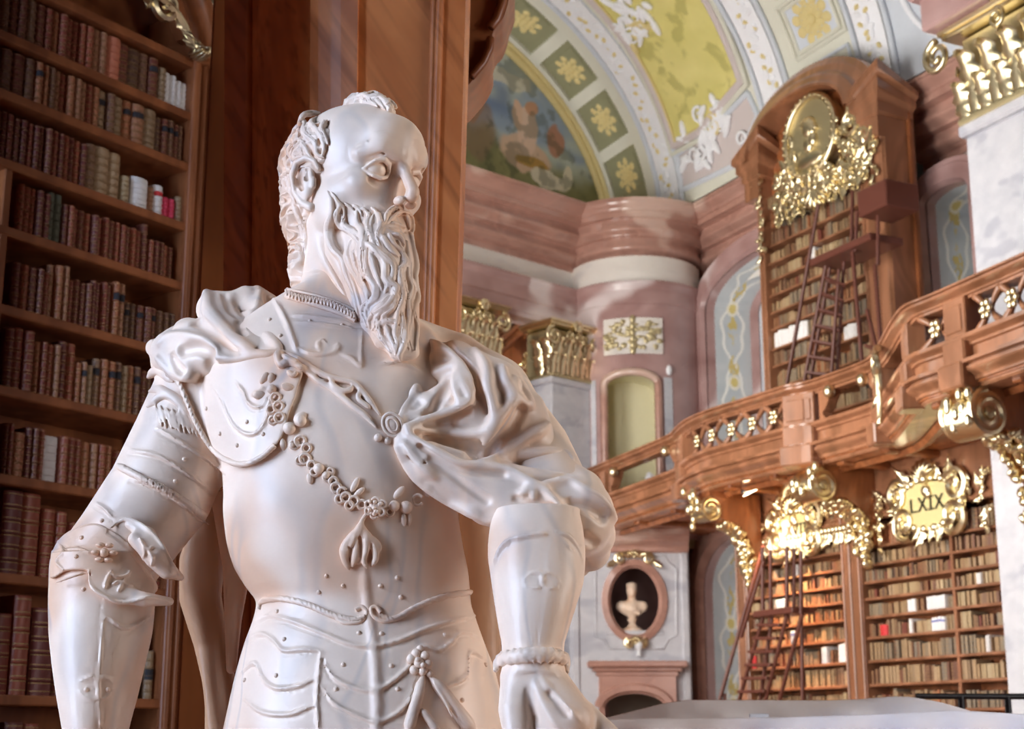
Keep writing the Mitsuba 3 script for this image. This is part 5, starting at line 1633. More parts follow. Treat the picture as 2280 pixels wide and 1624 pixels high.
def near_s(u, v=None, z=ZF):
    """Arc length where the front stands at sheet column u."""
    q = RW(np.c_[gp3[:, :2], np.full(len(gp3), z)])
    a, _, _ = sheet(q)
    return float(np.interp(u, a, sl))


for u in (1400, 1480, 1600, 1700, 1850, 1950, 2060, 2150, 2240):
    s = near_s(u)
    p, t = along(s)
    part(ga, 'soffit_beam', RW.mesh(bevel(p[0] - .07, p[0] + .07, .9, p[1] - .12, ZF - .06, ZF + .03, .02)), 'wood_dark', smooth=False)
part(ga, 'soffit_moulding', RW.mesh(sweep(on_path(ZF - .03), [(-.42, 0), (-.42, -.04), (-.34, -.06), (-.30, 0)], side=-1)), 'wood_dark', smooth=40)


def local(s, off=.02):
    """A frame at the gallery front: along, out, up."""
    p, t = along(s)
    o = np.array([-t[1], t[0]])
    W = lambda q: q[0] * RW.a + q[1] * RW.b
    return Frame(RW(np.array([[p[0] + o[0] * off, p[1] + o[1] * off, 0]]))[0], W(t), W(o))


zb0, zb1 = ZF + .48, ZR - .16


def post(u, w=.22):
    F = local(near_s(u))
    k = part(ga, 'post', F.mesh(bevel(-w / 2, w / 2, -.14, .06, zb0 - .02, zb1 + .02, .012)), 'wood', smooth=False)
    part(k, 'post_panel', F.mesh(bevel(-w / 2 + .04, w / 2 - .04, .05, .075, zb0 + .05, zb1 - .05, .012)), 'wood', smooth=False)
    G = local(near_s(u))
    part(ga, 'fascia_block', G.mesh(join([bevel(-w / 2 - .02, w / 2 + .02, -.1, .16, ZF - .03, ZF + .22, .02), bevel(-w / 2, w / 2, -.1, .10, ZF + .2, ZF + .48, .02)])), 'wood', smooth=False)


def baluster(s0, s1):
    """One interlaced lyre of the balustrade with its gilt rosette, over arc length s0..s1."""
    F = local((s0 + s1) / 2)
    w, h = (s1 - s0) / 2, zb1 - zb0
    c = (zb0 + zb1) / 2
    ms = []
    for sx in (-1, 1):
        t = np.linspace(0, 1, 16)
        x = sx * w * (.98 - .78 * np.sin(t * math.pi) ** 1.2)
        ms.append(tube(np.stack([x, 0 * t - .03, zb0 + h * t], 1), .034 + .012 * np.cos(t * 2 * math.pi), 6))
    b = part(ga, 'baluster', F.mesh(join(ms)), 'wood', smooth=True)
    part(b, 'gilt_rosette', F.mesh(join([ball([0, .03, c], [.045, .04, .05], None, 1)] + [ball([.06 * math.cos(a), .02, c + .07 * math.sin(a)], [.034, .025, .036], None, 1) for a in np.arange(6) * math.pi / 3])), 'gold', smooth=True)


def balustrade(u0, u1, n):
    s = np.linspace(near_s(u0, z=5.7), near_s(u1, z=5.7), n + 1)
    for a, b in zip(s[:-1], s[1:]):
        baluster(a, b)


post(1528, .30)
balustrade(1545, 1752, 5)
post(1782, .34)
post(1815, .16)
post(1972, .22)
post(2040, .26)
balustrade(2050, 2128, 1)
post(2150, .34)
balustrade(2172, 2290, 2)
post(1330, .16)
post(1352, .16)
balustrade(1285, 1325, 1)


def gap_arch(u0, u1):
    """An opening of the parapet with rounded corners and gilt knobs."""
    s0, s1 = near_s(u0, z=5.7), near_s(u1, z=5.7)
    F = local((s0 + s1) / 2)
    w = (s1 - s0) / 2
    o = rect(-w, zb0, w, zb1)
    h = rect(-w + .06, zb0 + .0, w - .06, zb1 - .03).buffer(-.14).buffer(.14)
    for e in (-1, 1):
        h = h.difference(Polygon([(e * w, zb1), (e * (w - .30), zb1), (e * (w - .22), zb1 - .12), (e * (w - .12), zb1 - .24), (e * w, zb1 - .30)]))
    part(ga, 'opening_frame', F.mesh(slab(o.difference(h), -.10, .04)), 'wood', smooth=False)
    for e in (-1, 1):
        part(ga, 'gilt_knob', F.mesh(ball([e * (w - .28), .08, zb1 - .06], [.07, .07, .085])), 'gold', smooth=True)


gap_arch(1362, 1512)
gap_arch(1830, 1962)
# gilt volute where the gallery steps forward
F = local(near_s(1995, z=5.7))
vo = gilt([('scroll', .0, ZR - .28, .17, 1.2, 1, .045), ('leaf', .02, ZR - .45, .34, .12, -1.5), ('leaf', .05, ZR - .75, .26, .10, -1.4), ('stem', [(.0, ZR - .3), (.05, ZR - .6), (.02, ZR - .95)], .045, .03)])
part(ga, 'gilt_volute', Shift(F, 0, .16, 0).mesh(vo), 'gold', smooth=45)


def console(u, v, back, name_label, low, size=1.0):
    """A bracket from the wall to the gallery's front with a gilt scroll and a fall of leaves."""
    s = near_s(u)
    p, t = along(s)
    k = thing('console', name_label, 'bracket')
    a = p[0]
    b1 = p[1] - .05
    t_ = np.linspace(0, 1, 24)
    zl = ZF - low
    lowc = [(back, zl)] + [(back + (b1 - .30 - back) * (1 - math.cos(x * math.pi / 2)) * 1.0, zl + (ZF - .42 - zl) * math.sin(x * math.pi / 2)) for x in t_[1:]]
    poly = Polygon(lowc + [(b1, ZF - .30), (b1, ZF - .02), (back - .1, ZF - .02), (back - .1, zl)]).buffer(0)
    m = trimesh.creation.extrude_polygon(max(getattr(poly, 'geoms', [poly]), key=lambda g_: g_.area), .30 * size, engine='earcut')
    v = np.asarray(m.vertices)
    part(k, 'bracket', RW.mesh((np.stack([a - .15 * size + v[:, 2], v[:, 0], v[:, 1]], 1), m.faces)), 'wood_dark', smooth=False)
    c = spiral(.20 * size, 2.0, 44, hand=-1, start=math.pi / 2)
    roll = np.stack([np.zeros(len(c)), b1 - .02 + c[:, 0], ZF - .27 + c[:, 1]], 1)
    ms = [tube(roll + [a + e, 0, 0], .03 * size, 6) for e in (-.17 * size, .17 * size)]
    cyl = trimesh.creation.cylinder(.19 * size, .36 * size, sections=24)
    cv = np.asarray(cyl.vertices)
    part(k, 'scroll', RW.mesh(join([(np.stack([a + cv[:, 2], b1 - .02 + cv[:, 0], ZF - .27 + cv[:, 1]], 1), cyl.faces)] + ms)), 'gold', smooth=40)
    for e in (-.19 * size, .19 * size):
        part(k, 'scroll_eye', RW.mesh(ball([a + e, b1 - .02, ZF - .27], [.02, .06, .06], None, 1)), 'gold_matt', smooth=True)
    rr_ = np.random.default_rng(int(u))
    ms = []
    for (bb, zz) in lowc[::2]:
        for e in (-.12, .0, .12):
            ms.append(ball([a + e * size + rr_.normal() * .02, bb + .05, zz - .02 + rr_.normal() * .02], [.06, .05, .085], Rotation.from_rotvec(rr_.normal(size=3)).as_matrix(), 1))
    ms += [ball([a + rr_.normal() * .12 * size, b1 + .16 + rr_.normal() * .03, ZF - .22 + rr_.normal() * .12], [.05, .04, .07], None, 1) for _ in range(12)]
    ms += [ball([a + rr_.normal() * .07, back + .06, zl - .05 - q * .09], [.09 - .02 * q, .08, .07], None, 1) for q in range(3)]
    part(k, 'leaf_fall', RW.mesh(join(ms)), 'gold', smooth=True, kind='stuff')
    return k


console(1800, 1050, 2.78, 'console with gilt scroll and leaf fall under the gallery, between the two numbered bookcases', .95)
console(1560, 1100, 2.9, 'small console with gilt leaf fall under the gallery beside the arched niche', 1.0, .8)
console(2150, 865, 3.9, 'console with large gilt scroll before the grey giant pilaster', 1.2, 1.15)

# ------------------------------------------------------------------ books
LEATHER = {}
for i, c in enumerate([(124, 60, 46), (138, 70, 50), (108, 58, 46), (150, 92, 62), (124, 94, 74), (160, 134, 104), (110, 76, 60), (92, 66, 54), (168, 148, 116), (140, 116, 90), (102, 50, 44), (150, 104, 78), (120, 108, 94), (132, 120, 104)]):
    LEATHER[i] = f'leather_{i}'
    plain(LEATHER[i], c, .42, .4)
for nm, c in (('paper_white', (222, 220, 218)), ('cloth_red', (196, 56, 58)), ('cloth_pink', (206, 70, 96)), ('cloth_salmon', (182, 112, 86)), ('cloth_green', (98, 100, 84)), ('cloth_black', (44, 42, 46)), ('label_blue', (92, 100, 170))):
    plain(nm, c, .6, .3)


def book_mesh():
    """A standing volume one unit wide, deep and tall: rounded spine with raised bands."""
    ang = np.linspace(0, math.pi, 7)
    zs = [0, .02]
    sc = [0, 0]
    for z in (.16, .32, .48, .64, .80):
        zs += [z - .012, z, z + .012]
        sc += [0, .035, 0]
    zs += [.98, 1]
    sc += [0, -.02]
    v = []
    for z, e in zip(zs, sc):
        for a in ang:
            v.append((.5 - .5 * math.cos(a), (1 - .10 + .10 * math.sin(a)) + e * math.sin(a) ** .5, z))
    m = len(ang)
    n = len(zs)
    i, j = np.meshgrid(np.arange(n - 1), np.arange(m - 1), indexing='ij')
    f = np.stack([i * m + j, i * m + j + 1, (i + 1) * m + j + 1, (i + 1) * m + j], -1).reshape(-1, 4)
    spine = (np.array(v), f)
    bv = np.array([(0, 0, 0), (1, 0, 0), (1, .9, 0), (0, .9, 0), (0, 0, 1), (1, 0, 1), (1, .9, 1), (0, .9, 1)], float)
    bf = np.array([[0, 1, 2, 3], [4, 7, 6, 5], [0, 4, 5, 1], [1, 5, 6, 2], [0, 3, 7, 4]])
    cap = [(np.vstack([[.5, .5, z], [v[k * m + q] for q in range(m)]]), np.array([[0, q + 1, q + 2] for q in range(m - 1)])) for k, z in ((n - 1, 1), (0, 0))]
    return join([spine, (bv, bf)] + cap)


def bands_mesh():
    ms = []
    ang = np.linspace(.15, math.pi - .15, 7)
    for z in (.045, .135, .185, .295, .345, .455, .505, .615, .665, .775, .825, .955):
        p = [(.5 - .5 * math.cos(a), .905 + .10 * math.sin(a), zz) for zz in (z, z + .012) for a in ang]
        k = np.arange(len(ang) - 1)
        ms.append((np.array(p), np.stack([k, k + 1, k + 1 + len(ang), k + len(ang)], 1)))
    return join(ms)


def label_mesh(z0=.66, z1=.79):
    ang = np.linspace(.3, math.pi - .3, 6)
    p = [(.5 - .5 * math.cos(a), .912 + .10 * math.sin(a), zz) for zz in (z0, z1) for a in ang]
    k = np.arange(len(ang) - 1)
    return np.array(p), np.stack([k, k + 1, k + 1 + len(ang), k + len(ang)], 1)


_bk, _bd, _lb, _lb2 = book_mesh(), bands_mesh(), label_mesh(), label_mesh(.40, .62)
PLY = {}


def shared(kind, bs):
    if (kind, bs) not in PLY:
        PLY[kind, bs] = mikit.ply({'book': _bk, 'bands': _bd, 'label': _lb, 'label2': _lb2}[kind], bs, smooth=50 if kind == 'book' else False)
    return PLY[kind, bs]


def seat(F, a, b, z, w, d, h, lean=0.0):
    """to_world of a unit volume whose lower back corner stands at (a, b, z) of a frame."""
    M = np.eye(4)
    c, s = math.cos(lean), math.sin(lean)
    M[:3, 0] = w * (c * F.a + np.array([0, 0, -s]))
    M[:3, 1] = d * F.b
    M[:3, 2] = h * (np.array([0, 0, c]) + s * F.a)
    M[:3, 3] = F(np.array([[a, b, z]]))[0]
    return T(M)


def put_book(F, a, b, z, w, d, h, bs, label, group, bands=True, title=None, lean=0.0, title_kind='label'):
    k = thing('book', label, 'book', group)
    M = seat(F, a, b, z, w, d, h, lean)
    whole(k, None, bs, dict_=shared('book', bs), to_world=M)
    if bands:
        part(k, 'gilt_band', None, 'gold_matt', dict_=shared('bands', 'gold_dull'), to_world=M, kind='stuff')
    if title:
        part(k, 'title_label', None, title, dict_=shared(title_kind, title), to_world=M)
    return k


plain('gold_dull', (156, 124, 80), .5, .4, metallic=.3)
ORD = ['first', 'second', 'third', 'fourth', 'fifth', 'sixth', 'seventh', 'eighth', 'ninth', 'tenth', 'eleventh', 'twelfth', 'thirteenth', 'fourteenth', 'fifteenth', 'sixteenth', 'seventeenth', 'eighteenth', 'nineteenth', 'twentieth',
       'twenty-first', 'twenty-second', 'twenty-third', 'twenty-fourth', 'twenty-fifth', 'twenty-sixth', 'twenty-seventh', 'twenty-eighth', 'twenty-ninth', 'thirtieth', 'thirty-first', 'thirty-second', 'thirty-third', 'thirty-fourth', 'thirty-fifth', 'thirty-sixth', 'thirty-seventh', 'thirty-eighth', 'thirty-ninth', 'fortieth']
SETS = {'red': ([0, 1, 10, 2], 'red-brown leather'), 'redbrown': ([0, 1, 3, 11], 'reddish brown leather'), 'brown': ([2, 4, 6, 9], 'brown leather'), 'dark': ([7, 6, 2], 'dark brown leather'), 'tan': ([3, 9, 3, 11], 'tan leather'),
        'tandark': ([4, 6, 3, 9], 'brown leather'), 'light': ([5, 8, 5], 'pale tan leather')}

# ------------------------------------------------------------------ the tall bookcase at the left
BF = Frame([-1.93274863, 7.2, 0], [0.575, 0.818, 0], [0.818, -0.575, 0])
lb = thing('tall_bookcase', 'tall dark walnut bookcase behind the statue, filled with old leather books', 'bookcase')
SHZ = [5.235, 4.933, 4.647, 4.316, 3.996, 3.627, 3.253, 2.857, 2.42, 1.895, 1.35]
part(lb, 'back', BF.mesh(box(-5.2, .62, -.42, -.38, 0, 7.5)), 'wood_dark', smooth=False)
for i, z in enumerate(SHZ):
    part(lb, 'shelf', BF.mesh(bevel(-5.2, .42, -.39, 0, z - .045, z, .006)), 'wood_dark', smooth=False)
part(lb, 'side', BF.mesh(bevel(.405, .60, -.42, .0, 0, 5.55, .008)), 'wood_dark', smooth=False)
for q0, q1, o in ((.41, .45, .03), (.47, .50, .045), (.515, .545, .03), (.56, .60, .05)):
    part(lb, 'side_moulding', BF.mesh(join([tube([[(q0 + q1) / 2, 0, 0], [(q0 + q1) / 2, 0, 5.3]], (q1 - q0) * .6, 10)])), 'wood_dark', smooth=True)
for z0, z1 in zip(SHZ[4:], SHZ[3:]):
    pass
part(lb, 'divider', BF.mesh(bevel(-.70, -.655, -.39, -.005, 0, SHZ[3] - .045, .006)), 'wood_dark', smooth=False)
part(lb, 'divider', BF.mesh(bevel(-1.02, -.96, -.39, .02, SHZ[3], 7.0, .006)), 'wood_dark', smooth=False)
a = np.linspace(0, math.pi / 2, 20)
part(lb, 'head_arch', BF.mesh(tube(np.stack([.50 - .75 * (1 - np.cos(a)) * 1.2, .0 * a, 5.22 + .75 * np.sin(a)], 1), .09, 8)), 'wood_dark', smooth=True)
part(lb, 'head_board', BF.mesh(slab(Polygon([(.60, 5.3), (.60, 7.4), (-1.2, 7.4), (-1.2, 6.0), (-.4, 5.98), (.1, 5.72), (.36, 5.35)]), -.10, -.02)), 'wood_dark', smooth=False)
gi = [('scroll', -.10, 5.50, .11, 2.6, 1, .032), ('scroll', .12, 5.42, .09, 1.5, -1, .028), ('stem', [(-.45, 5.62), (-.2, 5.58), (.02, 5.48), (.22, 5.40), (.34, 5.27)], .03, .022), ('leaf', .22, 5.42, .18, .08, -.9), ('leaf', .30, 5.34, .12, .08, -1.2), ('leaf', -.05, 5.50, .18, .08, -.3),
      ('bud', .36, 5.28, .04), ('leaf', -.3, 5.60, .2, .09, -.5), ('scroll', -.42, 5.52, .10, 0, -1, .03), ('shell', .37, 5.27, .07, -1.2), ('leaf', .05, 5.46, .14, .07, -2.0), ('scroll', .48, 5.56, .09, 1.2, 1, .03), ('leaf', .50, 5.45, .14, .05, -1.5)]
carved(lb, BF, .03, gi, 'gilt_scrollwork')
# the sight of a shelf: sheet column -> place along the shelf
ends = [((10, 71), (422, 245)), ((0, 192), (419, 364)), ((0, 348), (417, 497)), ((0, 500), (407, 626)), ((0, 674), (323, 763)), ((0, 856), (315, 927)), ((0, 1051), (228, 1094)), ((0, 1274), (112, 1287)), ((0, 1548), (360, 1556)), ((0, 1840), (360, 1830))]
rows = [[(-110, 0, 6, .25, 'brown'), (0, 100, 5, .265, 'brown'), (100, 234, 9, .25, 'redbrown'), (236, 265, 1, .285, 'cloth_salmon'), (266, 352, 4, .24, 'dark'), (352, 368, 1, .20, 'brown'), (368, 392, 2, .19, 'paper_white'), (392, 416, 2, .17, 'paper_white')],
        [(-110, 0, 6, .24, 'dark'), (0, 75, 3, .245, 'dark'), (75, 120, 3, .23, 'tandark'), (120, 220, 7, .25, 'redbrown'), (220, 292, 4, .25, 'tandark'), (292, 345, 2, .24, 'tan'), (345, 417, 6, .21, 'dark')],
        [(-110, 0, 8, .24, 'red'), (0, 192, 14, .245, 'red'), (195, 216, 1, .26, 'tandark'), (216, 271, 2, .265, 'light'), (274, 292, 1, .16, 'light'), (296, 332, 1, .18, 'paper_white'), (334, 346, 1, .15, 'tan'), (346, 366, 1, .18, 'paper_white'), (366, 392, 2, .13, 'cloth_pink'), (392, 415, 2, .15, 'brown')],
        [(34, 108, 5, .24, 'red'), (108, 138, 2, .265, 'cloth_green'), (138, 314, 14, .22, 'red'), (314, 327, 1, .27, 'red'), (329, 388, 5, .19, 'red')],
        [(28, 105, 5, .23, 'red'), (106, 148, 3, .28, 'redbrown'), (150, 200, 4, .23, 'red'), (200, 248, 4, .26, 'red'), (248, 274, 2, .28, 'tan'), (280, 400, 9, .20, 'dark')],
        [(10, 70, 3, .30, 'red'), (74, 130, 4, .26, 'redbrown'), (131, 165, 2, .285, 'red'), (166, 205, 3, .21, 'tan'), (206, 310, 7, .25, 'tandark'), (312, 390, 6, .24, 'dark')],
        [(6, 26, 2, .24, 'red'), (26, 52, 1, .21, 'tan'), (53, 95, 3, .24, 'red'), (96, 130, 1, .225, 'paper_white'), (131, 246, 7, .23, 'redbrown'), (250, 380, 7, .21, 'red')],
        [(-2, 84, 2, .40, 'red'), (88, 142, 2, .32, 'red'), (144, 240, 4, .27, 'red'), (244, 380, 6, .30, 'red')],
        [(-20, 20, 1, .36, 'red'), (21, 58, 1, .43, 'red'), (62, 114, 1, .39, 'red'), (116, 200, 3, .38, 'red'), (204, 300, 4, .33, 'red'), (322, 364, 2, .23, 'tan')],
        [(0, 40, 1, .43, 'red'), (40, 75, 1, .42, 'red'), (76, 200, 4, .38, 'red'), (205, 380, 6, .37, 'red')]]
rb = random.Random(11)
NB = 0
for ri, (row, ((pa, va), (pb, vb)), z) in enumerate(zip(rows, ends, SHZ[1:])):
    n = 0
    shelf_word = ORD[ri]
    for u0, u1, k, h, st in row:
        qa, _ = BF.see(u0, va + (u0 - pa) * (vb - va) / (pb - pa), -.04)
        qb, _ = BF.see(u1, va + (u1 - pa) * (vb - va) / (pb - pa), -.04)
        ws = [rb.uniform(.85, 1.15) for _ in range(k)]
        q = qa
        for w in ws:
            w = w / sum(ws) * (qb - qa)
            hh = min(h * rb.uniform(.965, 1.02), SHZ[ri] - .05 - z - .012)
            n += 1
            if st in SETS:
                bs, look = LEATHER[rb.choice(SETS[st][0])], SETS[st][1]
            else:
                bs, look = st, {'cloth_salmon': 'tall salmon-coloured', 'paper_white': 'white paper-covered', 'cloth_pink': 'bright pink', 'cloth_green': 'grey-green'}[st]
            big = h > .3
            title = None
            tk = 'label'
            if st == 'tan' and ri == 8:
                title, tk = 'cloth_black', 'label2'
            elif st in ('tan', 'tandark', 'dark') and rb.random() < .35:
                title = 'cloth_black'
            elif st == 'paper_white' and ri == 2 and u0 == 346:
                title = 'cloth_red'
            put_book(BF, q + .001, -.30, z, w - .002, .26 + rb.uniform(-.015, .015), hh, bs, f"{look} {'folio' if big else 'book'}, {ORD[min(n - 1, 39)]} from the left on the {shelf_word} shelf of the tall bookcase",
                     f'books on the {shelf_word} shelf of the tall bookcase', bands=st in SETS, title=title, title_kind=tk)
            NB += 1
            q += w

# ------------------------------------------------------------------ the two numbered bookcases under the gallery
CN = 2.70                                               # their front
FAR = {}                                                # bsdf -> meshes of the far rows


def far_rows(F, runs, front, who):
    """Rows of far volumes: runs of (a0, a1, z, height room)."""
    global NB
    r = random.Random(int(runs[0][0] * 1000) + len(runs))
    for a0, a1, z, room in runs:
        a, left, tone, hs = a0, 0, [4], .7
        while a < a1 - .02:
            if left <= 0:
                left = r.randint(3, 9)
                tone = r.choice([[4, 4, 6], [5, 5, 9], [8, 5, 8], [9, 9, 4], [11, 3, 9], [12, 12, 6], [13, 13, 12], [7, 6, 2], [2, 4, 9, 12, 6], [5, 12, 7, 9]])
                hs = r.uniform(.62, .88)
                even = len(set(tone)) < 3
            w = min(r.uniform(.026, .052), a1 - a)
            h = min(room * hs * (1 + r.uniform(-.02, .02) if even else r.uniform(.86, 1.06)), room * .94)
            bs, dd = LEATHER[r.choice(tone)], front - r.choice([0, 0, .01, .025, .04])
            FAR.setdefault(bs, []).append(F.mesh(box(a + .002, a + w - .002, front - .22, dd, z, z + h)))
            if r.random() < .75:
                for zz in (.10, .30, .50, .70, .88):
                    FAR.setdefault('gold_dull', []).append(F.mesh(box(a + .006, a + w - .006, dd - .03, dd + .003, z + h * zz, z + h * zz + .010)))
            a += w
            left -= 1


shelf_v = [1217, 1257, 1295, 1332, 1373, 1419, 1471, 1524, 1583]
shelf_z = [RW.see(1932, v, CN)[1] for v in shelf_v]
cs = {}
for nm, uL, uR, lab in (('LXVII', 1672, 1889, 'walnut bookcase under the gallery behind the lower ladder, lit warm by a spotlight'), ('LXIX', 1932, 2260, 'walnut bookcase under the gallery beside the grey giant pilaster, under the LXIX cartouche')):
    a0, _ = RW.see(uL, 1450, CN)
    a1, _ = RW.see(uR, 1450, CN)
    k = thing('numbered_bookcase', lab, 'bookcase')
    cs[nm] = (k, a0, a1)
    part(k, 'back', RW.mesh(box(a0 - .2, a1 + .2, CN - .34, CN - .30, 0, 5.0)), 'wood_dark', smooth=False)
    for z in shelf_z:
        part(k, 'shelf', RW.mesh(bevel(a0 - .02, a1 + .02, CN - .32, CN, z - .035, z, .006)), 'wood', smooth=False)
    for x0, x1 in ((a0 - .24, a0), (a1, a1 + .2)):
        part(k, 'side', RW.mesh(bevel(x0, x1, .92, CN + .04, 0, 4.95, .012)), 'wood', smooth=False)
        part(k, 'side_moulding', RW.mesh(join([tube([[x, CN + .04, 0], [x, CN + .04, 4.5]], .022, 8) for x in (x0 + .03, x1 - .03)])), 'wood', smooth=True)
    zt_ = shelf_z[0]
    part(k, 'head_panel', RW.mesh(join([bevel(a0 - .02, a1 + .02, CN - .3, CN + .01, zt_ + .34, 4.98, .01)])), 'wood', smooth=False)
    part(k, 'head_moulding', RW.mesh(sweep([[a0 - .02, CN + .01, zt_ + .30], [a1 + .02, CN + .01, zt_ + .30]], rnd_prof([(0, 0), (.05, .01), (.06, .04, 'c'), (.02, .09), (0, .10)]), side=-1)), 'wood', smooth=40)
    if nm == 'LXIX':
        d, _ = RW.see(2126, 1380, CN)
        part(k, 'divider', RW.mesh(bevel(d - .025, d + .025, CN - .32, CN - .01, 0, zt_ + .3, .006)), 'wood', smooth=False)
        runs = [(x0, x1, z, rm) for z, rm in zip(shelf_z, [.33] + [shelf_z[i] - shelf_z[i + 1] - .035 for i in range(len(shelf_z) - 1)]) for x0, x1 in ((a0 + .01, d - .03), (d + .03, a1))]
    else:
        runs = [(a0 + .01, a1 - .01, z, rm) for z, rm in zip(shelf_z, [.33] + [shelf_z[i] - shelf_z[i + 1] - .035 for i in range(len(shelf_z) - 1)])]
    far_rows(RW, runs, CN - .03, nm)
# single volumes that stand out there
pick = [('paper_white', 2023, 2041, 4, .78, '{o} white book of the pair on the fifth shelf under the LXIX cartouche', 2), ('paper_white', 2066, 2108, 4, .80, '{o} book of the slanting white row on the fifth shelf under the LXIX cartouche', 6), ('cloth_red', 1962, 1978, 5, .62, 'bright red book on the sixth shelf under the LXIX cartouche', 1),
        ('paper_white', 2027, 2034, 5, .80, 'narrow tall white book standing alone on the sixth shelf under the LXIX cartouche', 1), ('paper_white', 2077, 2108, 5, .72, '{o} blue-marked white book beside the divider on the sixth shelf under the LXIX cartouche', 4), ('paper_white', 1930, 1937, 0, .9, 'white book at the near end of the top shelf under the LXIX cartouche', 1),
        ('paper_white', 2177, 2188, 3, .75, '{o} white book on the fourth shelf between divider and grey pilaster', 2), ('paper_white', 2199, 2208, 6, .75, '{o} white book on the seventh shelf close to the grey pilaster', 2),
        ('paper_white', 1883, 1890, 2, .8, 'white book ending the third shelf behind the lower ladder', 1), ('paper_white', 1878, 1889, 3, .75, 'bright white book ending the fourth shelf behind the lower ladder', 1), ('paper_white', 1832, 1844, 6, .85, '{o} white book in mid-row on the seventh shelf behind the lower ladder', 2), ('paper_white', 1870, 1889, 6, .92, '{o} white book of three ending the seventh shelf behind the lower ladder', 3),
        ('paper_white', 1728, 1752, 3, .78, '{o} lamp-lit white book seen through the poles of the lower ladder', 3), ('paper_white', 1766, 1776, 1, .8, 'white book high behind the lower ladder on the second shelf', 1), ('paper_white', 1762, 1773, 5, .82, 'white book with a blue stripe beside the lower ladder legs on the sixth shelf', 1), ('cloth_red', 1676, 1684, 6, .7, 'red book starting the seventh shelf behind the lower ladder', 1)]
for bs, u0, u1, si, hh, lab, n in pick:
    v = shelf_v[si] - (u0 - 1932) * (.17 - si * .018)
    a0, _ = RW.see(u0, v, CN - .02)
    a1, _ = RW.see(u1, v, CN - .02)
    rm = .33 if si == 0 else shelf_z[si - 1] - shelf_z[si] - .035
    for i in range(n):
        w = (a1 - a0) / n
        put_book(RW, a0 + w * i + .002, CN - .24, shelf_z[si], w - .004, .245, rm * hh * (1 + .03 * ((i * 7) % 3 - 1)), bs, lab.format(o=ORD[i]), 'white books of the numbered bookcases' if bs == 'paper_white' else None, bands=False, title='label_blue' if 'blue' in lab else None)


def cartouche(k, u, v, w, h, text, out, full):
    a, z = RW.see(u, v, out)
    rr = np.random.default_rng(int(u))
    tw = np.linspace(0, 2 * math.pi, 60, endpoint=False)
    px = w * np.cos(tw) * (1 + .10 * np.cos(3 * tw) + .06 * np.cos(5 * tw))
    pz = h * np.sin(tw) * (1 + .08 * np.sin(3 * tw + .4))
    c = part(k, 'cartouche', RW.mesh(slab(Polygon(np.stack([a + px, z + pz], 1)).buffer(0), out, out + .05)), 'gold_paint', smooth=False)
    its = [('scroll', a - w * .95, z + h * .55, .20, .5, 1, .05), ('scroll', a + w * .95, z + h * .55, .20, 2.6, -1, .05), ('scroll', a - w * .8, z - h * .7, .20, 5.2, -1, .05), ('scroll', a + w * .8, z - h * .7, .20, 4.0, 1, .05), ('shell', a, z + h * 1.05, .24, math.pi / 2), ('leaf', a - .1, z - h * .95, .30, .14, -1.9), ('leaf', a + .1, z - h * .95, .30, .14, -1.2),
           ('leaf', a + w * .6, z + h * .8, .34, .16, 1.0), ('leaf', a - w * .6, z + h * .8, .34, .16, 2.1), ('bud', a, z + h * .55, .08), ('bud', a + .03, z + h * .4, .06)]
    for i in range(40):
        t = i / 40 * 2 * math.pi
        its.append(('bud' if i % 2 else 'leaf',) + ((a + w * 1.06 * math.cos(t), z + h * 1.08 * math.sin(t), .05) if i % 2 else (a + w * 1.0 * math.cos(t), z + h * 1.02 * math.sin(t), .20, .12, t + rr.uniform(-.6, .6))))
    for s in (-1, 1):
        its += sprig(a + s * w * 1.1, z + h * .25, s * w * .75, .12, 8, .13, rr)
        if full:
            its += sprig(a + s * w * 1.75, z + h * .6, 0, -h * 2.0, 10, .13, rr)
    part(c, 'carved_frame', Shift(RW, 0, out + .02, 0).mesh(gilt(its)), 'gold', smooth=45, kind='stuff')
    tm = meshkit.text_mesh(text, h * .62, .012, bold=False)
    tv = np.asarray(tm.vertices)
    tv = tv - [(tv[:, 0].max() + tv[:, 0].min()) / 2, (tv[:, 1].max() + tv[:, 1].min()) / 2, 0]
    part(c, 'lettering', RW.mesh((np.stack([a + tv[:, 0] * 1.1, out + .05 + tv[:, 2], z + tv[:, 1]], 1), tm.faces[:, ::-1])), 'ink', smooth=False, label=f'dark painted numerals {text}')
    return a, z


cartouche(cs['LXIX'][0], 2072, 1122, .52, .27, 'LXIX', CN + .02, True)
a, z = cartouche(cs['LXVII'][0], 1775, 1180, .44, .22, 'LXVII', CN + .03, False)
rr = np.random.default_rng(3)
its = []
for i in range(26):                                      # a fringe of carved drops along the head of the shelves
    u = 1685 + i * 8.2
    x, zz = RW.see(u, 1238 - (u - 1685) * .17, CN + .05)
    its += [('leaf', x, zz + .12, .20, .12, -1.57 + rr.uniform(-.4, .4)), ('bud', x, zz + .16, .05)]
its += sprig(a - .6, z + .2, -.5, -.6, 10, .14, rr) + sprig(a + .55, z + .25, .45, .1, 8, .16, rr) + [('scroll', a, z + .42, .22, 1.2, 1, .05), ('scroll', a - .25, z + .40, .18, 2.2, -1, .05), ('shell', a - .05, z + .45, .22, 1.57)]
carved(cs['LXVII'][0], RW, CN + .03, its, 'carved_crest')

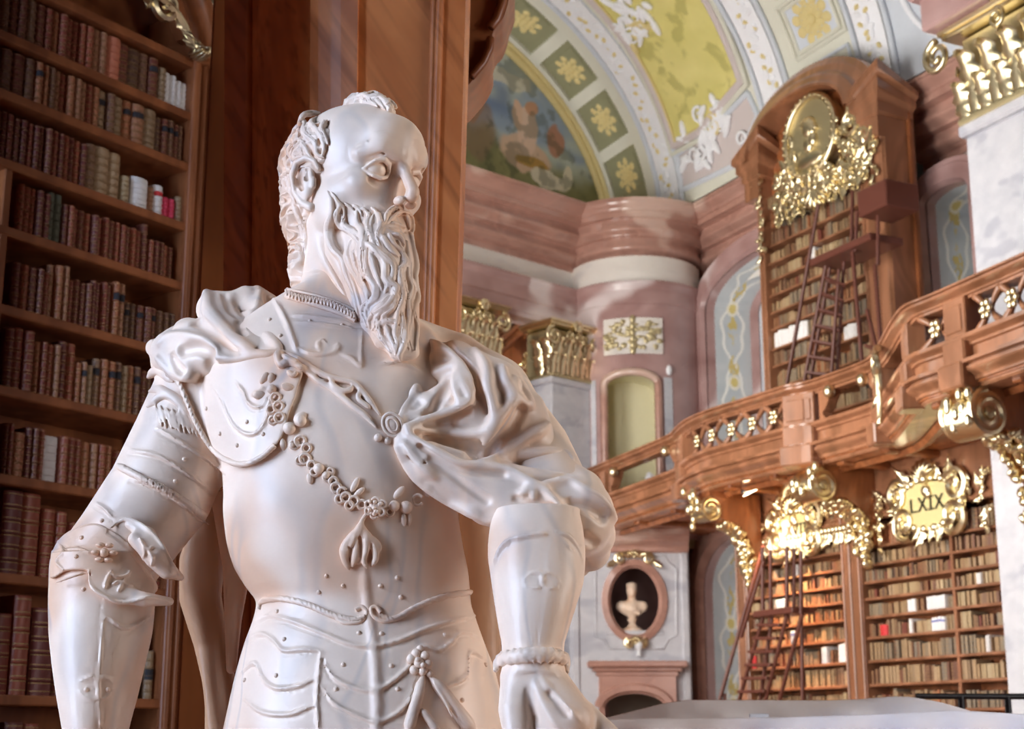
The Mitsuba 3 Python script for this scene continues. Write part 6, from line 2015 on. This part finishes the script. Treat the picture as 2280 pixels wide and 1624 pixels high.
# ------------------------------------------------------------------ the arched bookcase on the gallery
UN = 1.70
ub = thing('arched_bookcase', 'tall walnut bookcase on the gallery with an arched pediment and a gilt medallion', 'bookcase')
uL, _ = RW.see(1713, 700, UN)
uR, _ = RW.see(1932, 600, UN)
uv_ = [542, 581, 620, 654, 693, 730, 775, 814, 863, 908, 952]
uz = [RW.see(1722, v, UN)[1] for v in uv_]
part(ub, 'back', RW.mesh(box(uL - .1, uR + .6, 1.30, 1.34, 5.0, 10.2)), 'wood_dark', smooth=False)
for z in uz:
    part(ub, 'shelf', RW.mesh(bevel(uL - .02, uR + .02, 1.32, UN - .02, z - .03, z, .006)), 'wood', smooth=False)
rms = [.30] + [uz[i] - uz[i + 1] - .03 for i in range(len(uz) - 1)]
far_rows(RW, [(uL + .01, uR - .01, z, rm) for z, rm in zip(uz, rms)], UN - .05, 'upper')
far_rows(RW, [(uL + .01, uR - .01, uz[0] + .30 * (i + 1), .30) for i in range(2)], UN - .05, 'upper')
for bs, u0, u1, si, lab, n in (('paper_white', 1726, 1800, 6, '{o} book of the long white run low in the arched bookcase', 9), ('paper_white', 1805, 1816, 2, '{o} white book high in the arched bookcase behind the ladder pole', 2), ('paper_white', 1880, 1910, 7, '{o} white book beside the ladder legs low in the arched bookcase', 4)):
    v = uv_[si] - (u0 - 1722) * .42
    a0, _ = RW.see(u0, v, UN - .05)
    a1, _ = RW.see(u1, v, UN - .05)
    for i in range(n):
        w = (a1 - a0) / n
        put_book(RW, a0 + w * i, UN - .30, uz[si], w - .003, .27, rms[si] * (.82 + .05 * ((i * 5) % 3)), bs, lab.format(o=ORD[i]), 'white books in the arched bookcase', bands=False)
pL, _ = RW.see(1692, 600, UN + .05)
pR, _ = RW.see(1975, 420, UN + .05)
top, _z = None, None
_, zC = RW.see(1690, 395, UN + .05)
part(ub, 'side', RW.mesh(bevel(pL, uL, 1.3, UN + .05, 5.0, zC + .1, .015)), 'wood', smooth=False)
part(ub, 'side', RW.mesh(bevel(uR, pR, 1.2, UN + .05, 5.0, zC + .1, .015)), 'wood', smooth=False)
part(ub, 'side_moulding', RW.mesh(join([tube([[x, UN + .05, 5.0], [x, UN + .05, zC]], .03, 8) for x in (pL + .05, uR + .05, uR + .28, pR - .05)])), 'wood', smooth=True)
aA, zA = RW.see(1670, 350, UN + .2)
aB, zB = RW.see(1888, 225, UN + .2)
_, zT = RW.see(1790, 171, UN + .2)
zT -= .22
zS = (zA + zB) / 2 - .08
t = np.linspace(0, math.pi, 36)
arcp = np.stack([(aA + aB) / 2 + (aB - aA) / 2 * np.cos(math.pi - t), 0 * t, zS + (zT - zS) * np.sin(t)], 1)
pp = rnd_prof([(-.46, UN - .1), (-.46, UN + .05), (-.38, UN + .10, 'c'), (-.22, UN + .16), (-.20, UN + .22, 'c'), (-.04, UN + .30), (0, UN + .30), (0, 1.3)])
m = sweep(arcp, [(x, y) for x, y in pp], up=(0, 1, 0), side=-1)
part(ub, 'arched_pediment', RW.mesh(m), 'wood', smooth=40)
part(ub, 'tympanum', RW.mesh(slab(Polygon([(x, z) for x, _, z in arcp[:, :]] + [(aB, uz[0] + .55), (aA, uz[0] + .55)]).buffer(0), 1.32, UN - .12)), 'wood_dark', smooth=False)
crn = rnd_prof([(0, 0), (.04, .02), (.04, .10, 'c'), (.12, .18), (.12, .26), (.18, .30), (.18, .38), (0, .42)])
for x0, x1, zz in ((aA - .26, aA + .10, zA - .36), (aB + .14, pR + .0, zA - .40)):
    part(ub, 'cornice_block', RW.mesh(join([sweep([[x0, 1.25, zz], [x0, UN + .14, zz], [x1, UN + .14, zz], [x1, 1.25, zz]], crn, side=-1), box(x0, x1, 1.25, UN + .14, zz - .3, zz + .42)])), 'wood', smooth=40)
    if x0 > aA:
        part(ub, 'cornice_block', RW.mesh(join([bevel(x0 + .04, x1 - .05, 1.25, UN + .12, zz + .40, zz + .54, .03), bevel(x0 + .10, x1 - .12, 1.25, UN + .06, zz + .52, zz + .64, .03)])), 'wood', smooth=False)
# gilt medallion with a bearded head in profile
ma, mz = RW.see(1803, 302, UN + .12)
md = part(ub, 'medallion', RW.mesh(slab(Polygon([(ma + .56 * math.cos(x), mz + .58 * math.sin(x)) for x in np.linspace(0, 2 * math.pi, 48, endpoint=False)]), UN - .1, UN + .10)), 'gold_matt', smooth=False)
x = np.linspace(0, 2 * math.pi, 64, endpoint=False)
part(md, 'rim', RW.mesh(join([tube(np.stack([ma + .58 * np.cos(x), np.full(64, UN + .12), mz + .60 * np.sin(x)], 1), .055, 8, closed=True)] + [ball([ma + .58 * math.cos(q), UN + .17, mz + .60 * math.sin(q)], .028, None, 1) for q in x[::2]])), 'gold', smooth=True)
part(md, 'relief_head', RW.mesh(join([ball([ma + .0, UN + .12, mz + .12], [.14, .09, .17]), ball([ma + .08, UN + .12, mz + .06], [.07, .07, .10]), ball([ma + .15, UN + .12, mz + .08], [.03, .04, .04]), ball([ma + .08, UN + .12, mz - .08], [.08, .07, .12]), ball([ma - .04, UN + .11, mz - .12], [.10, .07, .14]), ball([ma - .06, UN + .11, mz + .20], [.13, .08, .10]), ball([ma - .05, UN + .10, mz - .36], [.30, .06, .14])])), 'gold', smooth=True)
rr = np.random.default_rng(21)
its = []
for u0, v0, u1, v1, n, sz in ((1725, 468, 1922, 372, 34, .26), (1730, 445, 1915, 352, 26, .26), (1724, 500, 1924, 394, 40, .15), (1885, 250, 1938, 330, 12, .22), (1872, 300, 1905, 345, 8, .2), (1690, 400, 1697, 570, 16, .13), (1938, 300, 1944, 430, 12, .12), (1745, 400, 1760, 350, 8, .18), (1862, 290, 1900, 380, 12, .22), (1725, 430, 1750, 390, 7, .2)):
    a0, z0 = RW.see(u0, v0, UN + .1)
    a1, z1 = RW.see(u1, v1, UN + .1)
    its += sprig(a0, z0, a1 - a0, z1 - z0, n, sz, rr)
for u, v, r, s, h in ((1790, 410, .20, 0, 1), (1840, 400, .22, 2, -1), (1760, 440, .18, 3, 1), (1880, 380, .18, 1, -1), (1895, 275, .20, 1.5, 1), (1925, 300, .16, .5, -1), (1900, 330, .18, 4, 1), (1755, 385, .18, 2, -1)):
    a0, z0 = RW.see(u, v, UN + .12)
    its.append(('scroll', a0, z0, r, s, h, .05))
a0, z0 = RW.see(1815, 415, UN + .15)
its += [('shell', a0, z0, .34, -1.2), ('shell', a0 + .3, z0 + .05, .26, -.9)]
carved(ub, RW, UN + .08, its, 'carved_crest')

# what is left of the far rows is one mass of volumes
fb = thing('far_books', 'rows of brown and tan leather volumes filling the far bookcases', 'books', kind='stuff')
for i, (bs, ms) in enumerate(FAR.items()):
    scene[f'{fb}__{i + 1:03d}'] = mikit.ply(join(ms), bs)

# ------------------------------------------------------------------ library ladders and small fittings


def pole(pts, r=.022, sq=False):
    return tube([RW(np.array([[*RW.see(u, v, n)[:1], n, RW.see(u, v, n)[1]]]))[0] for u, v, n in pts], r, 6)


def rung(u0, v0, n0, u1, v1, n1, d=.12):
    """A flat tread between two stringers."""
    A, B = [RW(np.array([[RW.see(u, v, n)[0], n, RW.see(u, v, n)[1]]]))[0] for u, v, n in ((u0, v0, n0), (u1, v1, n1))]
    x = (B - A) / np.linalg.norm(B - A)
    y = np.cross([0, 0, 1.0], x)
    y /= np.linalg.norm(y)
    v, f = bevel(0, np.linalg.norm(B - A), -d / 2, d / 2, -.02, .02, .006)
    return A + v[:, :1] * x + v[:, 1:2] * y + v[:, 2:] * np.array([0, 0, 1.0]), f


ul = thing('library_ladder', 'brown wooden library ladder with a platform standing on the gallery before the arched bookcase', 'ladder')
for p in ([(1752, 858, 2.4), (1822, 455, 2.4)], [(1790, 858, 2.5), (1838, 592, 2.5)], [(1803, 858, 2.3), (1848, 592, 2.3)], [(1898, 425, 2.3), (1896, 560, 2.3)], [(1908, 470, 2.5), (1905, 560, 2.5)], [(1955, 480, 2.5), (1955, 590, 2.5)], [(1898, 560, 2.5), (1924, 858, 2.5)], [(1948, 590, 2.5), (1968, 858, 2.6)], [(1880, 570, 2.3), (1862, 858, 2.3)], [(1928, 770, 2.5), (1968, 785, 2.6)],
          [(1930, 690, 2.55), (1968, 840, 2.6)], [(1868, 600, 2.4), (1850, 858, 2.4)]):
    part(ul, 'pole', pole(p, .028), 'ladder_wood', smooth=True)
for i in range(7):
    t_ = (i + .6) / 7.2
    part(ul, 'step', rung(1840 - 44 * t_, 600 + 252 * t_, 2.5, 1884 - 24 * t_, 618 + 240 * t_, 2.3, .16), 'ladder_wood', smooth=False)
c0 = [RW.see(u, v, 2.4) for u, v in ((1828, 590), (1956, 578))]
part(ul, 'platform', RW.mesh(bevel(c0[0][0], c0[1][0] + .1, 2.05, 2.6, c0[0][1] - .05, c0[0][1] + .05, .015)), 'ladder_wood', smooth=False)
b0 = RW.see(1905, 488, 2.5)
b1 = RW.see(1985, 420, 2.5)
part(ul, 'top_box', RW.mesh(bevel(b0[0] + .05, b0[0] + .62, 1.95, 2.5, b0[1], b0[1] + .36, .015)), 'ladder_wood', smooth=False)
ll = thing('library_ladder', 'dark wooden library ladder with a platform leaning before the lamp-lit bookcase under the gallery', 'ladder')
for p in ([(1598, 1575, 3.55), (1700, 1214, 2.95)], [(1640, 1580, 3.25), (1702, 1365, 3.25)], [(1613, 1575, 3.45), (1614, 1545, 3.45)], [(1697, 1220, 3.25), (1699, 1368, 3.25)], [(1715, 1225, 3.15), (1716, 1368, 3.15)], [(1752, 1218, 3.25), (1752, 1368, 3.25)], [(1768, 1222, 3.15), (1768, 1366, 3.15)], [(1783, 1228, 3.25), (1784, 1368, 3.25)], [(1720, 1370, 3.15), (1690, 1580, 3.15)],
          [(1786, 1368, 3.25), (1732, 1575, 3.25)], [(1784, 1370, 3.15), (1788, 1580, 3.15)], [(1752, 1370, 3.25), (1700, 1580, 3.25)], [(1650, 1420, 3.35), (1700, 1250, 3.25)]):
    part(ll, 'pole', pole(p, .026), 'ladder_wood', smooth=True)
for i in range(7):
    t_ = (i + .7) / 7
    part(ll, 'step', rung(1700 - 60 * t_, 1372 + 208 * t_, 3.25, 1750 - 48 * t_, 1372 + 206 * t_, 3.25, .16), 'ladder_wood', smooth=False)
c0 = RW.see(1698, 1368, 3.2)
c1 = RW.see(1786, 1368, 3.2)
part(ll, 'platform', RW.mesh(bevel(c0[0], c1[0], 3.0, 3.35, c0[1] - .05, c0[1] + .03, .01)), 'ladder_wood', smooth=False)

la, lz = RW.see(1668, 1092, 3.3)
lamp = thing('spotlight', 'black cylindrical spotlight hanging under the gallery, aimed at the books behind the lower ladder', 'spotlight')
LP = RW(np.array([[la, 3.3, lz]]))[0]
ta, tz_ = RW.see(1775, 1290, CN)
LD = RW(np.array([[ta, CN, tz_]]))[0] - LP
LD /= np.linalg.norm(LD)
part(lamp, 'housing', tube([LP - LD * .02 + [0, 0, .30], LP - LD * .02 + [0, 0, .22], LP - LD * .10 + [0, 0, .12], LP + LD * .02], [.03, .10, .11, .12], 16), 'black_metal', smooth=40)
dk = trimesh.creation.cylinder(.105, .01, sections=20)
zz_ = LD
xx_ = np.cross([0, 0, 1.0], zz_)
xx_ /= np.linalg.norm(xx_)
dv = np.asarray(dk.vertices) @ np.stack([xx_, np.cross(zz_, xx_), zz_], 0) + LP + LD * .035
kk = part(lamp, 'lens', (dv, dk.faces), 'white_metal', smooth=False)
scene[kk]['emitter'] = {'type': 'area', 'radiance': {'type': 'rgb', 'value': [26.0, 17.0, 9.5]}}
scene['spot_beam'] = {'type': 'spot', 'to_world': T().look_at(origin=(LP + LD * .08).tolist(), target=(LP + LD).tolist(), up=[0, 0, 1]), 'intensity': {'type': 'rgb', 'value': [90.0, 50.0, 25.0]}, 'cutoff_angle': 32, 'beam_width': 12}

# the niche wall under the round pier: pale marble with an oval niche, a bust, a mantelpiece
NW = Frame([0, 24.45, 0], [1, 0, 0], [0, -1, 0])
nw = struct('wall_niche')
x0, _ = NW.see(1268, 1400)
x1, _ = NW.see(1537, 1400)
ox, oz = NW.see(1413, 1339)
rx, rz = .50, .64
ell_ = lambda k_: Polygon([(ox + rx * k_ * math.cos(q), oz + rz * k_ * math.sin(q)) for q in np.linspace(0, 2 * math.pi, 48, endpoint=False)])
whole(nw, NW.mesh(slab(rect(x0, 0, x1, 5.0).difference(ell_(1)).difference(rect(NW.see(1345, 1560)[0], 0, NW.see(1478, 1560)[0], NW.see(1478, 1552)[1] + .1)), -.3, 0)), 'grey_marble', smooth=False)
q = np.linspace(0, 2 * math.pi, 60, endpoint=False)
part(nw, 'niche_frame', NW.mesh(sweep(np.stack([ox + rx * np.cos(q), 0 * q, oz + rz * np.sin(q)], 1), [(-.03, -.02), (-.02, .05), (.07, .07), (.10, .03), (.12, 0)], up=(0, 1, 0), closed_path=True, side=1)), 'red_marble', smooth=40)
part(nw, 'niche_lining', NW.mesh((lambda v: (np.vstack([np.stack([v[:, 0], 0 * v[:, 0], v[:, 1]], 1), np.stack([v[:, 0], 0 * v[:, 0] - .31, v[:, 1]], 1)]), np.stack([np.arange(60), (np.arange(60) + 1) % 60, (np.arange(60) + 1) % 60 + 60, np.arange(60) + 60], 1)))(np.stack([ox + rx * np.cos(q), oz + rz * np.sin(q)], 1))), 'chamber_stone', smooth=True)
part(nw, 'niche_chamber', NW.mesh(join([box(x0 + .1, x1 - .1, -2.6, -2.5, oz - 1.2, oz + 1.1), box(x0 + .02, x0 + .1, -2.6, -.3, oz - 1.2, oz + 1.1), box(x1 - .1, x1 - .02, -2.6, -.3, oz - 1.2, oz + 1.1), box(x0 + .02, x1 - .02, -2.6, -.3, oz + 1.1, oz + 1.2), box(x0 + .02, x1 - .02, -2.6, -.3, oz - 1.3, oz - 1.2)])), 'chamber_stone', smooth=False)
mo = [NW.see(u, v) for u, v in ((1326, 1262), (1326, 1418), (1346, 1424), (1356, 1444), (1478, 1444), (1488, 1424), (1506, 1416), (1506, 1266), (1490, 1256), (1480, 1238), (1352, 1238), (1344, 1256))]
mo = np.array([(x, .0, z) for x, z in mo])
part(nw, 'panel_moulding', NW.mesh(tube(np.vstack([mo, mo[:1]]), .025, 6)), 'grey_marble', smooth=True)
xa, za = NW.see(1300, 1232)
part(nw, 'lower_cornice', NW.mesh(sweep([[x1, 0, za], [x0, 0, za]], rnd_prof([(0, 0), (.05, .02), (.05, .08, 'c'), (.18, .20), (.18, .26), (.26, .30), (.26, .36), (0, .40)]), side=1)), 'red_marble', smooth=40)
for kx in (x0 + .05, x1 - .12):
    part(nw, 'pilaster_strip', NW.mesh(bevel(kx, kx + .10, -.05, .05, 0, za, .01)), 'grey_marble', smooth=False)
ov = gilt([('leaf', ox + .02, oz + rz + .08, .22, .12, .1), ('leaf', ox - .02, oz + rz + .08, .22, .12, 3.0), ('scroll', ox - .22, oz + rz + .02, .10, .5, 1, .03), ('scroll', ox + .22, oz + rz + .02, .10, 2.6, -1, .03), ('shell', ox, oz + rz + .05, .12, 1.57), ('leaf', ox + .3, oz + rz - .02, .2, .1, -.6), ('leaf', ox - .3, oz + rz - .02, .2, .1, 3.7), ('shell', ox, oz - rz - .02, .12, 1.57), ('scroll', ox - .10, oz - rz - .02, .08, 2, 1, .03), ('scroll', ox + .10, oz - rz - .02, .08, 1, -1, .03)])
part(nw, 'gilt_ornament', Shift(NW, 0, .08, 0).mesh(ov), 'gold', smooth=45, kind='stuff')
bu = thing('portrait_bust', 'small white marble bust on a pedestal in the dark oval niche', 'bust')
bz = oz - rz * .72
bx = ox - .02
C = lambda x, o, z: NW(np.array([[bx + x, -.30 + o, bz + z]]))[0]
part(bu, 'bust', sculpt([ell(C(0, .02, .66), (.085, .10, .12)), ell(C(0, .08, .62), (.05, .05, .07), k=.02), ell(C(0, .11, .63), (.016, .02, .03), k=.01), ell(C(0, -.01, .74), (.09, .10, .05), k=.02), chain([C(0, 0, .56), C(0, -.01, .46)], [.06, .075], .03), ell(C(0, -.01, .36), (.20, .11, .12), k=.04), chain([C(-.17, 0, .40), C(.17, 0, .40)], [.085, .085], .04),
                         chain([C(0, .02, .34), C(0, .02, .22)], [.13, .06], .04), chain([C(-.18, .03, .44), C(-.05, .10, .34), C(.10, .10, .28)], [.03, .03, .03], .02)], .012), 'marble', smooth=True)
pl3 = lathe([(.001, 0), (.17, 0), (.17, .04), (.10, .07), (.05, .12), (.06, .16), (.09, .20), (.001, .21)], 24)
part(bu, 'pedestal', NW.mesh((np.asarray(pl3[0]) + [bx, -.30, bz], pl3[1])), 'marble', smooth=40)
part(nw, 'niche_sill', NW.mesh(bevel(ox - .46, ox + .46, -.9, .02, bz - .08, bz, .02)), 'grey_marble', smooth=False)
mt = struct('trim_5', 'red marble mantelpiece below the oval niche')
mx0, mz0 = NW.see(1312, 1484)
mx1, _ = NW.see(1522, 1484)
whole(mt, NW.mesh(join([bevel(mx0 + .10, mx1 - .10, 0, .18, mz0 - .16, mz0 - .08, .015), bevel(mx0 + .04, mx1 - .04, 0, .24, mz0 - .09, mz0 - .02, .02), bevel(mx0 - .04, mx1 + .04, 0, .32, mz0 - .03, mz0 + .07, .025)])), 'red_marble', smooth=False)
fx0, fz = NW.see(1345, 1560)
fx1, ftop = NW.see(1478, 1552)
fo = Polygon(arched(fx0, fx1, 0, fz - .12, .22))
part(mt, 'breast', NW.mesh(slab(rect(mx0 + .14, 0, mx1 - .14, mz0 - .1).difference(fo), 0, .16)), 'red_marble', smooth=False)
o = np.array(arched(fx0, fx1, 0, fz - .12, .22))[1:]
part(mt, 'opening_moulding', NW.mesh(sweep(np.stack([o[:, 0], 0 * o[:, 0], o[:, 1]], 1), [(0, .14), (-.04, .22), (-.12, .22), (-.16, .16)], up=(0, 1, 0), side=1)), 'red_marble', smooth=40)
part(mt, 'hearth_back', NW.mesh(join([box(fx0 - .1, fx1 + .1, -1.3, -1.2, 0, fz + .3), box(fx0 - .2, fx0 - .1, -1.3, -.31, 0, fz + .3), box(fx1 + .1, fx1 + .2, -1.3, -.31, 0, fz + .3), box(fx0 - .2, fx1 + .2, -1.3, -.31, fz + .2, fz + .3)])), 'chamber_stone', smooth=False)
vx, vz = NW.see(1423, 1474, .1)
vs_ = thing('glass_vase', 'small pale vase on the mantelpiece below the oval niche', 'vase')
pl3 = lathe([(.001, 0), (.05, 0), (.03, .05), (.045, .10), (.07, .16), (.05, .22), (.06, .24), (.001, .24)], 20)
whole(vs_, NW.mesh((np.asarray(pl3[0]) + [vx, .1, vz + .09], pl3[1])), 'white_metal', smooth=40)
gl = thing('gallery_lamp', 'small white lamp standing behind the parapet opening of the gallery', 'lamp')
la_ = at(1446, 1066, 24.0)
part(gl, 'stem', tube([la_ + [-.04, 0, -.24], la_ + [-.04, 0, .02], la_ + [0, -.02, .08]], .03, 8), 'white_metal', smooth=True)
part(gl, 'head', tube([la_ + [-.02, 0, .09], la_ + [.06, -.03, -.02], la_ + [.08, -.05, -.10]], [.03, .07, .09], 12), 'white_metal', smooth=40)
wl = thing('wall_sensor', 'small white oval fitting on the round pier beside its arched opening', 'fitting')
wa, wz = pier_see(1487, 826)
whole(wl, pier.mesh(ball([1.2 * math.cos(wa), 1.2 * math.sin(wa), wz], [.04, .05, .09])), 'white_metal', smooth=True)

# ------------------------------------------------------------------ the wooden pier behind the statue
pw = thing('wooden_pier', 'tall pier veneered in polished burr walnut behind the statue', 'pier')


def strip(t0, b0, t1, b1, y0, y1, name, bs='wood_burr', thick=.35, holder=pw, zt=8.0):
    """An upright board whose edges stand at sheet columns t (at the sheet's top) and b (at row 740), depth y0 at its left, y1 at its right."""
    v = []
    for ut, ub, y in ((t0, b0, y0), (t1, b1, y1)):
        p, q = at(ut, 0, y), at(ub, 740, y)
        for z in (0, zt):
            x = q[0] + (p[0] - q[0]) * (z - q[2]) / (p[2] - q[2])
            v += [(x, y, z), (x, y + thick, z)]
    v = np.array(v)
    h = trimesh.convex.convex_hull(v)
    return part(holder, name, h, bs, smooth=False)


def bead(t, b, y, r, name='bead', bs='wood_burr', zt=8.0):
    p, q = at(t, 0, y), at(b, 740, y)
    f = lambda z: q[0] + (p[0] - q[0]) * (z - q[2]) / (p[2] - q[2])
    return part(pw, name, tube([[f(0), y, 0], [f(zt), y, zt]], r, 14), bs, smooth=True)


strip(500, 497, 548, 546, 4.98, 4.92, 'side_strip')
bead(556, 553, 4.90, .013)
strip(562, 560, 692, 686, 4.88, 4.26, 'side_panel')
strip(691, 686, 738, 732, 4.09, 4.05, 'corner_strip')
strip(738, 732, 797, 789, 4.05, 4.03, 'front_strip')
strip(797, 789, 962, 942, 4.055, 4.055, 'front_panel')
bead(967, 947, 4.05, .010)
bead(980, 958, 4.045, .012)
strip(984, 963, 1037, 1015, 4.05, 4.06, 'edge_strip')
part(pw, 'back_panel', bevel(-1.20, -.30, 5.6, 5.7, 0, 8.0, .01), 'wood_dark', smooth=False)
co = [(1022, -60), (1140, -60), (1132, 0), (1128, 18), (1118, 44), (1102, 62), (1095, 84), (1096, 108), (1088, 130), (1076, 150), (1058, 172), (1036, 196), (1022, 206)]
cp = curve(np.array(co, float), 8)
q = np.array([at(u, v, 4.75) for u, v in cp])
m = trimesh.creation.extrude_polygon(Polygon(q[:, [0, 2]]).buffer(0), .30, engine='earcut')
v = np.asarray(m.vertices)
cpk = part(pw, 'carved_bracket', (np.stack([v[:, 0], 4.75 + v[:, 2], v[:, 1]], 1), m.faces[:, ::-1]), 'wood_dark', smooth=30, label='dark carved bracket at the pier head')
part(cpk, 'bracket_roll', join([tube(np.array([at(u, v, 4.73) for u, v in ((1122, -40), (1118, 10), (1106, 44), (1092, 62))]), .016, 8), tube(np.array([at(u, v, 4.73) for u, v in ((1092, 84), (1090, 110), (1076, 140), (1050, 172))]), .014, 8)]), 'wood_dark', smooth=True)
# an unseen pier added to block window light, and the gallery over the tall bookcase: what keeps that corner in shade
p2 = thing('side_pier', 'unseen wooden pier added left of the view to shade the bookcase corner', 'pier')
part(p2, 'shaft', bevel(-3.4, -1.88, 2.6, 3.75, 0, 8.0, .03), 'wood_burr', smooth=False)
part(p2, 'plinth', bevel(-3.48, -1.80, 2.52, 3.83, 0, .5, .03), 'wood_burr', smooth=False)
g2 = thing('side_gallery', 'wooden gallery over the tall bookcase', 'balcony')
part(g2, 'deck', BF.mesh(bevel(-5.2, 1.2, -.42, .9, 6.3, 6.5, .03)), 'wood_dark', smooth=False)
part(g2, 'parapet', BF.mesh(bevel(-5.2, 1.2, .84, .90, 6.5, 7.4, .02)), 'wood_dark', smooth=False)

# ------------------------------------------------------------------ a dust sheet over a display case, and a barrier rail
ds = thing('dust_sheet', 'pale dust sheet draped over a long display case before the far bookcases', 'sheet')
us = np.linspace(1225, 2420, 150)
front = np.interp(us, [1225, 1330, 1400, 1560, 1700, 1900, 2060, 2230, 2300, 2420], [1612, 1603, 1600, 1599, 1597, 1590, 1581, 1592, 1600, 1612])
backv = np.interp(us, [1225, 1330, 1420, 1500, 1560, 1640, 1880, 1960, 2050, 2090, 2150, 2230, 2290, 2420], [1616, 1606, 1586, 1567, 1559, 1559, 1560, 1558, 1551, 1552, 1562, 1584, 1598, 1622])
Y0, Y1 = 5.0, 5.75
prof = []
for i, u in enumerate(us):
    zf, zb = at(u, front[i], Y0)[2], at(u, backv[i], Y1)[2]
    x = at(u, 1600, (Y0 + Y1) / 2)[0]
    fold = .012 * math.sin(u * .021) + .008 * math.sin(u * .047 + 1)
    col = [(x, Y0 - .03 + fold * 2, 0), (x, Y0 - .02 + fold * 1.6, zf * .6), (x, Y0 - .012 + fold, zf - .05), (x, Y0, zf - .006), (x, Y0 + .02, zf), (x, Y0 + .10, zf - .012), (x, Y0 + .28, (zf + zb) / 2 - .045 + fold), (x, Y1 - .25, zb - .035), (x, Y1 - .08, zb - .006), (x, Y1, zb), (x, Y1 + .10, zb - .015), (x, Y1 + .5, zb - .03), (x, Y1 + .8, zb - .06), (x, Y1 + .84, 0)]
    prof.append(col)
prof = np.array(prof)
nU, nV = prof.shape[:2]
i, j = np.meshgrid(np.arange(nU - 1), np.arange(nV - 1), indexing='ij')
whole(ds, (prof.reshape(-1, 3), np.stack([i * nV + j, (i + 1) * nV + j, (i + 1) * nV + j + 1, i * nV + j + 1], -1).reshape(-1, 4)), 'linen', smooth=True)
fk = [at(u, v, Y0 + .06) for u, v in ((1240, 1612), (1300, 1602), (1370, 1596), (1430, 1588), (1480, 1580))]
br = thing('barrier_rail', 'black metal barrier rail beyond the end of the dust sheet', 'rail')
P = [at(u, v, 8.2) for u, v in ((2040, 1551), (2420, 1552))]
part(br, 'bar', tube(P, .016, 8), 'black_metal', smooth=True)
for u in (2140, 2243, 2380):
    p = at(u, 1552, 8.2)
    part(br, 'post', tube([p, [p[0], p[1], 0]], .018, 8), 'black_metal', smooth=True)
pn = thing('paper_roll', 'small white roll lying in the fold of the dust sheet', 'roll')
p = at(1690, 1599, 5.06)
whole(pn, tube([p + [-.03, 0, 0], p + [.03, .0, 0]], .014, 12), 'white_metal', smooth=40)

build_statue()
pl = thing('statue_plinth', 'pale stone plinth that carries the marble statue', 'plinth')
_b = min(v[:, 2].min() for k, d in scene.items() if k == 'marble_statue__legs' for v in [meshkit.WRITTEN[d['filename']][0]])
part(pl, 'block', bevel(-.80, .35, 2.25, 3.05, 0, _b - .06 if _b > .2 else .12, .02), 'grey_marble', smooth=False)
